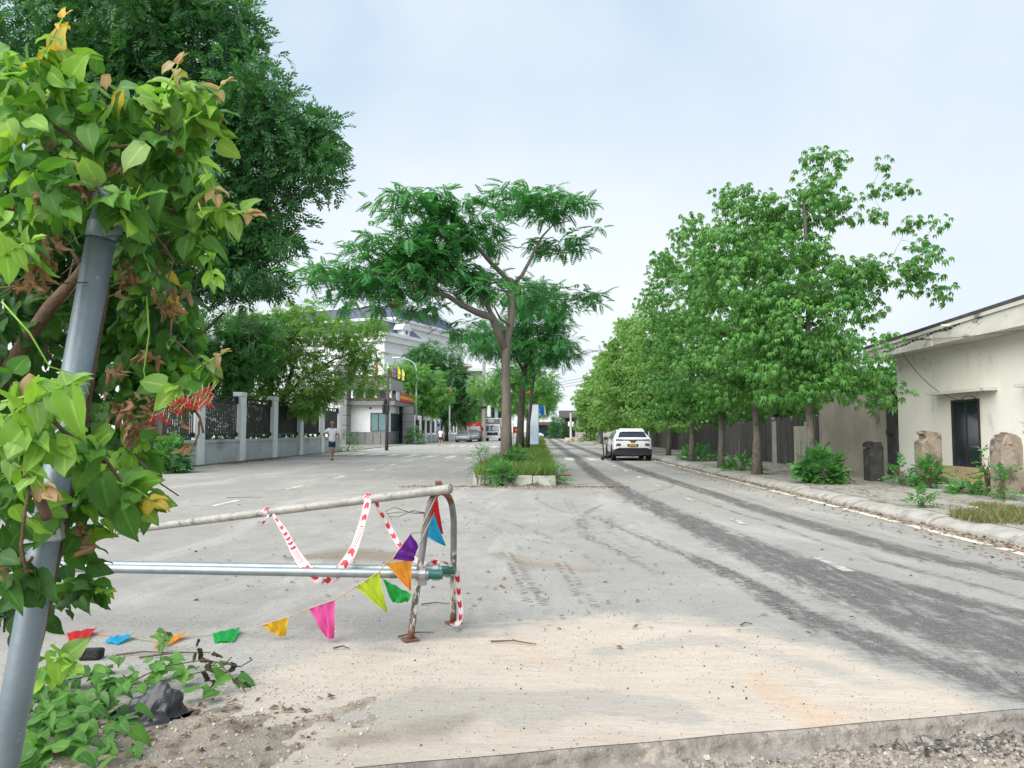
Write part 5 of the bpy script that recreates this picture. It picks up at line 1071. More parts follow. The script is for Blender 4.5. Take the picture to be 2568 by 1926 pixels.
# ------------------------------------------------------------------ vehicles
M['car_white'] = pm('white_car_paint', (.80, .81, .81), (.77, .78, .785), 1, .3, coat=.6)
M['car_silver'] = pm('silver_paint', (.48, .50, .51), (.45, .47, .48), 1, .3, metal=.45, coat=.6)
M['car_grey'] = pm('grey_paint', (.25, .255, .26), (.22, .225, .23), 1, .3, metal=.45, coat=.6)
M['trim'] = pm('dark_trim', (.022, .024, .028), (.03, .032, .035), 3, .55)
M['wglass'] = pm('windscreen', (.10, .13, .145), (.07, .09, .10), 1.2, .06, spec=.7)
M['rim'] = pm('alloy_rim', (.35, .36, .37), None, 8, .35, metal=.7)
M['red_lamp'] = pm('tail_lamp', (.16, .03, .035), (.10, .02, .025), 8, .25)
M['lamp'] = pm('head_lamp', (.55, .58, .60), (.42, .45, .47), 8, .15, spec=.7)
M['plate_y'] = pm('yellow_plate', (.78, .42, .06), None, 9, .5); M['plate_w'] = pm('white_plate', (.68, .68, .66), None, 9, .5)
def loft(stations):
    """body shell: each station is (y, z_bottom, w_side, z_belt, w_belt, z_top, w_top)"""
    mb = MB(); rings = []
    for y, zb, wm, zl, wl, zt, wt in stations:
        h = [(wm * .86, zb), (wm * .985, zb + .12), (wm, zb + (zl - zb) * .55), (wl, zl), (wl * .35 + wt * .65 + .03, zl + (zt - zl) * .6), (wt, zt - .03), (wt * .62, zt)]
        rings.append([(x, y, z) for x, z in h] + [(-x, y, z) for x, z in reversed(h)])
    n = len(rings[0]); vs = [p for r in rings for p in r]
    fs = [(i * n + j, i * n + (j + 1) % n, (i + 1) * n + (j + 1) % n, (i + 1) * n + j) for i in range(len(rings) - 1) for j in range(n)]
    fs += [tuple(range(n)), tuple(range((len(rings) - 1) * n, len(rings) * n))]
    return mb.add(vs, fs)
def sub(o, lv=2):
    md = o.modifiers.new('subsurf', 'SUBSURF'); md.levels = 1; md.render_levels = lv; o.data.polygons.foreach_set('use_smooth', [True] * len(o.data.polygons)); return o
def wheel(root, x, y, r, w):
    s = 1 if x > 0 else -1
    o = MB(); o.lathe((x, y, r), [(r * .6, -w / 2), (r * .95, -w / 2), (r, -w * .3), (r, w * .3), (r * .95, w / 2), (r * .6, w / 2)], 22, axis='X'); ty = o.build('tyre', M['rubber'], root, local=True, smooth=False)
    o = MB(); o.lathe((x + s * (w / 2 - .02), y, r), [(r * .62, -.02), (r * .6, .012), (.05, .03)], 16, axis='X'); o.build('rim', M['rim'], ty, local=True)
def q4(mb, pts, t=(0, -.012, 0)): mb.prism(pts, t)

def crossover(loc, rz):
    """white crossover parked tail to the road"""
    c = thing('parked_car', 'white crossover with a yellow plate parked by the right kerb, seen from behind', 'car', loc, rz)
    st = [(.0, .52, .78, .86, .78, .92, .74), (.06, .40, .87, .93, .85, 1.00, .80), (.22, .27, .905, 1.0, .875, 1.07, .78), (.42, .24, .91, 1.02, .87, 1.30, .62), (.75, .22, .91, 1.02, .875, 1.455, .575), (1.5, .22, .91, 1.0, .885, 1.515, .60), (2.3, .22, .91, .98, .885, 1.48, .59), (3.0, .22, .91, .96, .87, 1.05, .74), (3.85, .24, .885, .88, .80, .93, .66), (4.2, .36, .74, .74, .66, .80, .5)]
    sub(loft(st).build('body', M['car_white'], c, local=True))
    def add(nm, mt, pts, t=(0, -.015, 0), par=None): o = MB(); o.prism(pts, t); return o.build(nm, mt, par or c, local=True)
    # tail: rear window, spoiler, light bar, lamps, plate, black bumper
    add('rear_window', M['glass'], [(-.66, .20, 1.12), (.66, .20, 1.12), (.56, .385, 1.33), (-.56, .385, 1.33)], (0, .03, -.03))
    add('spoiler', M['car_white'], [(-.58, .36, 1.36), (.58, .36, 1.36), (.54, .75, 1.475), (-.54, .75, 1.475)], (0, .02, .03))
    add('tailgate_lip', M['car_white'], [(-.78, .16, 1.02), (.78, .16, 1.02), (.76, .24, 1.075), (-.76, .24, 1.075)], (0, -.08, 0))
    lb = add('light_bar', M['trim'], [(-.79, .035, .945), (.79, .035, .945), (.79, .045, .985), (-.79, .045, .985)], (0, -.03, 0))
    add('badge_plate', M['trim'], [(-.17, .02, .98), (-.08, .015, .855), (.08, .015, .855), (.17, .02, .98)], (0, -.035, 0), lb)
    vb = MB()
    for s in (-1, 1): vb.prism([(s * .085, -.017, .965), (s * .045, -.017, .965), (0, -.017, .875 + .01), (0, -.017, .875 - .004)] if s > 0 else [(s * .085, -.017, .965), (0, -.017, .871), (0, -.017, .885), (s * .045, -.017, .965)], (0, -.008, 0))
    vb.build('v_emblem', M['metal'], lb, local=True)
    for s in (-1, 1): add('tail_lamp', M['red_lamp'], [(s * .80, .03, .70), (s * .56, .01, .705), (s * .56, .01, .80), (s * .73, .02, .80)], (0, -.025, 0))
    add('plate_recess', M['trim'], [(-.25, .012, .66), (.25, .012, .66), (.25, .012, .78), (-.25, .012, .78)], (0, -.02, 0))
    pl_ = add('number_plate', M['plate_y'], [(-.165, -.01, .645), (.165, -.01, .645), (.165, -.01, .785), (-.165, -.01, .785)], (0, -.012, 0))
    ch = MB()
    for r_, z in ((5, .725), (6, .66)):
        for k in range(r_): x = -.13 + .26 * (k + .1) / r_; ch.b2(x, x + .028, -.027, -.0225, z, z + .045)
    ch.build('plate_marks', M['trim'], pl_, local=True)
    bm_ = MB(); bm_.add([(-.86, .06, .28), (.86, .06, .28), (.88, .05, .52), (.62, .0, .60), (-.62, .0, .60), (-.88, .05, .52), (-.84, .3, .28), (.84, .3, .28), (.9, .3, .5), (.9, .3, .6), (-.9, .3, .6), (-.9, .3, .5)], [(0, 1, 2, 3, 4, 5), (1, 7, 8, 2), (0, 5, 11, 6), (3, 2, 8, 9), (4, 10, 11, 5), (3, 9, 10, 4), (0, 6, 7, 1)])
    bm_.v = [(x, y - .035, z) for x, y, z in bm_.v]; bm_.build('rear_bumper', M['trim'], c, local=True)
    for s in (-1, 1):
        add('side_window', M['glass'], [(s * .885, .80, 1.05), (s * .885, 2.55, 1.02), (s * .66, 2.2, 1.40), (s * .66, .95, 1.40)], (s * .02, 0, 0))
        add('sill_trim', M['trim'], [(s * .915, .4, .22), (s * .915, 3.7, .22), (s * .915, 3.7, .36), (s * .915, .4, .36)], (s * .015, 0, 0))
        mi = MB(); mi.box((s * 1.02, 2.55, 1.03), (.22, .12, .15), taper=.8); mi.build('mirror', M['trim'], c, local=True, bevel=.03)
        for y in (.78, 3.35): wheel(c, s * .82, y, .335, .22)
        ar_ = MB(); 
        for y in (.78, 3.35): ar_.lathe((s * .895, y, .36), [(.40, -.02), (.41, .02), (.36, .022)], 20, axis='X')
        ar_.build('wheel_arch', M['trim'], c, local=True)
    fn = MB(); fn.prism([(0, .95, 1.49), (0, 1.15, 1.50), (0, 1.0, 1.60), (0, .96, 1.60)], (.02, 0, 0)); fn.build('roof_fin', M['trim'], c, local=True)
    for s in (-1, 1): rr_ = MB(); rr_.tube([(s * .55, .95, 1.50), (s * .57, 1.3, 1.545), (s * .56, 2.0, 1.53), (s * .53, 2.3, 1.47)], .02, 6); rr_.build('roof_rail', M['trim'], c, local=True)
    un = MB(); un.b2(-.7, .7, .5, 3.8, .20, .3); un.build('underbody', M['trim'], c, local=True)
    return c
crossover((4.36, 35.25, 0), 0)

def car_front(loc, rz, label, paint, suv=False, plate='plate_w', group=None):
    """car seen nose-on: local front is at y = 0 pointing to -Y"""
    c = thing('parked_car', label, 'car', loc, rz)
    hs = 1.0 if not suv else 1.17
    st = [(.0, .40, .66, .58, .64, .64, .52), (.12, .24, .82, .68, .78, .76, .64), (.5, .20, .89, .80, .82, .88, .66), (1.25, .20, .90, .92, .86, .99, .72), (1.95, .20, .90, .95, .87, 1.36, .58), (2.6, .20, .90, .95, .87, 1.43, .58), (3.3, .20, .90, .96, .86, 1.38, .56), (4.0, .22, .88, .96, .82, 1.03, .70), (4.5, .34, .78, .86, .72, .92, .6)]
    st = [(y, zb + (.06 if suv else 0), a, zl * hs, b_, zt * hs * (1.03 if suv and i in (4, 5, 6) else 1), d) for i, (y, zb, a, zl, b_, zt, d) in enumerate(st)]
    if suv: st[7] = (4.2, .3, .89, 1.12, .86, 1.62, .58)
    sub(loft(st).build('body', paint, c, local=True))
    def add(nm, mt, pts, t=(0, -.015, 0), par=None): o = MB(); o.prism(pts, t); return o.build(nm, mt, par or c, local=True)
    add('windscreen', M['wglass'], [(-.72, 1.24, 1.0 * hs), (.72, 1.24, 1.0 * hs), (.55, 1.9, 1.33 * hs), (-.55, 1.9, 1.33 * hs)], (0, -.03, .03))
    gr = add('grille', M['trim'], [(-.40, .03, .60 * hs), (.40, .03, .60 * hs), (.34, .03, .52 * hs), (-.34, .03, .52 * hs)], (0, -.04, 0))
    add('lower_grille', M['trim'], [(-.45, .06, .30 * hs), (.45, .06, .30 * hs), (.42, .05, .38 * hs), (-.42, .05, .38 * hs)], (0, -.06, 0))
    add('emblem', M['metal'], [(-.06, -.005, .61 * hs), (.06, -.005, .61 * hs), (.05, -.005, .65 * hs), (-.05, -.005, .65 * hs)], (0, -.02, 0))
    add('number_plate', M[plate], [(-.24, .0, .42 * hs), (.24, .0, .42 * hs), (.24, .0, .50 * hs), (-.24, .0, .50 * hs)], (0, -.02, 0))
    for s in (-1, 1):
        add('head_lamp', M['lamp'], [(s * .46, .06, .60 * hs), (s * .74, .16, .62 * hs), (s * .80, .28, .72 * hs), (s * .52, .08, .68 * hs)], (0, -.05, 0))
        add('fog_lamp', M['trim'], [(s * .55, .09, .34 * hs), (s * .74, .16, .34 * hs), (s * .72, .16, .40 * hs), (s * .55, .09, .40 * hs)], (0, -.05, 0))
        add('side_window', M['glass'], [(s * .875, 1.75, 1.0 * hs), (s * .875, 3.6, 1.02 * hs), (s * .64, 3.2, 1.32 * hs), (s * .64, 2.1, 1.32 * hs)], (s * .02, 0, 0))
        mi = MB(); mi.box((s * 1.0, 1.6, 1.0 * hs), (.2, .1, .13), taper=.8); mi.build('mirror', paint, c, local=True, bevel=.03)
        for y in (.85, 3.55): wheel(c, s * .80, y, .32 * (1.1 if suv else 1), .21)
    return c
sx_ = (1158.8 - 1350) / 1900 * 94
car_front((sx_, 94, 0), 0.0, 'silver sedan parked nose-out at the head of the line by the far railings', M['car_silver'])
car_front(((1183 - 1350) / 1900 * 99.5, 99.5, 0), 0.0, 'grey sport utility car parked between the silver sedan and the red truck', M['car_grey'], True)
car_front(((1356 - 1350) / 1900 * 150, 150, 0), .5, 'distant white car parked before the dark building', M['car_white'])

def truck(loc, label, cabmat, boxmat, w, h, zcab, kind, rz=0):
    c = thing('box_truck', label, 'truck', loc, rz)
    hw = w / 2
    o = MB(); o.add([(-hw * .94, 0, .55), (hw * .94, 0, .55), (hw * .94, 1.7, .55), (-hw * .94, 1.7, .55), (-hw * .94, .02, 1.35), (hw * .94, .02, 1.35), (hw * .94, 1.7, 1.35), (-hw * .94, 1.7, 1.35), (-hw * .86, .30, zcab), (hw * .86, .30, zcab), (hw * .86, 1.7, zcab), (-hw * .86, 1.7, zcab)],
                    [(0, 1, 5, 4), (1, 2, 6, 5), (2, 3, 7, 6), (3, 0, 4, 7), (4, 5, 9, 8), (5, 6, 10, 9), (6, 7, 11, 10), (7, 4, 8, 11), (8, 9, 10, 11), (3, 2, 1, 0)])
    o.build('cab', cabmat, c, local=True, bevel=.05)
    o = MB(); o.prism([(-hw * .84, .015, 1.40), (hw * .84, .015, 1.40), (hw * .76, .25, zcab - .15), (-hw * .76, .25, zcab - .15)], (0, -.03, .01)); ws = o.build('windscreen', M['wglass'], c, local=True)
    if kind == 'white':
        o = MB(); o.b2(-.1, .35, .02, .05, 1.5, 2.0); o.build('dash_paper', pm('paper', (.5, .56, .62), None, 3), ws, local=True)
    o = MB(); o.b2(-hw * .66, hw * .66, -.03, .0, .82, 1.24); gr = o.build('grille', M['trim'], c, local=True)
    o = MB(); o.b2(-.12, .22, -.05, -.03, 1.12, 1.24); o.build('emblem', M['metal'], gr, local=True)
    o = MB(); o.b2(-hw * .96, hw * .96, -.06, .2, .42, .72); o.build('bumper', cabmat, c, local=True, bevel=.03)
    for s in (-1, 1):
        o = MB(); o.prism([(s * hw * .68, -.01, .78), (s * hw * .92, .0, .80), (s * hw * .92, .0, 1.08), (s * hw * .74, -.01, .95)], (0, -.04, 0)); o.build('head_lamp', M['lamp'], c, local=True)
        o = MB(); o.box((s * (hw + .12), .1, 1.75), (.16, .1, .5)); o.build('mirror', M['trim'], c, local=True, bevel=.02)
        o = MB(); o.prism([(s * hw * .935, .35, 1.42), (s * hw * .935, 1.4, 1.42), (s * hw * .87, 1.4, zcab - .2), (s * hw * .88, .6, zcab - .2)], (s * .02, 0, 0)); o.build('side_window', M['glass'], c, local=True)
        for y in (.8, 4.6): wheel(c, s * (hw - .2), y, .42, .28)
    o = MB(); o.b2(-hw, hw, 1.9, 7.2, .9, h); bx_ = o.build('cargo_box', boxmat, c, local=True, bevel=.02)
    o = MB(); o.b2(-hw * .4, hw * .4, 1.7, 7.0, .5, .9); o.build('chassis', M['trim'], c, local=True)
    if kind == 'red':
        o = MB(); o.add([(-hw * .95, .5, zcab), (hw * .95, .5, zcab), (hw, 1.9, zcab), (-hw, 1.9, zcab), (-hw * .95, .45, h - .06), (hw * .95, .45, h - .06), (hw, 1.9, h - .02), (-hw, 1.9, h - .02)], [(0, 1, 5, 4), (1, 2, 6, 5), (2, 3, 7, 6), (3, 0, 4, 7), (4, 5, 6, 7), (0, 3, 2, 1)]); fr_ = o.build('front_overhang', boxmat, c, local=True, bevel=.03)
        for txt, sz_, z in (('J&T', .30, h - .60), ('EXPRESS', .15, h - .26)):
            cu = bpy.data.curves.new('lettering', 'FONT'); cu.body = txt; cu.size = sz_; cu.align_x = 'CENTER'; cu.extrude = .01; to = bpy.data.objects.new('tmp', cu); COL.objects.link(to)
            me_ = bpy.data.meshes.new_from_object(to.evaluated_get(bpy.context.evaluated_depsgraph_get())); bpy.data.objects.remove(to)
            lo = link('lettering', me_, fr_); lo.location = (0, .40, z); lo.rotation_euler = (math.pi / 2, 0, 0); lo.data.materials.clear(); lo.data.materials.append(M['white'])
    else:
        o = MB(); o.b2(-hw - .02, hw + .02, 1.86, 1.96, h - .12, h + .02); o.b2(-hw - .02, -hw + .08, 1.86, 1.96, .95, h - .12); o.b2(hw - .08, hw + .02, 1.86, 1.96, .95, h - .12); o.build('box_frame', M['white'], c, local=True)
        o = MB(); o.b2(-.75, .1, 1.84, 1.9, zcab + .3, zcab + .8); o.build('front_vent', M['greywall'], c, local=True)
        for k in range(3): o = MB(); o.b2(hw - .05, hw + .02, 2.2, 4.0, .45 + k * .18, .52 + k * .18); o.build('side_guard', M['metal'], c, local=True)
    return c
truck(((1188 - 1350) / 1900 * 103, 103.5, 0), 'red parcel box truck parked behind the grey car', pm('truck_red', (.55, .03, .04), (.48, .03, .04), 1, .4, coat=.4), bpy.data.materials['truck_red'], 2.0, 2.72, 2.15, 'red')
truck(((1235 - 1350) / 1900 * 107, 107, 0), 'white cab box truck with a grey cargo box right of the concrete pole', M['car_white'], pm('box_grey', (.24, .245, .25), (.20, .205, .21), 1, .6), 2.3, 3.25, 2.35, 'white')

# trolley jack beside the crossover
jk = thing('trolley_jack', 'black trolley jack with an upright handle beside the white crossover', 'jack', (3.18, 36.2, 0))
o = MB(); o.prism([(3.02, 36.1, .08), (3.55, 36.3, .07), (3.55, 36.3, .20), (3.2, 36.15, .24), (3.02, 36.1, .2)], (.02, .16, 0)); o.build('frame', M['trim'], jk)
o = MB(); o.tube([(3.10, 36.2, .15), (3.07, 36.2, .6), (3.03, 36.2, 1.42)], .03, 8); o.build('handle', M['trim'], jk)
for x, y in ((3.03, 36.02), (3.05, 36.36), (3.5, 36.2)): o = MB(); o.lathe((x, y - .03, .085), [(.085, 0), (.085, .06)], 12, axis='Y'); o.build('caster', M['rubber'], jk)
o = MB(); o.tube([(3.2, 36.2, .18), (3.45, 36.2, .26)], .05, 6); o.build('lift_arm', M['trim'], jk)

# ------------------------------------------------------------------ people
def skin(name, chains, mat, parent, ysc=.8, lv=1):
    """one continuous surface grown round connected joints"""
    me = bpy.data.meshes.new(name); V = []; E = []; Rr = []; idx = {}
    for ch in chains:
        prev = None
        for p, r in ch:
            k = tuple(round(x, 4) for x in p)
            if k not in idx: idx[k] = len(V); V.append((p[0], p[1] / ysc, p[2])); Rr.append(r)
            if prev is not None: E.append((prev, idx[k]))
            prev = idx[k]
    me.from_pydata(V, E, []); o = bpy.data.objects.new('tmp_skin', me); COL.objects.link(o)
    md = o.modifiers.new('skin', 'SKIN'); md.use_smooth_shade = True
    for i, r in enumerate(Rr): 
        sv = me.skin_vertices[0].data[i]; sv.radius = (r, r) if not isinstance(r, tuple) else r; sv.use_root = (i == 0)
    s = o.modifiers.new('sub', 'SUBSURF'); s.levels = lv; s.render_levels = lv
    bpy.context.view_layer.update()
    res = bpy.data.meshes.new_from_object(o.evaluated_get(bpy.context.evaluated_depsgraph_get())); bpy.data.objects.remove(o)
    for v in res.vertices: v.co.y *= ysc
    res.materials.clear(); res.materials.append(mat); res.name = name
    for p in res.polygons: p.use_smooth = True
    return link(name, res, parent)
M['skin'] = pm('skin', (.36, .20, .13), (.31, .17, .11), 8, .6); M['skin2'] = pm('skin_light', (.46, .28, .20), (.40, .24, .17), 8, .6)
M['tee'] = pm('white_tee', (.70, .69, .72), (.62, .61, .65), 4, .9, bmp=.3, bscale=9); M['shorts'] = pm('navy_shorts', (.025, .042, .075), (.018, .03, .055), 6, .9); M['shorts2'] = pm('black_shorts', (.015, .018, .03), None, 6, .9)
M['cap'] = pm('tan_cap', (.26, .19, .13), None, 8, .9); M['hair'] = pm('black_hair', (.015, .013, .012), None, 9, .7); M['sandal'] = pm('sandal', (.02, .02, .02), None, 9, .8)
def person(label, loc, h, pose, skinm, shortm, cap, rz=0):
    r = thing('person', label, 'person', loc, rz); k = h / 1.78; 
    def S_(p): return tuple(x * k for x in p)
    P = dict(pel=(0, 0, .93), spi=(0, .01, 1.12), che=(0, 0, 1.33), nek=(0, -.005, 1.49), hb=(0, -.02, 1.58), hd=(0, -.03, 1.66), hc=(0, -.01, 1.74), shR=(-.17, 0, 1.42), shL=(.17, 0, 1.42), hiR=(-.09, 0, .90), hiL=(.09, 0, .90)); P.update(pose)
    P = {a: S_(b_) for a, b_ in P.items()}
    def c(*a): return [(P[n], rr * k) for n, rr in a]
    hands = []
    for s in 'RL':
        w_, hn = Vector(P['wr' + s]), Vector(P['ha' + s]); d = (hn - w_).normalized(); sd_ = d.cross(Vector((0, 1, 0))).normalized() if abs(d.y) < .9 else Vector((1, 0, 0))
        for q in range(4): a = hn + sd_ * (.012 * (q - 1.5)) * k; hands.append([(tuple(hn), .024 * k), (tuple(a + d * .035 * k), .010 * k), (tuple(a + d * (.072 - .008 * abs(q - 1.3)) * k + Vector((0, -.012, 0))), .008 * k)])
        th = hn + Vector((0, -.028, .0)) * k; hands.append([(tuple(hn), .024 * k), (tuple(th + d * .01 * k), .010 * k), (tuple(th + d * .045 * k), .008 * k)])
    body = [c(('pel', .12), ('spi', .115), ('che', .125), ('nek', .05), ('hb', .07), ('hd', .088), ('hc', .072)), c(('che', .125), ('shR', .06), ('elR', .04), ('wrR', .028), ('haR', .024)), c(('che', .125), ('shL', .06), ('elL', .04), ('wrL', .028), ('haL', .024)),
            c(('pel', .12), ('hiR', .085), ('knR', .055), ('cfR', .05), ('anR', .034), ('toR', .026)), c(('pel', .12), ('hiL', .085), ('knL', .055), ('cfL', .05), ('anL', .034), ('toL', .026))]
    skin('body', body + hands, skinm, r)
    nz = MB(); hd = P['hd']; nz.prism([(-.012 * k, hd[1] - .082 * k, hd[2] - .02 * k), (.012 * k, hd[1] - .082 * k, hd[2] - .02 * k), (0, hd[1] - .08 * k, hd[2] + .03 * k)], (0, -.022 * k, -.005 * k)); nz.build('nose', skinm, r, local=True, bevel=.003)
    fc = MB()
    for s in (-1, 1): fc.lathe((s * .032 * k, hd[1] - .083 * k, hd[2] + .02 * k), [(.010 * k, -.004), (.011 * k, .006)], 6, axis='Y')
    fc.b2(-.025 * k, .025 * k, hd[1] - .085 * k, hd[1] - .07 * k, hd[2] - .052 * k, hd[2] - .044 * k); fc.build('face_features', M['hair'], r, local=True)
    ea = MB()
    for s in (-1, 1): ea.lathe((s * .088 * k, hd[1] + .01, hd[2]), [(.008, -.01), (.026 * k, 0), (.008, .01)], 8, axis='X')
    ea.build('ear', skinm, r, local=True)
    def mid(a, b_, t_): return tuple(Vector(a).lerp(Vector(b_), t_))
    hem = (0, 0, .80 * k)
    tee = [[(hem, .175 * k), ((0, 0, .95 * k), .170 * k), (P['spi'], .160 * k), (P['che'], .155 * k), ((0, 0, 1.455 * k), .085 * k)], [(P['che'], .155 * k), (P['shR'], .085 * k), (mid(P['shR'], P['elR'], .72), .075 * k)], [(P['che'], .155 * k), (P['shL'], .085 * k), (mid(P['shL'], P['elL'], .72), .075 * k)]]
    skin('t_shirt', tee, M['tee'], r)
    sh = [[(S_((0, 0, .99)), .14 * k), (P['pel'], .15 * k), (P['hiR'], .115 * k), (mid(P['hiR'], P['knR'], .85), .095 * k)], [(P['pel'], .15 * k), (P['hiL'], .115 * k), (mid(P['hiL'], P['knL'], .85), .095 * k)]]
    skin('shorts', sh, shortm, r)
    if cap:
        o = MB(); o.lathe((0, hd[1] + .005, hd[2] + .035 * k), [(.098 * k, 0), (.100 * k, .03 * k), (.085 * k, .075 * k), (.04 * k, .098 * k), (.005, .10 * k)], 14); o.prism([(-.085 * k, hd[1] - .06 * k, hd[2] + .04 * k), (.085 * k, hd[1] - .06 * k, hd[2] + .04 * k), (.06 * k, hd[1] - .165 * k, hd[2] + .025 * k), (-.06 * k, hd[1] - .165 * k, hd[2] + .025 * k)], (0, 0, .012)); o.build('cap', M['cap'], r, local=True, smooth=True)
    else:
        o = MB(); o.lathe((0, hd[1] + .018, hd[2] + .03 * k), [(.094 * k, -.03 * k), (.098 * k, .02 * k), (.086 * k, .065 * k), (.045 * k, .092 * k), (.005, .096 * k)], 14); o.build('hair', M['hair'], r, local=True, smooth=True)
    for s in 'RL':
        a, t2 = Vector(P['an' + s]), Vector(P['to' + s]); o = MB(); zb = min(a.z, t2.z) ; d = (t2 - a); d.z = 0; d.normalize(); n_ = Vector((-d.y, d.x, 0)); f0 = a - d * .06 * k; f1 = t2 + d * .05 * k; z0 = max(.0, a.z - .085 * k); z1 = max(0, t2.z - .03 * k)
        o.add([f0 - n_ * .04 + Vector((0, 0, z0 - f0.z)), f0 + n_ * .04 + Vector((0, 0, z0 - f0.z)), f1 + n_ * .048 + Vector((0, 0, z1 - f1.z)), f1 - n_ * .048 + Vector((0, 0, z1 - f1.z)), f0 - n_ * .04 + Vector((0, 0, z0 + .025 - f0.z)), f0 + n_ * .04 + Vector((0, 0, z0 + .025 - f0.z)), f1 + n_ * .048 + Vector((0, 0, z1 + .025 - f1.z)), f1 - n_ * .048 + Vector((0, 0, z1 + .025 - f1.z))], [(0, 1, 2, 3), (4, 5, 6, 7), (0, 1, 5, 4), (1, 2, 6, 5), (2, 3, 7, 6), (3, 0, 4, 7)]); o.build('sandal', M['sandal'], r, local=True)
    return r
p1 = G(832, 1154)
person('man in tan cap, white T-shirt and navy shorts walking, one hand on hip', (p1.x, p1.y, 0), 1.82,
       dict(elR=(-.40, .08, 1.20), wrR=(-.28, .12, 1.04), haR=(-.22, .13, .98), elL=(.30, .02, 1.14), wrL=(.35, -.06, .90), haL=(.355, -.09, .83), knR=(-.075, -.10, .50), cfR=(-.06, -.10, .38), anR=(-.05, -.17, .09), toR=(-.055, -.30, .035), knL=(.07, -.04, .49), cfL=(.06, .03, .38), anL=(.04, .16, .14), toL=(.04, .06, .035)), M['skin'], M['shorts'], True, .35)
p2 = G(1105, 1117)
person('bareheaded man in a white T-shirt and black shorts standing by the far railings', (p2.x, p2.y, 0), 1.68,
       dict(elR=(-.28, .02, 1.14), wrR=(-.27, -.06, .92), haR=(-.25, -.09, .86), elL=(.27, .02, 1.13), wrL=(.29, -.04, .90), haL=(.29, -.06, .83), knR=(-.12, -.02, .50), cfR=(-.13, 0, .38), anR=(-.14, .01, .085), toR=(-.17, -.13, .03), knL=(.12, -.02, .50), cfL=(.13, 0, .38), anL=(.14, .01, .085), toL=(.17, -.13, .03)), M['skin2'], M['shorts2'], False, -.1)
# ------------------------------------------------------------------ pipe barrier with tape and bunting
def VX(px, D): return (px - 1163) / 1637 * D
Nf, Ff_ = Gv(886, 1384), Gv(979, 1347)
def up_(s, z): p = Nf.lerp(Ff_, s); return Vector((p.x, p.y, z))
m, t, b = newmat('peeling_steel'); b.inputs['Roughness'].default_value = .6
sz = N(t, 'ShaderNodeSeparateXYZ'); t.links.new(N(t, 'ShaderNodeNewGeometry').outputs['Position'], sz.inputs[0])
steel = mixc(t, mrange(t, noise(t, 14, 4), .35, .65), (.165, .165, .165), (.105, .105, .108))
rustc = mixc(t, mrange(t, noise(t, 30, 4), .4, .6), (.20, .075, .04), (.12, .05, .03))
topr = mrange(t, math_(t, 'ADD', sz.outputs['Z'], math_(t, 'MULTIPLY', noise(t, 9, 5), .5)), 1.08, 1.2)
botr = mrange(t, math_(t, 'ADD', sz.outputs['Z'], math_(t, 'MULTIPLY', noise(t, 14, 5), .25)), .17, .26, 1, 0)
white = mixc(t, mrange(t, noise(t, 22, 5, .7, None, (1, 1, .45)), .47, .53), (.58, .55, .48), (.10, .09, .085))
c = mixc(t, mrange(t, math_(t, 'ADD', sz.outputs['Z'], math_(t, 'MULTIPLY', noise(t, 16, 4), .12)), .52, .58, 1, 0), steel, white)
c = mixc(t, mrange(t, noise(t, 7, 5), .62, .68), c, rustc); c = mixc(t, topr, c, rustc); c = mixc(t, botr, c, rustc)
t.links.new(c, b.inputs['Base Color']); bump(t, b, noise(t, 60, 4), .3, .003); M['peel'] = m
M['oldpipe'] = pm('weathered_pipe', (.42, .40, .365), (.29, .28, .26), 12, .6, metal=.25, bmp=.3, bscale=60, stain=(.20, .185, .165), sscale=9, sth=(.56, .66))
M['newpipe'] = pm('galvanised_pipe', (.33, .37, .385), (.26, .295, .31), 8, .45, metal=.65, stain=(.20, .22, .225), sscale=6)
M['green_end'] = pm('green_band', (.02, .13, .11), (.015, .10, .085), 9, .4); M['rusty'] = pm('rust', (.22, .10, .06), (.14, .06, .04), 25, .9, bmp=.4)
br_ = thing('pipe_barrier', 'makeshift pipe barrier with a peeling rusty bent-pipe stand', 'barrier', (Nf.x, Nf.y, 0))
pts = [up_(0, 0), up_(.12, .27), up_(.27, .60), up_(.35, .77), up_(.40, .845), up_(.47, .895), up_(.56, .927), up_(.67, .938), up_(.78, .925), up_(.87, .895), up_(.94, .845), up_(.985, .77), up_(1.0, .68), up_(1, .3), up_(1, 0)]
o = MB(); CR = []
for i in range(len(pts) - 1):
    p0, p1, p2, p3 = pts[max(0, i - 1)], pts[i], pts[i + 1], pts[min(len(pts) - 1, i + 2)]
    for q_ in range(4): q = q_ / 4; CR.append(.5 * ((2 * p1) + (p2 - p0) * q + (2 * p0 - 5 * p1 + 4 * p2 - p3) * q * q + (3 * p1 - p0 - 3 * p2 + p3) * q ** 3))
o.tube(CR + [pts[-1]], .0225, 14); o.build('bent_stand', M['peel'], br_, smooth=True)
for p in (Nf, Ff_):
    o = MB(); o.box((p.x, p.y, .008), (.10, .09, .010), .5); o.build('foot_plate', M['rusty'], br_)
cb0, cb1 = up_(.2, .40), up_(1.0, .37)
o = MB(); o.tube([cb0, cb1], .03, 12); o.build('cross_tube', M['metal'], br_, smooth=True)
for s in (.12, .86): p = cb0.lerp(cb1, s); d = (cb1 - cb0).normalized(); o = MB(); o.tube([p - d * .025, p + d * .025], .042, 12); o.build('clamp', M['metal'], br_)
UP1 = Vector((VX(974, 5.12), 5.12, CAM_H - (1056 - 933) / 1637 * 5.12)); UP0 = Vector((VX(150, 6.7), 6.7, CAM_H - (1163 - 933) / 1637 * 6.7)); UPx = UP1 + (UP0 - UP1) * 1.06
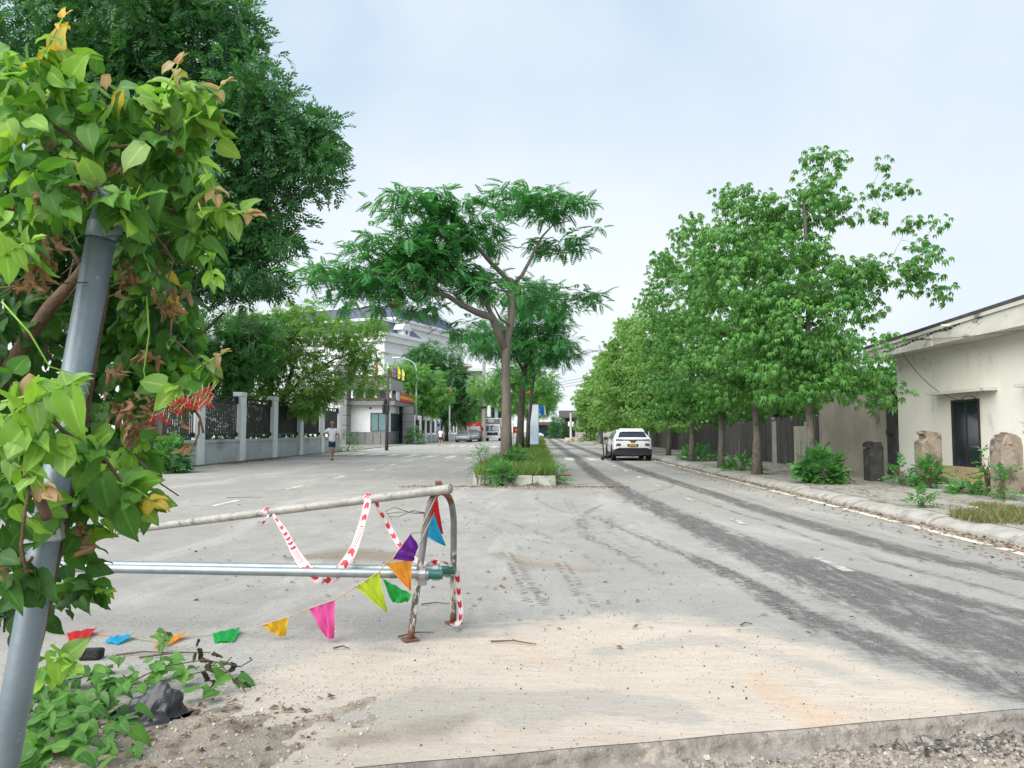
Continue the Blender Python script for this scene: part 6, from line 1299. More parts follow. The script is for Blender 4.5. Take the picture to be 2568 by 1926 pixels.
def pipe(a, b_, r, mt, nm, par):
    o = MB(); d = (b_ - a).normalized(); o.tube([a, b_], r, 16, cap=False); o.tube([a + d * .001, a + d * .03], r * .86, 16, cap=True)
    return o.build(nm, mt, par, smooth=True)
pipe(UP1, UPx, .031, M['oldpipe'], 'top_pipe', br_)
o = MB(); p = UP1.lerp(UPx, .008); d = (UPx - UP1).normalized(); o.tube([p, p - d * .001 + Vector((0, 0, 0))], .0315, 16); 
R1 = Vector((VX(957, 5.06), 5.06, CAM_H - (1239 - 933) / 1637 * 5.06)); R0 = Vector((VX(-150, 4.98), 4.98, CAM_H - (1226 - 933) / 1637 * 4.98))
B1 = Vector((VX(984, 5.27), 5.27, CAM_H - (1229 - 933) / 1637 * 5.27)); B0 = Vector((VX(-150, 5.34), 5.34, CAM_H - (1220 - 933) / 1637 * 5.34))
for a, b_ in ((R1, R0), (B1, B0)):
    pipe(a, b_, .029, M['newpipe'], 'lower_pipe', br_); d = (b_ - a).normalized(); o = MB(); o.tube([a - d * .002, a + d * .09], .0298, 16, cap=False); o.build('green_pipe_end', M['green_end'], br_, smooth=True)
    c_ = a + d * .13; o = MB(); o.tube([c_ - d * .02, c_ + d * .02], .042, 12); o.box(c_ + Vector((0, 0, -.045)), (.05, .04, .05)); o.build('clamp', M['metal'], br_)
# second stand under the hidden ends of the pipes
q0 = Vector((-3.92, 4.9, 0)); q1 = Vector((-3.92, 5.45, 0))
o = MB(); o.tube([q0, q0.lerp(q1, .08) + Vector((0, 0, .4)), q0.lerp(q1, .3) + Vector((0, 0, .58)), q0.lerp(q1, .7) + Vector((0, 0, .58)), q0.lerp(q1, .92) + Vector((0, 0, .4)), q1], .0225, 10); o.build('bent_stand', M['peel'], br_, smooth=True)
o = MB(); o.tube([q0 + Vector((0, 0, .40)), q1 + Vector((0, 0, .40))], .028, 10); o.build('cross_tube', M['metal'], br_)
# rusty wire lashings at the top and the loose wire tails
o = MB(); tp = up_(.62, .955)
for k in range(6):
    a = tp + Vector((-.02 + k * .008, U(-.004, .004), U(-.004, .004))); o.tube([a + Vector((.004 * math.sin(q * 1.3), -.036 * math.cos(q * .5236), .018 + .044 * math.sin(q * .5236))) for q in range(13)], .0032, 5)
o.build('wire_lashing', M['rusty'], br_)
o = MB(); w0 = up_(.42, .80)
for k in range(3):
    e = Av(832 + k * 4, 1105 + k * 5, 5.0); o.tube([w0, w0.lerp(e, .4) + Vector((0, -.02, .015 * k)), w0.lerp(e, .8) + Vector((0, 0, .03 - .02 * k)), e, e + Vector((.02, 0, -.02))], .0028, 4)
o.build('loose_wire', M['twig'], br_)

# tape
m, t, b = newmat('warning_tape_print'); b.inputs['Roughness'].default_value = .35
uv = N(t, 'ShaderNodeSeparateXYZ'); t.links.new(N(t, 'ShaderNodeUVMap').outputs[0], uv.inputs[0]); u_, v_ = uv.outputs['X'], uv.outputs['Y']
tri = math_(t, 'ABSOLUTE', math_(t, 'SUBTRACT', v_, .5))
ph = math_(t, 'FRACT', math_(t, 'ADD', math_(t, 'MULTIPLY', u_, 11.5), math_(t, 'MULTIPLY', tri, .55)))
inside = math_(t, 'LESS_THAN', tri, .33)
chev = math_(t, 'MULTIPLY', math_(t, 'GREATER_THAN', ph, .52), inside)
block = math_(t, 'GREATER_THAN', math_(t, 'FRACT', math_(t, 'MULTIPLY', u_, 1.45)), .78)          # printed text panel between chevrons
txt = math_(t, 'MULTIPLY', math_(t, 'GREATER_THAN', math_(t, 'FRACT', math_(t, 'MULTIPLY', v_, 6.0)), .45), math_(t, 'GREATER_THAN', math_(t, 'FRACT', math_(t, 'MULTIPLY', u_, 62)), .3))
txt = math_(t, 'MULTIPLY', txt, math_(t, 'LESS_THAN', tri, .27))
redm = math_(t, 'ADD', math_(t, 'MULTIPLY', chev, math_(t, 'SUBTRACT', 1.0, block)), math_(t, 'MULTIPLY', txt, block), True)
edge = math_(t, 'MULTIPLY', math_(t, 'GREATER_THAN', tri, .40), math_(t, 'LESS_THAN', tri, .435))
redm = math_(t, 'ADD', redm, math_(t, 'MULTIPLY', edge, .8), True)
cc = mixc(t, redm, (.74, .70, .70), (.55, .015, .035)); t.links.new(cc, b.inputs['Base Color'])
tr = N(t, 'ShaderNodeBsdfTranslucent'); mx = N(t, 'ShaderNodeMixShader'); mx.inputs[0].default_value = .25; t.links.new(cc, tr.inputs[0]); oo = t.nodes['Material Output']; t.links.new(b.outputs[0], mx.inputs[1]); t.links.new(tr.outputs[0], mx.inputs[2]); t.links.new(mx.outputs[0], oo.inputs[0]); M['tape'] = m
def ribbon(name, pts, widths, side, mat, parent, sub_=6):
    P_ = [Vector(p) for p in pts]; S_ = []; Wd = []; Sd = []
    for i in range(len(P_) - 1):
        p0 = P_[max(0, i - 1)]; p1 = P_[i]; p2 = P_[i + 1]; p3 = P_[min(len(P_) - 1, i + 2)]
        for k in range(sub_):
            q = k / sub_; S_.append(.5 * ((2 * p1) + (p2 - p0) * q + (2 * p0 - 5 * p1 + 4 * p2 - p3) * q * q + (3 * p1 - p0 - 3 * p2 + p3) * q ** 3)); Wd.append(widths[i] + (widths[i + 1] - widths[i]) * q); Sd.append(Vector(side[i]).lerp(Vector(side[i + 1]), q))
    S_.append(P_[-1]); Wd.append(widths[-1]); Sd.append(Vector(side[-1]))
    me = bpy.data.meshes.new(name); vs = []; fs = []; uvs = []; L_ = 0; w = wloc(parent) if parent else Vector((0, 0, 0))
    for i, p in enumerate(S_):
        if i: L_ += (S_[i] - S_[i - 1]).length
        t_ = (S_[min(i + 1, len(S_) - 1)] - S_[max(i - 1, 0)]).normalized(); sd_ = Sd[i] - t_ * Sd[i].dot(t_); sd_.normalize(); n_ = t_.cross(sd_)
        for j in range(4): f = j / 3 - .5; vs.append(p + sd_ * f * Wd[i] + n_ * (.10 * Wd[i] * math.sin(j * 2.3 + i * .35)) - w); uvs.append((L_, j / 3))
    for i in range(len(S_) - 1):
        for j in range(3): a = i * 4 + j; fs.append((a, a + 1, a + 5, a + 4))
    me.from_pydata([tuple(v) for v in vs], [], fs); uvl = me.uv_layers.new(name='UVMap')
    for lp in me.loops: uvl.data[lp.index].uv = uvs[lp.vertex_index]
    me.materials.append(mat); me.polygons.foreach_set('use_smooth', [True] * len(fs)); return link(name, me, parent)
def onpipe(px): 
    s = min(max((px - 974) / (150 - 974), 0), 1); lo, hi = 0.0, 1.0
    for _ in range(30):
        md_ = (lo + hi) / 2; p = UP1.lerp(UP0, md_); x = 1163 + p.x / p.y * 1637
        if x > px: lo = md_
        else: hi = md_
    return UP1.lerp(UP0, lo)
ta = onpipe(578); tb = onpipe(592); tc_ = onpipe(797); td = onpipe(812)
tape = thing('warning_tape', 'red and white chevron warning tape looped over the barrier pipes', 'tape', (tc_.x, tc_.y, 0))
X_ = (1, -.3, 0)
ribbon('tape_strand', [tb + Vector((0, -.034, -.02)), Av(615, 1150, 5.6), Av(640, 1195, 5.3), Av(662, 1228, 5.19), Av(690, 1250, 5.165), Av(715, 1250, 5.165), Av(738, 1228, 5.15), Av(765, 1180, 5.2), Av(785, 1125, 5.3), tc_ + Vector((0, -.040, -.01)), tc_ + Vector((0, -.012, .036)), tc_ + Vector((.01, .034, .01))], [.02, .045, .06, .07, .07, .07, .075, .075, .06, .055, .06, .06], [X_] * 3 + [(1, 0, 0)] * 4 + [(.9, -.4, .1)] * 2 + [X_] * 3, M['tape'], tape)
ribbon('tape_strand', [td + Vector((0, .034, .0)), td + Vector((.01, .0, -.045)), Av(835, 1130, 5.4), Av(855, 1165, 5.35), Av(880, 1195, 5.3), Av(905, 1213, 5.24), Av(925, 1220, 5.2), Av(945, 1212, 5.16), Av(962, 1216, 5.2), Av(980, 1228, 5.26)], [.035, .04, .045, .045, .04, .035, .04, .05, .045, .03], [X_] * 10, M['tape'], tape)
ribbon('tape_strand', [Av(986, 1233, 5.30), Av(990, 1265, 5.31), Av(992, 1300, 5.31), Av(996, 1322, 5.30), Av(990, 1345, 5.29), Av(972, 1347, 5.30)], [.05, .05, .045, .04, .04, .03], [X_] * 6, M['tape'], tape)
ribbon('tape_tail', [ta + Vector((.02, -.036, -.01)), Av(570, 1128, 5.72), Av(556, 1133, 5.7)], [.03, .04, .05], [(.6, 0, .8)] * 3, M['tape'], tape)
for p, r_ in ((ta, .034), (tc_, .0345)):
    d = (UP0 - UP1).normalized(); a = d.orthogonal().normalized(); b__ = d.cross(a); ring = [p + (a * math.cos(k * .6283) + b__ * math.sin(k * .6283)) * r_ for k in range(11)]
    ribbon('tape_wrap', ring, [.045] * 11, [tuple(d)] * 11, M['tape'], tape, 2)

# bunting
def cloth(name, corners, D, mat, parent, wave=.020, n=9):
    pts = [Vector(c) if len(c) == 3 and not isinstance(c[0], int) else Av(c[0], c[1], D + (c[2] if len(c) > 2 else 0)) for c in corners]
    mb = MB(); w = wloc(parent); vs = []
    if len(pts) == 3: pts = [pts[0], pts[1], pts[2].lerp(pts[1], .03), pts[2].lerp(pts[0], .03)]
    for i in range(n + 1):
        for j in range(n + 1):
            a = pts[0].lerp(pts[1], j / n); b_ = pts[3].lerp(pts[2], j / n); p = a.lerp(b_, i / n)
            nn = (pts[1] - pts[0]).cross(pts[3] - pts[0]).normalized(); p = p + nn * wave * math.sin(i * .7 + j * 1.0 + len(name)) * (i / n) + nn * wave * .7 * math.sin(j * 1.9)
            vs.append(p)
    mb.add(vs, [(i * (n + 1) + j, i * (n + 1) + j + 1, (i + 1) * (n + 1) + j + 1, (i + 1) * (n + 1) + j) for i in range(n) for j in range(n)])
    return mb.build(name, mat, parent, smooth=True)
def clm(name, c):
    m_ = leafmat('bunting_' + name, [c, tuple(x * .9 + .02 for x in c)], .42, .6, spec=.3); t = m_.node_tree; b = t.nodes['Principled BSDF']; bump(t, b, noise(t, 14, 3, .6, None, (1, 1, .3), 1.5), .7, .03)
    return m_
bu = thing('bunting', 'string of bright triangular pennants trailing from the barrier to the ground', 'bunting', (VX(700, 4.95), 4.95, 0))
FL = [('red', (.62, .02, .03), [(914, 1114, .0), (945, 1068, .0), (957, 1156, .0)], 5.32), ('blue', (.02, .38, .78), [(907, 1152), (938, 1108), (963, 1181)], 5.24), ('purple', (.13, .02, .30), [(847, 1208), (888, 1152), (904, 1178), (893, 1213)], 4.86),
      ('orange', (.88, .36, .05), [(832, 1217), (891, 1209), (887, 1277)], 4.92), ('lime', (.58, .72, .04), [(767, 1268), (820, 1235), (836, 1324)], 4.9), ('green', (.01, .40, .08), [(826, 1250), (890, 1284), (881, 1301), (848, 1303)], 4.94),
      ('pink', (.86, .12, .48), [(667, 1315), (725, 1295), (722, 1381), (704, 1378)], 4.94), ('yellow', (.86, .50, .03), [(565, 1351), (625, 1332), (617, 1378, .04), (590, 1368)], 4.97)]
LAB = {}
for nm, c, cor, D in FL:
    o = cloth('pennant', cor, D, clm(nm, c), bu); o['label'] = nm + ' pennant of the bunting'
for nm, c, cor in (('green', (.01, .40, .08), [(457, 1369), (518, 1361), (512, 1378), (470, 1380)]), ('orange', (.80, .30, .04), [(372, 1374), (406, 1373), (372, 1386), (340, 1388)]), ('blue', (.02, .38, .78), [(236, 1376), (290, 1376), (264, 1384), (236, 1380)]), ('red', (.58, .02, .03), [(140, 1368), (208, 1362), (196, 1375), (160, 1378)])):
    pts = [Gv(a, b_ + 2, .012) for a, b_ in cor]; pts[1].z += .022; pts[0].z += .006; pts = [Vector((p.x, p.y + (.05 if q > 1 else -.02) * (-1), p.z)) for q, p in enumerate(pts)]
    o = cloth('pennant', [tuple(p) for p in pts], 0, bpy.data.materials['bunting_' + nm], bu, .006); o['label'] = 'crumpled ' + nm + ' pennant lying on the ground'
o = MB()
def strg(pp): return [Av(a, b_, d) for a, b_, d in pp]
o.tube(strg([(945, 1066, 5.2), (905, 1150, 5.1), (888, 1152, 4.88), (847, 1208, 4.86), (832, 1217, 4.92), (820, 1235, 4.9), (767, 1268, 4.9), (725, 1295, 4.94), (667, 1315, 4.94), (625, 1332, 4.97), (565, 1351, 4.97)]), .0042, 5)
o.tube(strg([(820, 1235, 4.9), (822, 1248, 4.93), (826, 1250, 4.94)]), .003, 4); o.tube(strg([(938, 1108, 5.24), (904, 1178, 4.88)]), .003, 4)
o.tube([Av(565, 1351, 4.97), Gv(518, 1363, .02), Gv(457, 1371, .01), Gv(340, 1385, .01), Gv(290, 1378, .01), Gv(208, 1368, .01), Gv(140, 1370, .01), Gv(60, 1360, .01)], .003, 4)
o.build('string', pm('string', (.45, .33, .22), None, 20, .9), bu)
# ------------------------------------------------------------------ leaning steel post and the flowering creeper over it
PT, PB = Av(233, 437, 2.02), Av(8, 1650, 1.98)
PBx = PB + (PB - PT) * ((PB.z + .15) / (PT.z - PB.z))
post = thing('steel_post', 'leaning blue-grey steel pipe post wrapped by the creeper', 'post', tuple(PBx))
M['post'] = pm('post_paint', (.215, .255, .285), (.17, .21, .24), 5, .42, metal=.35, bmp=.08, bscale=40, stain=(.36, .39, .40), sscale=16, sth=(.66, .72))
o = MB(); o.tube([PBx, PB, PT], .037, 28); o.build('pipe', M['post'], post, smooth=False)
post.children[0].data.polygons.foreach_set('use_smooth', [len(p.vertices) == 4 for p in post.children[0].data.polygons])
d = (PT - PB).normalized()
o = MB(); o.tube([PT - d * .002, PT + d * .012, PT + d * .03], [.0405, .0405, .037], 28); o.build('cap', M['post'], post)
for s_, dx in ((.945, .055), (.40, .05)):
    p = PB.lerp(PT, s_); o = MB(); o.tube([p - d * .022, p + d * .022], .040, 28, cap=False); o.box(p + Vector((dx - .012, -.028, 0)), (.044, .018, .04), Matrix.Rotation(-.18, 3, 'Y')); cl = o.build('clamp', M['post'] if s_ > .5 else M['metal'], post)
    o = MB(); o.box(p + Vector((dx - .012, -.0395, 0)), (.013, .006, .009)); o.build('bolt_slot', M['iron'], cl)

def vleaf(seg=7, w=.60, fold=.22, droop=.30, wav=.03, curl=0.0):
    """heart-shaped leaf, local +Y along its length"""
    V = []; E_ = []; F = []
    for i in range(seg + 1):
        t_ = i / seg; hw = w / 2 * (math.sin(math.pi * t_ ** .62) ** .85) if 0 < t_ < 1 else .004
        if i == seg: hw = .002
        back = -.06 if i == 1 else 0
        for j in range(5):
            f = (j - 2) / 2; x = f * hw
            z = fold * abs(x) - droop * t_ * t_ + wav * math.sin(t_ * 9 + j * 2) * abs(f) - curl * f * f
            V.append((x, t_ + back * abs(f), z)); E_.append(abs(f))
    for i in range(seg):
        for j in range(4): a = i * 5 + j; F.append((a, a + 1, a + 6, a + 5))
    return np.array(V), np.array(F), np.array(E_)
def crumple():
    V, F, E_ = vleaf(8, .8, .5, .3, .06); a = V[:, 0] * 4.5; r = .16; V = np.stack([r * np.sin(a) + .03 * np.sin(V[:, 1] * 11), V[:, 1] * .9, V[:, 2] + r * (1 - np.cos(a)) + .10 * np.sin(V[:, 1] * 6 + rng.uniform(0, 6))], 1); V += rng.normal(0, .022, V.shape); return V, F, E_
def vinemat(name, cols, trans=.35, rough=.52, veins=True):
    m_ = leafmat(name, cols, trans, rough); t = m_.node_tree; a = N(t, 'ShaderNodeAttribute', attribute_name='rib')
    b = t.nodes['Principled BSDF']; s = b.inputs['Base Color'].links[0].from_socket
    lite = tuple(min(1, x * 1.5 + .03) for x in cols[len(cols) // 2])
    if veins: t.links.new(mixc(t, mrange(t, a.outputs['Fac'], .0, .16, .55, 0), s, lite), b.inputs['Base Color'])
    if veins:
        s2 = b.inputs['Base Color'].links[0].from_socket; t.links.new(mixc(t, mrange(t, noise(t, 75, 4, .7), .66, .72, 0, .7), mixc(t, mrange(t, noise(t, 22, 4, .7), .5, .75, 0, .4), s2, tuple(x * .55 + .02 for x in cols[0])), (.22, .15, .06)), b.inputs['Base Color'])
    return m_
VM = {'green': vinemat('creeper_green', [(0.060, 0.180, 0.033), (0.090, 0.240, 0.039), (0.126, 0.300, 0.046), (0.078, 0.216, 0.039)]), 'lime': vinemat('creeper_lime', [(0.168, 0.360, 0.039), (0.240, 0.444, 0.058), (0.312, 0.504, 0.078), (0.204, 0.396, 0.065), (0.288, 0.432, 0.156)]),
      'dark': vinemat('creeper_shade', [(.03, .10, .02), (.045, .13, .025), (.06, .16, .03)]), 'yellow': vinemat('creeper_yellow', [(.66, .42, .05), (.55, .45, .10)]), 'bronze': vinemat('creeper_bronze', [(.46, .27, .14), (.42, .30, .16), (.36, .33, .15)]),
      'dry': vinemat('dried_leaf', [(.30, .175, .10), (.40, .25, .15), (.24, .135, .075), (.46, .31, .19)], .25, .8, False), 'wilt': vinemat('wilted_leaf', [(.055, .055, .035), (.08, .07, .045), (.06, .08, .03)], .2, .7, False)}
TM = [vleaf(7, .72, .22, .30, .05), vleaf(7, .62, .40, .50, .07), vleaf(7, .80, .12, .18, .06), vleaf(7, .56, .75, .40, .05)]
CRM = [crumple() for _ in range(4)]
def lmesh(T, mat, nm='leaf'):
    V, F, E_ = T; me = npmesh(nm, V, F, mat, smooth=True); a = me.attributes.new('rib', 'FLOAT', 'POINT'); a.data.foreach_set('value', E_.astype(np.float32)); return me
LME = {(k, i): lmesh(TM[i], VM[k]) for k in VM if k not in ('dry', 'wilt') for i in range(len(TM))}
for i in range(4): LME[('dry', i)] = lmesh(CRM[i], VM['dry'], 'dried_leaf'); LME[('wilt', i)] = lmesh(CRM[i], VM['wilt'], 'wilted_leaf')

vine = thing('flowering_creeper', 'lush flowering creeper with heart-shaped leaves and dried clumps over the leaning post', 'creeper', (-1.55, 2.2, 0))
vo = Vector(vine.location)
# clumps: (view px, view py, depth, radii, count, kinds)
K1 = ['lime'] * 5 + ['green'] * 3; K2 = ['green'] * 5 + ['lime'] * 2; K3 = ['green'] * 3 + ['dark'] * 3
CL = [((395, 838), 2.12, (.05, .04, .02), 9, K2), ((232, 420), 1.93, (.06, .03, .025), 9, K2), ((285, 455), 1.97, (.03, .03, .03), 5, K2), ((50, 170), 1.95, (.13, .12, .09), 34, K1), ((120, 130), 2.0, (.05, .05, .07), 12, ['lime', 'lime', 'yellow']), ((150, 215), 2.0, (.12, .12, .06), 24, K1), ((300, 240), 2.1, (.13, .12, .05), 26, K1), ((400, 215), 2.15, (.06, .1, .07), 18, K1), ((440, 270), 2.15, (.04, .08, .10), 18, K1),
      ((210, 300), 2.05, (.16, .14, .07), 30, K2), ((360, 330), 2.15, (.12, .14, .07), 26, K2), ((70, 320), 1.9, (.13, .12, .09), 28, K2), ((60, 430), 1.85, (.11, .10, .07), 20, K2), ((330, 410), 2.2, (.13, .12, .06), 22, K2), ((420, 420), 2.2, (.08, .10, .06), 18, K2), ((490, 455), 2.2, (.055, .05, .03), 11, K1),
      ((160, 440), 2.1, (.12, .10, .07), 18, K2), ((420, 520), 2.2, (.06, .10, .06), 14, K2), ((330, 540), 2.3, (.09, .12, .07), 20, K3), ((30, 540), 1.85, (.06, .06, .04), 8, K1), ((340, 660), 2.3, (.11, .12, .09), 30, K3), ((390, 740), 2.3, (.07, .10, .08), 20, K3), ((300, 780), 2.35, (.11, .12, .09), 26, K3),
      ((450, 785), 2.25, (.03, .04, .025), 7, K1), ((370, 830), 2.3, (.10, .10, .06), 22, K3), ((250, 880), 2.3, (.08, .10, .07), 18, K3), ((280, 960), 2.2, (.06, .08, .07), 14, K2), ((60, 840), 1.75, (.10, .07, .05), 12, K1), ((145, 840), 1.74, (.03, .03, .03), 4, ['lime']), ((50, 960), 1.75, (.12, .10, .06), 22, K1), ((160, 960), 1.85, (.08, .06, .05), 12, K2),
      ((240, 1040), 2.1, (.09, .09, .06), 18, K2), ((300, 1070), 2.1, (.045, .05, .05), 10, K2), ((200, 1100), 2.1, (.06, .07, .06), 14, K2), ((150, 1170), 2.1, (.045, .06, .04), 7, K2), ((180, 1270), 2.1, (.06, .05, .02), 10, ['green', 'green', 'dark']), ((40, 1080), 1.85, (.09, .09, .07), 16, K2), ((20, 1230), 1.85, (.07, .07, .07), 12, K3), ((115, 1440), 2.4, (.05, .06, .07), 10, K1)]
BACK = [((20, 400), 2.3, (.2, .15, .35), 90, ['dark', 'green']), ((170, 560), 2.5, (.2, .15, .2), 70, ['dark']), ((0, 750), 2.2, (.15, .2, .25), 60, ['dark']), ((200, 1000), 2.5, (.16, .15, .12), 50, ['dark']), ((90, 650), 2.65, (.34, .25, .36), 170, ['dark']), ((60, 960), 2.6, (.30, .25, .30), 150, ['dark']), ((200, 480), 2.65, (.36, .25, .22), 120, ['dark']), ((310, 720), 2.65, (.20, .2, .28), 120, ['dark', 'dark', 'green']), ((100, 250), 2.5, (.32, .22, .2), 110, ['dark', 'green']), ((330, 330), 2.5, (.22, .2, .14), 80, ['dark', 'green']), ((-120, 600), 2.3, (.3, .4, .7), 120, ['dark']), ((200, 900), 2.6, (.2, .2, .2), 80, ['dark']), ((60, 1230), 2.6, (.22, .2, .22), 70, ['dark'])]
def leaves(cl, base):
    P_ = []; R_ = []; Sc = []; Kd = []
    for (px, py), D, r, n, kinds in cl:
        c = np.array(Av(px, py, D)); k = int(n * 1.6)
        u = rdir(k) * (rng.random((k, 1)) ** .5); pos = c + u * np.array(r)
        dd = u * np.array([.9, .6, .5]) + rdir(k) * .7 + np.array([0, -.12, -.38]); nn = np.array([0, -.45, .8]) + rdir(k) * .75
        P_.append(pos); R_.append(frames(dd, nn)); Sc.append(rng.uniform(.042, .092, k)); Kd += [random.choice(kinds) for _ in range(k)]
    return np.concatenate(P_), np.concatenate(R_), np.concatenate(Sc), Kd
P_, R_, Sc, Kd = leaves(CL, vo)
# leaves left standing singly: bronze young tips and yellow ones
SING = [((262, 195), 2.02, 'yellow', .075), ((130, 95), 2.0, 'yellow', .06), ((110, 110), 1.98, 'yellow', .07), ((140, 55), 1.99, 'yellow', .045), ((375, 135), 2.12, 'bronze', .05), ((390, 150), 2.12, 'bronze', .05), ((230, 160), 2.0, 'bronze', .045), ((478, 195), 2.14, 'bronze', .04), ((470, 240), 2.14, 'bronze', .06), ((485, 450), 2.18, 'bronze', .07), ((430, 420), 2.18, 'bronze', .055), ((465, 775), 2.23, 'bronze', .04), ((410, 400), 2.2, 'bronze', .05), ((380, 640), 2.2, 'yellow', .06), ((395, 660), 2.2, 'yellow', .05), ((365, 590), 2.22, 'yellow', .05), ((320, 1075), 2.05, 'yellow', .05), ((55, 1000), 1.7, 'bronze', .05), ((80, 815), 1.72, 'bronze', .06), ((148, 835), 1.66, 'lime', .12), ((60, 920), 1.66, 'lime', .11), ((250, 930), 2.05, 'lime', .12), ((315, 310), 1.98, 'lime', .10), ((365, 400), 2.05, 'green', .115), ((500, 470), 2.15, 'lime', .07), ((220, 1020), 2.0, 'green', .13), ((260, 1080), 2.0, 'green', .12)]
for (px, py), D, kd, s in SING:
    d = np.array([[U(-.4, .4), U(-.3, 0), U(-.9, -.2)]]); nn = np.array([[U(-.3, .3), -.9, .5]]) + rdir(1) * .3
    P_ = np.concatenate([P_, [np.array(Av(px, py, D))]]); R_ = np.concatenate([R_, frames(d, nn)]); Sc = np.append(Sc, s); Kd.append(kd)
# sprigs: young shoots with paired leaves getting smaller to the bronze tip
SPG = []
def sprig(x0, y0, x1, y1, D, n, s0=.085, tip='bronze', kd='lime'):
    global P_, R_, Sc
    a, b_ = Av(x0, y0, D), Av(x1, y1, D - .03); ax = (b_ - a).normalized(); SPG.append((a, b_))
    for i in range(n):
        f = (i + .6) / n; p = a.lerp(b_, f); sz_ = s0 * (1 - .55 * f)
        for sd_ in (-1, 1):
            out_ = ax.cross(Vector((0, -1, 0))).normalized() * sd_ if i % 2 == 0 else ax.cross(Vector((.9, 0, .4))).normalized() * sd_
            d_ = np.array([tuple(out_ + ax * .35 + Vector((0, -.15, -.5)) + Vector(rdir(1)[0]) * .25)]); P_ = np.concatenate([P_, [np.array(p)]]); R_ = np.concatenate([R_, frames(d_, np.array([[0, -.4, .9]]) + rdir(1) * .35)]); Sc = np.append(Sc, sz_ * U(.85, 1.15)); Kd.append(tip if f > .85 else kd)
    for q in range(2): P_ = np.concatenate([P_, [np.array(b_)]]); R_ = np.concatenate([R_, frames(np.array([tuple(ax + Vector((U(-.5, .5), 0, U(-.3, .3))))]), np.array([[0, -.6, .7]]))]); Sc = np.append(Sc, s0 * .5); Kd.append(tip)
nl0 = len(P_)
for a_ in ((330, 260, 385, 140, 2.08, 4), (80, 160, 135, 40, 1.95, 4, .07, 'yellow', 'lime'), (420, 260, 478, 185, 2.12, 3), (400, 450, 548, 462, 2.15, 5, .075), (400, 820, 478, 765, 2.2, 4, .06), (420, 330, 470, 420, 2.12, 3, .08), (430, 500, 462, 600, 2.15, 3, .09, 'lime', 'green'), (250, 1040, 335, 1085, 2.05, 3, .09, 'yellow', 'green'), (120, 1260, 230, 1275, 2.1, 4, .06, 'lime', 'green'), (20, 900, 160, 825, 1.68, 4, .085, 'lime', 'lime'), (110, 1420, 160, 1440, 2.35, 2, .08, 'lime', 'lime'), (30, 1000, 100, 1060, 1.7, 3, .08), (0, 560, 70, 520, 1.75, 3, .07, 'lime', 'lime'), (280, 480, 330, 600, 2.1, 4, .085, 'green', 'green')): sprig(*a_)
front = np.argsort(P_[:, 1] - .8 * (np.arange(len(P_)) >= nl0) - np.array([.5 if k in ('yellow', 'bronze') else 0 for k in Kd]) - 1.5 * ((np.arange(len(P_)) >= nl0 - len(SING)) & (np.arange(len(P_)) < nl0)))[:296]; fset = set(front.tolist())
for i in front:
    o = link('leaf', LME[(Kd[i], i % 4)], vine); R = R_[i]
    o.matrix_local = Matrix.Translation(Vector(P_[i]) - vo) @ Matrix([list(R[0]) + [0], list(R[1]) + [0], list(R[2]) + [0], [0, 0, 0, 1]]) @ Matrix.Scale(float(Sc[i]), 4)
rest = [i for i in range(len(P_)) if i not in fset]
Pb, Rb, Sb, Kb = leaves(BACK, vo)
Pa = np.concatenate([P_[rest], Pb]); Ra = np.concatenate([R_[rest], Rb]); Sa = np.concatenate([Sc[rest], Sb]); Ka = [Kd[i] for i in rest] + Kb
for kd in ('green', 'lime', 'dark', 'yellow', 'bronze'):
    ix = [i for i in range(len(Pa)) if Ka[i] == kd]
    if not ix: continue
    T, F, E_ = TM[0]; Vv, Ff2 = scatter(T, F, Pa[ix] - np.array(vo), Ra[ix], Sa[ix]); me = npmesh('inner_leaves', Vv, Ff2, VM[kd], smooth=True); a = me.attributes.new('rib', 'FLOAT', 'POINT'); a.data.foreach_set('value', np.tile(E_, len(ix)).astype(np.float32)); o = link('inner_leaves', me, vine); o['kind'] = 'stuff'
# dried brown clumps
for (px, py), D, n, sp in (((175, 355), 1.95, 7, .03), ((172, 395), 1.95, 6, .025), ((75, 595), 1.9, 7, .028), ((105, 530), 1.92, 6, .03), ((95, 560), 1.92, 4, .02), ((278, 575), 2.1, 5, .022), ((265, 605), 2.1, 4, .02), ((262, 870), 2.1, 10, .035), ((290, 925), 2.1, 7, .028), ((335, 862), 2.15, 3, .02), ((365, 650), 2.2, 6, .03), ((380, 640), 2.2, 4, .03), ((312, 755), 2.2, 3, .02), ((345, 780), 2.2, 2, .012), ((100, 300), 1.95, 4, .03), ((255, 355), 2.05, 2, .015), ((60, 430), 1.9, 3, .03), ((320, 890), 2.15, 2, .02), ((395, 905), 2.15, 2, .012), ((402, 960), 2.15, 2, .008), ((185, 1140), 2.05, 3, .02), ((200, 1175), 2.05, 2, .012), ((30, 1210), 1.85, 3, .03), ((240, 790), 2.15, 3, .02), ((380, 330), 2.15, 2, .02)):
    for k in range(int(n * 1.7)):
        p = Av(px, py, D - .02) + Vector((U(-1, 1), U(-1, 1), U(-1.2, 1.0))) * sp; R = frames(rdir(1) * .6 + np.array([[0, 0, -.8]]), rdir(1))[0]
        o = link('dried_leaf', LME[('dry', random.randrange(4))], vine); o.matrix_local = Matrix.Translation(p - vo) @ Matrix([list(R[0]) + [0], list(R[1]) + [0], list(R[2]) + [0], [0, 0, 0, 1]]) @ Matrix.Scale(U(.026, .055), 4)
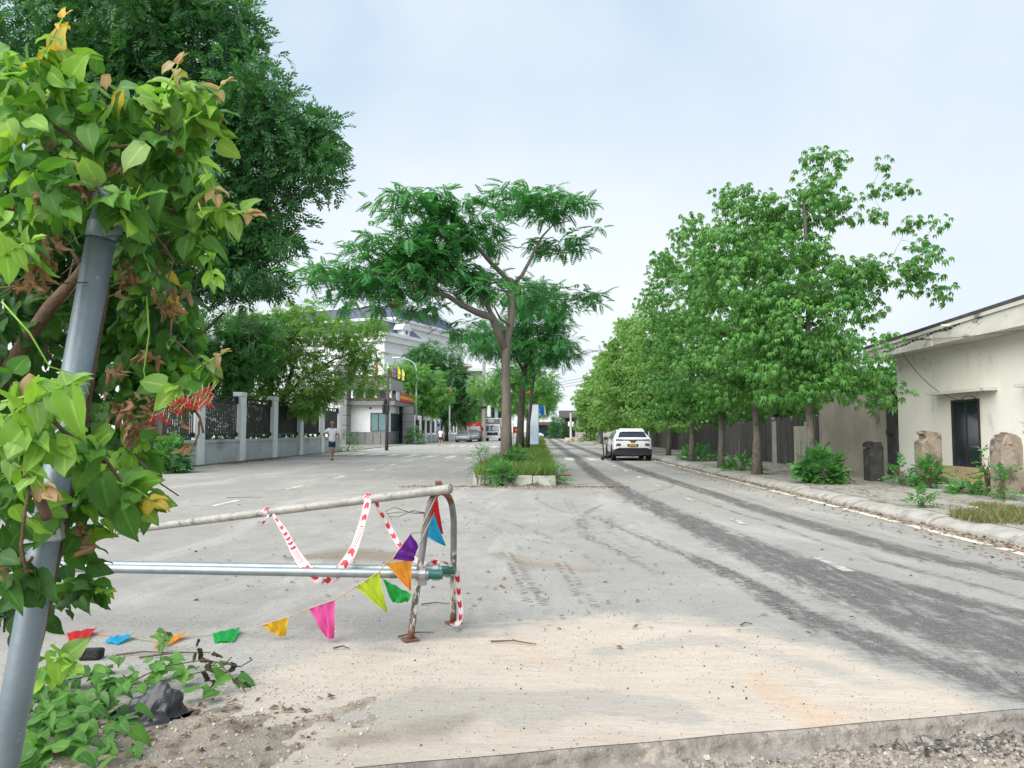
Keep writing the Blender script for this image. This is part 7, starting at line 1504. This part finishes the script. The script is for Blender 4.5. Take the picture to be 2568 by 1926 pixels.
# flowers
M['petal'] = leafmat('red_petal', [(.55, .02, .05), (.66, .05, .09), (.72, .16, .20)], .3); M['bud'] = leafmat('pale_bud', [(.45, .50, .25), (.60, .62, .40)], .3)
fl_t = MB()
for k in range(5):
    a = k * 1.2566; c_, s_ = math.cos(a), math.sin(a); fl_t.add([(0, 0, 0), (c_ * .5 - s_ * .22, s_ * .5 + c_ * .22, .06), (c_, s_, -.05), (c_ * .5 + s_ * .22, s_ * .5 - c_ * .22, .06)], [(0, 1, 2, 3)])
fl_t.tube([(0, 0, 0), (0, 0, 2.2)], .07, 5, m=1); FM = bpy.data.meshes.new('blossom'); FM.from_pydata(fl_t.v, [], fl_t.f); FM.materials.append(M['petal']); FM.materials.append(M['bud']); FM.polygons.foreach_set('material_index', fl_t.m)
for (px, py) in [(452, 848), (440, 858), (446, 866), (430, 868), (455, 860), (418, 878), (405, 872), (395, 868), (378, 872), (385, 885), (372, 888), (410, 880), (432, 876), (422, 862), (438, 845), (388, 892), (448, 842), (456, 838), (436, 852), (425, 855), (412, 866), (398, 880), (383, 866), (428, 884), (440, 872), (450, 874), (366, 880), (352, 898), (348, 905), (340, 898), (330, 902), (325, 912), (360, 912), (402, 862)]:
    p = Av(px, py, 2.05 + U(-.03, .03)); R = frames(rdir(1), np.array([[U(-.4, .4), -.8, U(-.4, .2)]]) )[0]
    o = link('blossom', FM, vine); M3 = Matrix(R.tolist()).to_4x4(); dn = Vector((U(-.4, .4), -.55, -.6)).normalized(); q = dn.to_track_quat('-Z', 'Y').to_matrix().to_4x4(); o.matrix_local = Matrix.Translation(p - vo) @ q @ Matrix.Scale(U(.012, .017), 4)
# woody stems, tendrils, wires
STM, SNM = M['twig'], 'stem'
def stem(pp, r0, r1, m=0, n=7):
    st = MB(); P__ = [Av(a, b_, d) + Vector((U(-.004, .004),) * 3) for a, b_, d in pp]; st.tube(P__, [r0 + (r1 - r0) * i / (len(P__) - 1) for i in range(len(P__))], n); st.build(SNM, STM, vine, smooth=True)
stem([(235, 520, 2.07), (228, 640, 2.06), (205, 760, 2.06), (185, 880, 2.05), (160, 1000, 2.04), (135, 1130, 2.04), (112, 1240, 2.03), (85, 1370, 2.03), (60, 1480, 2.03), (35, 1600, 2.03)], .010, .016)
stem([(240, 510, 2.12), (170, 600, 2.15), (110, 660, 2.15), (40, 760, 2.15), (0, 830, 2.15), (-60, 900, 2.2)], .018, .022)
stem([(-20, 940, 1.8), (40, 1010, 1.82), (75, 1060, 1.8), (108, 1115, 1.78)], .012, .013)
stem([(85, 250, 1.95), (140, 285, 1.97), (190, 330, 1.98), (300, 310, 2.05), (390, 270, 2.1)], .006, .004)
stem([(170, 360, 1.95), (240, 440, 2.0), (330, 500, 2.05), (372, 555, 2.1)], .004, .002); stem([(60, 850, 1.74), (140, 930, 1.78), (230, 990, 1.9), (260, 1040, 1.95)], .006, .004)
stem([(345, 545, 2.2), (420, 580, 2.2), (430, 600, 2.2)], .003, .0015); stem([(290, 980, 2.1), (340, 1040, 2.1), (383, 1073, 2.1)], .003, .0018)
stem([(320, 835, 2.28), (365, 850, 2.15), (410, 856, 2.07), (452, 842, 2.05)], .004, .0025); stem([(300, 890, 2.25), (345, 895, 2.1), (385, 880, 2.06)], .003, .002)
stem([(415, 880, 2.15), (428, 905, 2.15), (440, 935, 2.15)], .004, .003); stem([(430, 910, 2.15), (425, 940, 2.15), (418, 965, 2.15)], .003, .002)
stem([(105, 300, 1.95), (115, 345, 1.95), (98, 370, 1.95)], .013, .012); stem([(65, 1040, 1.75), (50, 1100, 1.74), (45, 1180, 1.74), (55, 1240, 1.73)], .004, .004)
stem([(0, 620, 1.95), (80, 612, 1.95), (190, 610, 1.97)], .002, .002)
for k in range(22): a = (U(20, 380), U(200, 720)); d_ = 2.0 + U(0, .3); stem([(a[0], a[1], d_), (a[0] + U(-60, 60), a[1] + U(20, 70), d_), (a[0] + U(-110, 110), a[1] + U(60, 150), d_)], .0035, .0018, 0, 5)
for k in range(18): a = (U(-40, 190), U(480, 960)); stem([(a[0], a[1], 2.35), (a[0] + U(-50, 50), a[1] + U(20, 80), 2.4), (a[0] + U(-90, 70), a[1] + U(80, 180), 2.45)], .006, .003, 0, 5)
STM = VM['lime']; SNM = 'tendril'
stem([(0, 655, 1.8), (60, 720, 1.82), (110, 790, 1.85), (180, 815, 1.9), (195, 850, 1.92)], .0025, .0015); stem([(0, 870, 1.7), (90, 850, 1.7), (160, 835, 1.7)], .003, .002); stem([(318, 640, 2.15), (322, 720, 2.15), (312, 800, 2.15), (325, 860, 2.15), (310, 900, 2.15)], .0022, .0015); stem([(200, 455, 2.0), (260, 450, 2.0), (295, 420, 2.0), (300, 400, 2.0)], .0025, .0015)
for k in range(10): a = (U(60, 450), U(180, 480)); stem([(a[0], a[1], 2.05), (a[0] + U(-20, 30), a[1] - U(20, 50), 2.05)], .003, .002, 0, 5)
for a, b_ in SPG: o = MB(); o.tube([a, a.lerp(b_, .5) + Vector((0, 0, .008)), b_], [.0035, .0028, .002], 5); o.build('tendril', VM['lime'], vine, smooth=True)
# wire mesh fence the creeper grows on
wf = thing('wire_fence', 'rusty wire mesh fence hidden in the creeper beside the leaning post', 'fence', (-1.8, 2.5, 0))
for z in np.arange(.75, 2.3, .19): o = MB(); o.tube([(-3.4, 2.72, z), (-1.75, 2.48, z)], .0035, 5); o.build('wire', M['iron'], wf)
for x in np.arange(-3.3, -1.74, .22): y = 2.72 - (x + 3.4) / 1.65 * .24; o = MB(); o.tube([(x, y, .0 if x < -2 else .7), (x, y, 2.3)], .0035, 5); o.build('wire', M['iron'], wf)
o = MB(); o.tube([(-2.6, 2.5, -.1), (-2.6, 2.5, 2.35)], .03, 8); o.build('stake', M['bark_dark'], wf)

# ------------------------------------------------------------------ verge at bottom left, gravel at the bottom edge
def grid(name, x0, x1, y0, y1, st_, zf, mat):
    xs_ = np.arange(x0, x1 + 1e-6, st_); ys_ = np.arange(y0, y1 + 1e-6, st_); X_g, Y_g = np.meshgrid(xs_, ys_); Zg = zf(X_g, Y_g); ii_ = np.arange(X_g.size).reshape(X_g.shape)
    Fg = np.stack([ii_[:-1, :-1], ii_[:-1, 1:], ii_[1:, 1:], ii_[1:, :-1]], -1).reshape(-1, 4)
    return link(name, npmesh(name, np.stack([X_g.ravel(), Y_g.ravel(), Zg.ravel()], 1), Fg, mat, smooth=True))
def lump(X_g, Y_g, s=1.0): return s * (.010 * np.sin(X_g * 9 + Y_g * 4) + .007 * np.sin(X_g * 23 - Y_g * 17) + .004 * np.sin(X_g * 51 + Y_g * 37))
M['gravel_soil'] = pm('gravelly_soil', (.42, .36, .285), (.30, .25, .195), 14, .95, bmp=.9, bscale=70, stain=(.20, .16, .12), sscale=5, sth=(.52, .66))
def vz(X_g, Y_g):
    dx = np.clip((-.72 - .15 * np.sin(Y_g * 3) - X_g) / .75, 0, 1); dy = np.clip((4.1 - Y_g + .1 * np.sin(X_g * 6)) / .8, 0, 1); f = np.minimum(dx, dy); return -.022 + .045 * f * f * (3 - 2 * f) + lump(X_g, Y_g, 1.0) * np.clip(f * 3, 0, 1)
struct(grid('verge_soil', -3.4, -.6, .9, 4.3, .035, vz, M['gravel_soil']))
def gz(X_g, Y_g): return -.088 + lump(X_g, Y_g, .6)
struct(grid('gravel_ground', -1.3, 6.0, .9, 4.4, .04, lambda a, b_: np.where(b_ > np.array([[edge_y(x) for x in a[0]]]) - .05, -.16, gz(a, b_)), M['gravel_soil']))
STT = np.array([(-.5, -.4, -.3), (.5, -.45, -.3), (.55, .4, -.3), (-.45, .5, -.3), (-.35, -.3, .32), (.3, -.25, .4), (.38, .3, .28), (-.3, .33, .36)]); STF = np.array([(3, 2, 1, 0), (4, 5, 6, 7), (0, 1, 5, 4), (1, 2, 6, 5), (2, 3, 7, 6), (3, 0, 4, 7)])
def pebmat(name, cols): return leafmat(name, cols, .0, .9, spec=.2)
M['peb'] = pebmat('pebbles', [(.38, .34, .29), (.27, .24, .205), (.46, .42, .36), (.16, .15, .14), (.33, .30, .255)]); M['peb_light'] = pebmat('pale_pebbles', [(.55, .50, .43), (.42, .38, .32), (.64, .60, .53), (.34, .30, .26)]); M['peb_mixed'] = pebmat('mixed_grit', [(.50, .46, .40), (.12, .115, .11), (.60, .56, .50), (.17, .16, .15), (.08, .078, .075)]); M['peb_dark'] = pebmat('dark_chips', [(.05, .048, .05), (.10, .095, .09), (.07, .065, .06)]); M['litter'] = leafmat('leaf_litter', [(.19, .105, .06), (.30, .19, .11), (.12, .075, .05), (.40, .29, .18)], .1, .85)
def stones(name, label, pos, s0, s1, mat, cat='gravel'):
    k = len(pos); R = frames(rdir(k), rdir(k)); sc = rng.uniform(s0, s1, k) * rng.uniform(.6, 1.0, k); Vv, Ff2 = scatter(STT, STF, pos + np.array([0, 0, 1]) * (sc * .2)[:, None], R, sc); return stuff(link(name, npmesh(name, Vv, Ff2, mat)), label, cat)
k = 6500; xg = rng.uniform(-.2, 3.6, k); yg = np.array([edge_y(x) for x in xg]) - .045 - rng.random(k) ** 1.3 * .95; ok = (yg > 1.0); zg = gz(xg, yg)
stones('loose_gravel', 'loose pale gravel below the broken concrete edge', np.stack([xg, yg, zg], 1)[ok], .008, .030, M['peb'])
k = 900; xg = rng.uniform(-2.2, -.75, k); yg = rng.uniform(2.0, 4.1, k)
stones('verge_pebbles', 'small pale pebbles on the soil under the creeper', np.stack([xg, yg, np.maximum(vz(xg, yg), .0)], 1), .006, .018, M['peb_light'])
def onroad(n, rects): 
    out_ = []
    for x0, x1, y0, y1, w in rects:
        for _ in range(int(n * w)): p = Gv(U(x0, x1), U(y0, y1)); out_.append((p.x, p.y, .002))
    return np.array(out_)
stones('road_chips', 'dark chips of asphalt scattered over the road', onroad(220, [(200, 2200, 1150, 1640, .6), (1100, 2200, 1100, 1500, .4)]), .003, .013, M['peb_dark'])
stones('road_pebbles', 'pale pebbles scattered round the barrier', onroad(2200, [(130, 1000, 1330, 1500, .6), (300, 1500, 1250, 1450, .4)]), .003, .010, M['peb_light'])
stones('road_grit', 'fine grit lying over the worn asphalt and sand', onroad(5500, [(0, 2212, 1150, 1640, .6), (1000, 2212, 1120, 1450, .4)]), .002, .0065, M['peb_mixed'])
rk = MB(); p = Gv(1440, 1645, -.1)
for q, (dx, dy, s) in enumerate(((0, 0, .2), (-.12, .02, .13))):
    rk.box((p.x + dx, p.y + dy, -.085), (s, s * .6, .09), U(0, 1), taper=.7, jit=.02)
tag(rk.build('concrete_lump', M['concrete'], bevel=.015), 'grey concrete lump lying in the gravel below the broken edge', 'stone')
# scorched straw at the bottom right
LM['straw'] = leafmat('scorched_straw', [(.06, .06, .06), (.11, .105, .10), (.17, .155, .14), (.08, .08, .08)], .05, .9)
p = Gv(2080, 1610, -.1); tuft('scorched_straw', 'scorched dark straw heaped on the gravel at the broken edge', (p.x, p.y, -.10), .55, .16, 520, .04, 'straw', lean=1.8)
p = Gv(2140, 1560, -.1); tuft('scorched_straw', 'small scorched bush stub against the broken edge', (p.x, p.y, -.10), .14, .05, 260, .08, 'straw', lean=1.0)
# leaf litter along the right kerb, round the island, by the wall and under the creeper
def litter(name, label, pos, s0, s1):
    k = len(pos); T, F = leaf_template(1, .5, .4, .25, 1); R = frames(np.stack([rng.normal(size=k), rng.normal(size=k), rng.normal(size=k) * .25], 1), np.array([0, 0, 1.0]) + rdir(k) * .5); Vv, Ff2 = scatter(T, F, pos + np.array([0, 0, .012]), R, rng.uniform(s0, s1, k)); return stuff(link(name, npmesh(name, Vv, Ff2, M['litter'])), label, 'leaf litter')
k = 3200; yl = 6.8 + 40 * rng.random(k) ** 1.6; xl = 5.68 - np.abs(rng.normal(0, .16, k)) - (rng.random(k) < .25) * rng.random(k) * .8
litter('kerb_litter', 'brown dead leaves drifted against the right kerb', np.stack([xl, yl, np.zeros(k)], 1), .03, .085)
k = 900; a_ = rng.uniform(0, 6.28, k); litter('island_litter', 'dead leaves round the front of the traffic island', np.stack([rng.uniform(-3.4, 2.2, k), 18.95 - np.abs(rng.normal(0, .35, k)), np.zeros(k)], 1), .03, .09)
k = 700; litter('wall_litter', 'red-brown dead leaves at the foot of the pillared wall', np.stack([rng.uniform(-13.3, -12.6, k), rng.uniform(31, 38, k), np.full(k, .03)], 1), .05, .11)
k = 260; xg = rng.uniform(-2.1, -1.0, k); yg = rng.uniform(2.4, 3.9, k); litter('creeper_litter', 'dead leaves and twigs under the creeper', np.stack([xg, yg, np.maximum(vz(xg, yg), 0)], 1), .02, .06)
k = 320; litter('road_litter', 'scattered dead leaves and twigs on the open road', onroad(320, [(400, 1180, 1060, 1300, .6), (1000, 2100, 1050, 1400, .4)]), .02, .07)
k = 260; litter('pavement_litter', 'dead leaves on the broken pavement slabs', np.stack([rng.uniform(6.1, 8.4, k), rng.uniform(8.5, 26, k), np.full(k, .135)], 1), .04, .10)
tw = MB()
for px, py, ln, a in ((910, 1305, .22, .1), (720, 1400, .0, 0), (490, 1075, .7, .1), (300, 1420, .4, .3), (1060, 1385, .3, -.2), (965, 1000, .8, .0), (1240, 1052, .9, .1), (860, 1375, .25, .5), (250, 1415, .3, .2), (1600, 1350, .1, .4)):
    p = Gv(px, py, .012); q = p + Vector((math.cos(a), math.sin(a), 0)) * max(ln, .1); tw.tube([p, p.lerp(q, .5) + Vector((0, .03, .006)), q], [.006, .005, .003], 5)
stuff(tw.build('fallen_twigs', M['twig']), 'thin fallen twigs lying on the road', 'twigs')

# sprawling shoots on the verge
gv_ = thing('creeper_shoots', 'low green creeper shoots sprawling over the soil beside the black bag', 'plant', tuple(Gv(220, 1540, .0)))
go = Vector(gv_.location)
spots = [((U(60, 300), U(1440, 1640)), U(.02, .11), 'green') for _ in range(110)] + [((U(220, 420), U(1420, 1480)), U(.02, .10), 'green') for _ in range(30)] + [((U(40, 160), U(1480, 1650)), U(.03, .12), 'green') for _ in range(50)] + [((U(60, 260), U(1440, 1620)), U(.03, .12), 'dark') for _ in range(30)] + [((U(330, 380), U(1360, 1420)), U(.06, .14), 'green') for _ in range(5)] + [((U(420, 520), U(1440, 1500)), U(.03, .07), 'green') for _ in range(9)]
for (px, py), z, kd in spots:
    p = Gv(px, py, z); p = Vector((p.x, max(p.y, 2.2), max(z, float(vz(np.array(p.x), np.array(p.y))) + .02))); R = frames(np.array([[U(-1, 1), U(-1, .4), U(-.3, .15)]]), np.array([[U(-.35, .35), U(-.6, 0), 1.0]]))[0]
    o = link('leaf', LME[(kd, random.randrange(4))], gv_); o.matrix_local = Matrix.Translation(p - go) @ Matrix([list(R[0]) + [0], list(R[1]) + [0], list(R[2]) + [0], [0, 0, 0, 1]]) @ Matrix.Scale(U(.06, .115), 4)
for px, py, z in ((430, 1400, .12), (440, 1415, .10), (455, 1430, .08), (420, 1410, .1), (500, 1430, .08), (520, 1450, .06), (535, 1470, .05), (465, 1405, .12), (445, 1450, .05), (480, 1445, .06), (360, 1365, .16), (510, 1465, .05), (425, 1380, .14), (470, 1460, .05), (455, 1470, .04)):
    p = Gv(px, py, z); R = frames(np.array([[U(-.5, .5), U(-.3, .3), -.9]]), rdir(1))[0]; o = link('wilted_leaf', LME[('wilt', random.randrange(4))], gv_); o.matrix_local = Matrix.Translation(p - go) @ Matrix([list(R[0]) + [0], list(R[1]) + [0], list(R[2]) + [0], [0, 0, 0, 1]]) @ Matrix.Scale(U(.05, .09), 4)
sm = MB()
for pp in ([(60, 1600, .04), (150, 1540, .06), (250, 1490, .06), (350, 1440, .07), (440, 1425, .1), (520, 1440, .06), (545, 1425, .05)], [(300, 1480, .05), (400, 1460, .05), (480, 1440, .08), (500, 1420, .09)], [(340, 1450, .05), (352, 1400, .1), (358, 1365, .18)], [(80, 1640, .04), (160, 1580, .06), (240, 1560, .06)], [(60, 1500, .03), (140, 1470, .05), (220, 1455, .05)], [(440, 1450, .04), (470, 1430, .07), (520, 1480, .04), (530, 1495, .03)]):
    sm.tube([Gv(a, b_, z) for a, b_, z in pp], .0035, 5)
sm.build('stem', M['twig'], gv_, smooth=True)
# black plastic bag: a slumped, creased heap
bp = Gv(305, 1562, .0); bm = bmesh.new(); bmesh.ops.create_icosphere(bm, subdivisions=5, radius=1.0)
from mathutils import noise as mnoise
def tri_(x): return abs((x % 1.0) * 2 - 1)
for v in bm.verts:
    a = math.atan2(v.co.y, v.co.x) / (2 * math.pi); t_ = math.acos(max(-1, min(1, v.co.z))) / (math.pi / 2)
    fold = .6 * tri_(a * 5 + .15 * math.sin(t_ * 4)) + .4 * tri_(a * 11 + .3 + .2 * t_) - .5; tt = min(t_, 1.0)
    R_g = tt ** .75 * (1 + .28 * fold * tt); hz_ = .135 * (1 - tt) ** .8 * (1 + .15 * math.sin(a * 6.28 + 1)) + .035 * fold * math.sin(math.pi * min(tt, 1)) + .012 * tri_(a * 17) * tt * (1 - tt) * 2
    nz_ = mnoise.noise(Vector((v.co.x * 1.7, v.co.y * 1.7, v.co.z * 1.7 + 3))); R_g *= 1 + .35 * nz_; hz_ = hz_ * (1 + .7 * nz_) * .85 + .02 * abs(mnoise.noise(Vector((v.co.x * 5, v.co.y * 5, 1)))) * (1 - tt * .7)
    v.co = Vector((math.cos(a * 6.2832) * R_g * .165 + .035 * (1 - tt), math.sin(a * 6.2832) * R_g * .11, max(.002, hz_) if t_ <= 1 else .001))
me = bpy.data.meshes.new('plastic_bag'); bm.to_mesh(me); bm.free()
mt_, t, b = newmat('black_polythene'); b.inputs['Base Color'].default_value = (.022, .023, .026, 1); b.inputs['Roughness'].default_value = .34; b.inputs['Specular IOR Level'].default_value = .6
wv = N(t, 'ShaderNodeTexNoise'); wv.inputs['Scale'].default_value = 14; wv.inputs['Detail'].default_value = 2; wv.inputs['Distortion'].default_value = 3.0; t.links.new(N(t, 'ShaderNodeTexCoord').outputs['Object'], wv.inputs['Vector']); bump(t, b, wv.outputs['Fac'], .25, .015)
me.materials.append(mt_); me.polygons.foreach_set('use_smooth', [True] * len(me.polygons)); o = link('plastic_bag', me, None, (bp.x, bp.y + .05, .01)); o.rotation_euler = (0, 0, .25); tag(o, 'crumpled black plastic bag on the soil among the creeper shoots', 'bag')
cp_ = Gv(196, 1424); o = MB(); o.box((cp_.x, cp_.y, .032), (.125, .08, .062), .1, jit=.008); oc = o.build('asphalt_chunk', pm('asphalt_black', (.018, .018, .019), (.04, .04, .042), 40, .9, bmp=1.0, bscale=60), bevel=.010); tag(oc, 'black brick-shaped asphalt chunk on the road beside the creeper', 'asphalt chunk')
# small rubbish
bt_ = thing('plastic_bottle', 'clear plastic bottle lying on the pavement grass', 'bottle', tuple(G(2432, 1279, .14)))
p = Vector(bt_.location); gm, t, b = newmat('clear_plastic'); b.inputs['Base Color'].default_value = (.75, .82, .82, 1); b.inputs['Roughness'].default_value = .15; b.inputs['Transmission Weight'].default_value = .7; b.inputs['Alpha'].default_value = .75
o = MB(); o.lathe((p.x - .14, p.y, p.z + .035), [(.018, 0), (.033, .006), (.035, .06), (.031, .09), (.035, .12), (.035, .18), (.02, .225), (.013, .24)], 14, axis='X'); o.build('body', gm, bt_, smooth=True); o = MB(); o.lathe((p.x + .102, p.y, p.z + .035), [(.015, 0), (.015, .018)], 10, axis='X'); o.build('cap', M['white'], bt_)
o = MB(); p = G(1413, 1192); vs = [(p.x + U(-.05, .05) + .3 * (i % 4 - 1.5) / 1.5 * .8, p.y + (i // 4 - 1) * .25, U(.01, .10)) for i in range(12)]; o.add(vs, [(r * 4 + c, r * 4 + c + 1, (r + 1) * 4 + c + 1, (r + 1) * 4 + c) for r in range(2) for c in range(3)]); tag(o.build('plastic_scrap', pm('pink_plastic', (.62, .09, .11), None, 5, .6), smooth=True), 'crumpled pink plastic scrap on the road right of the traffic island', 'rubbish')
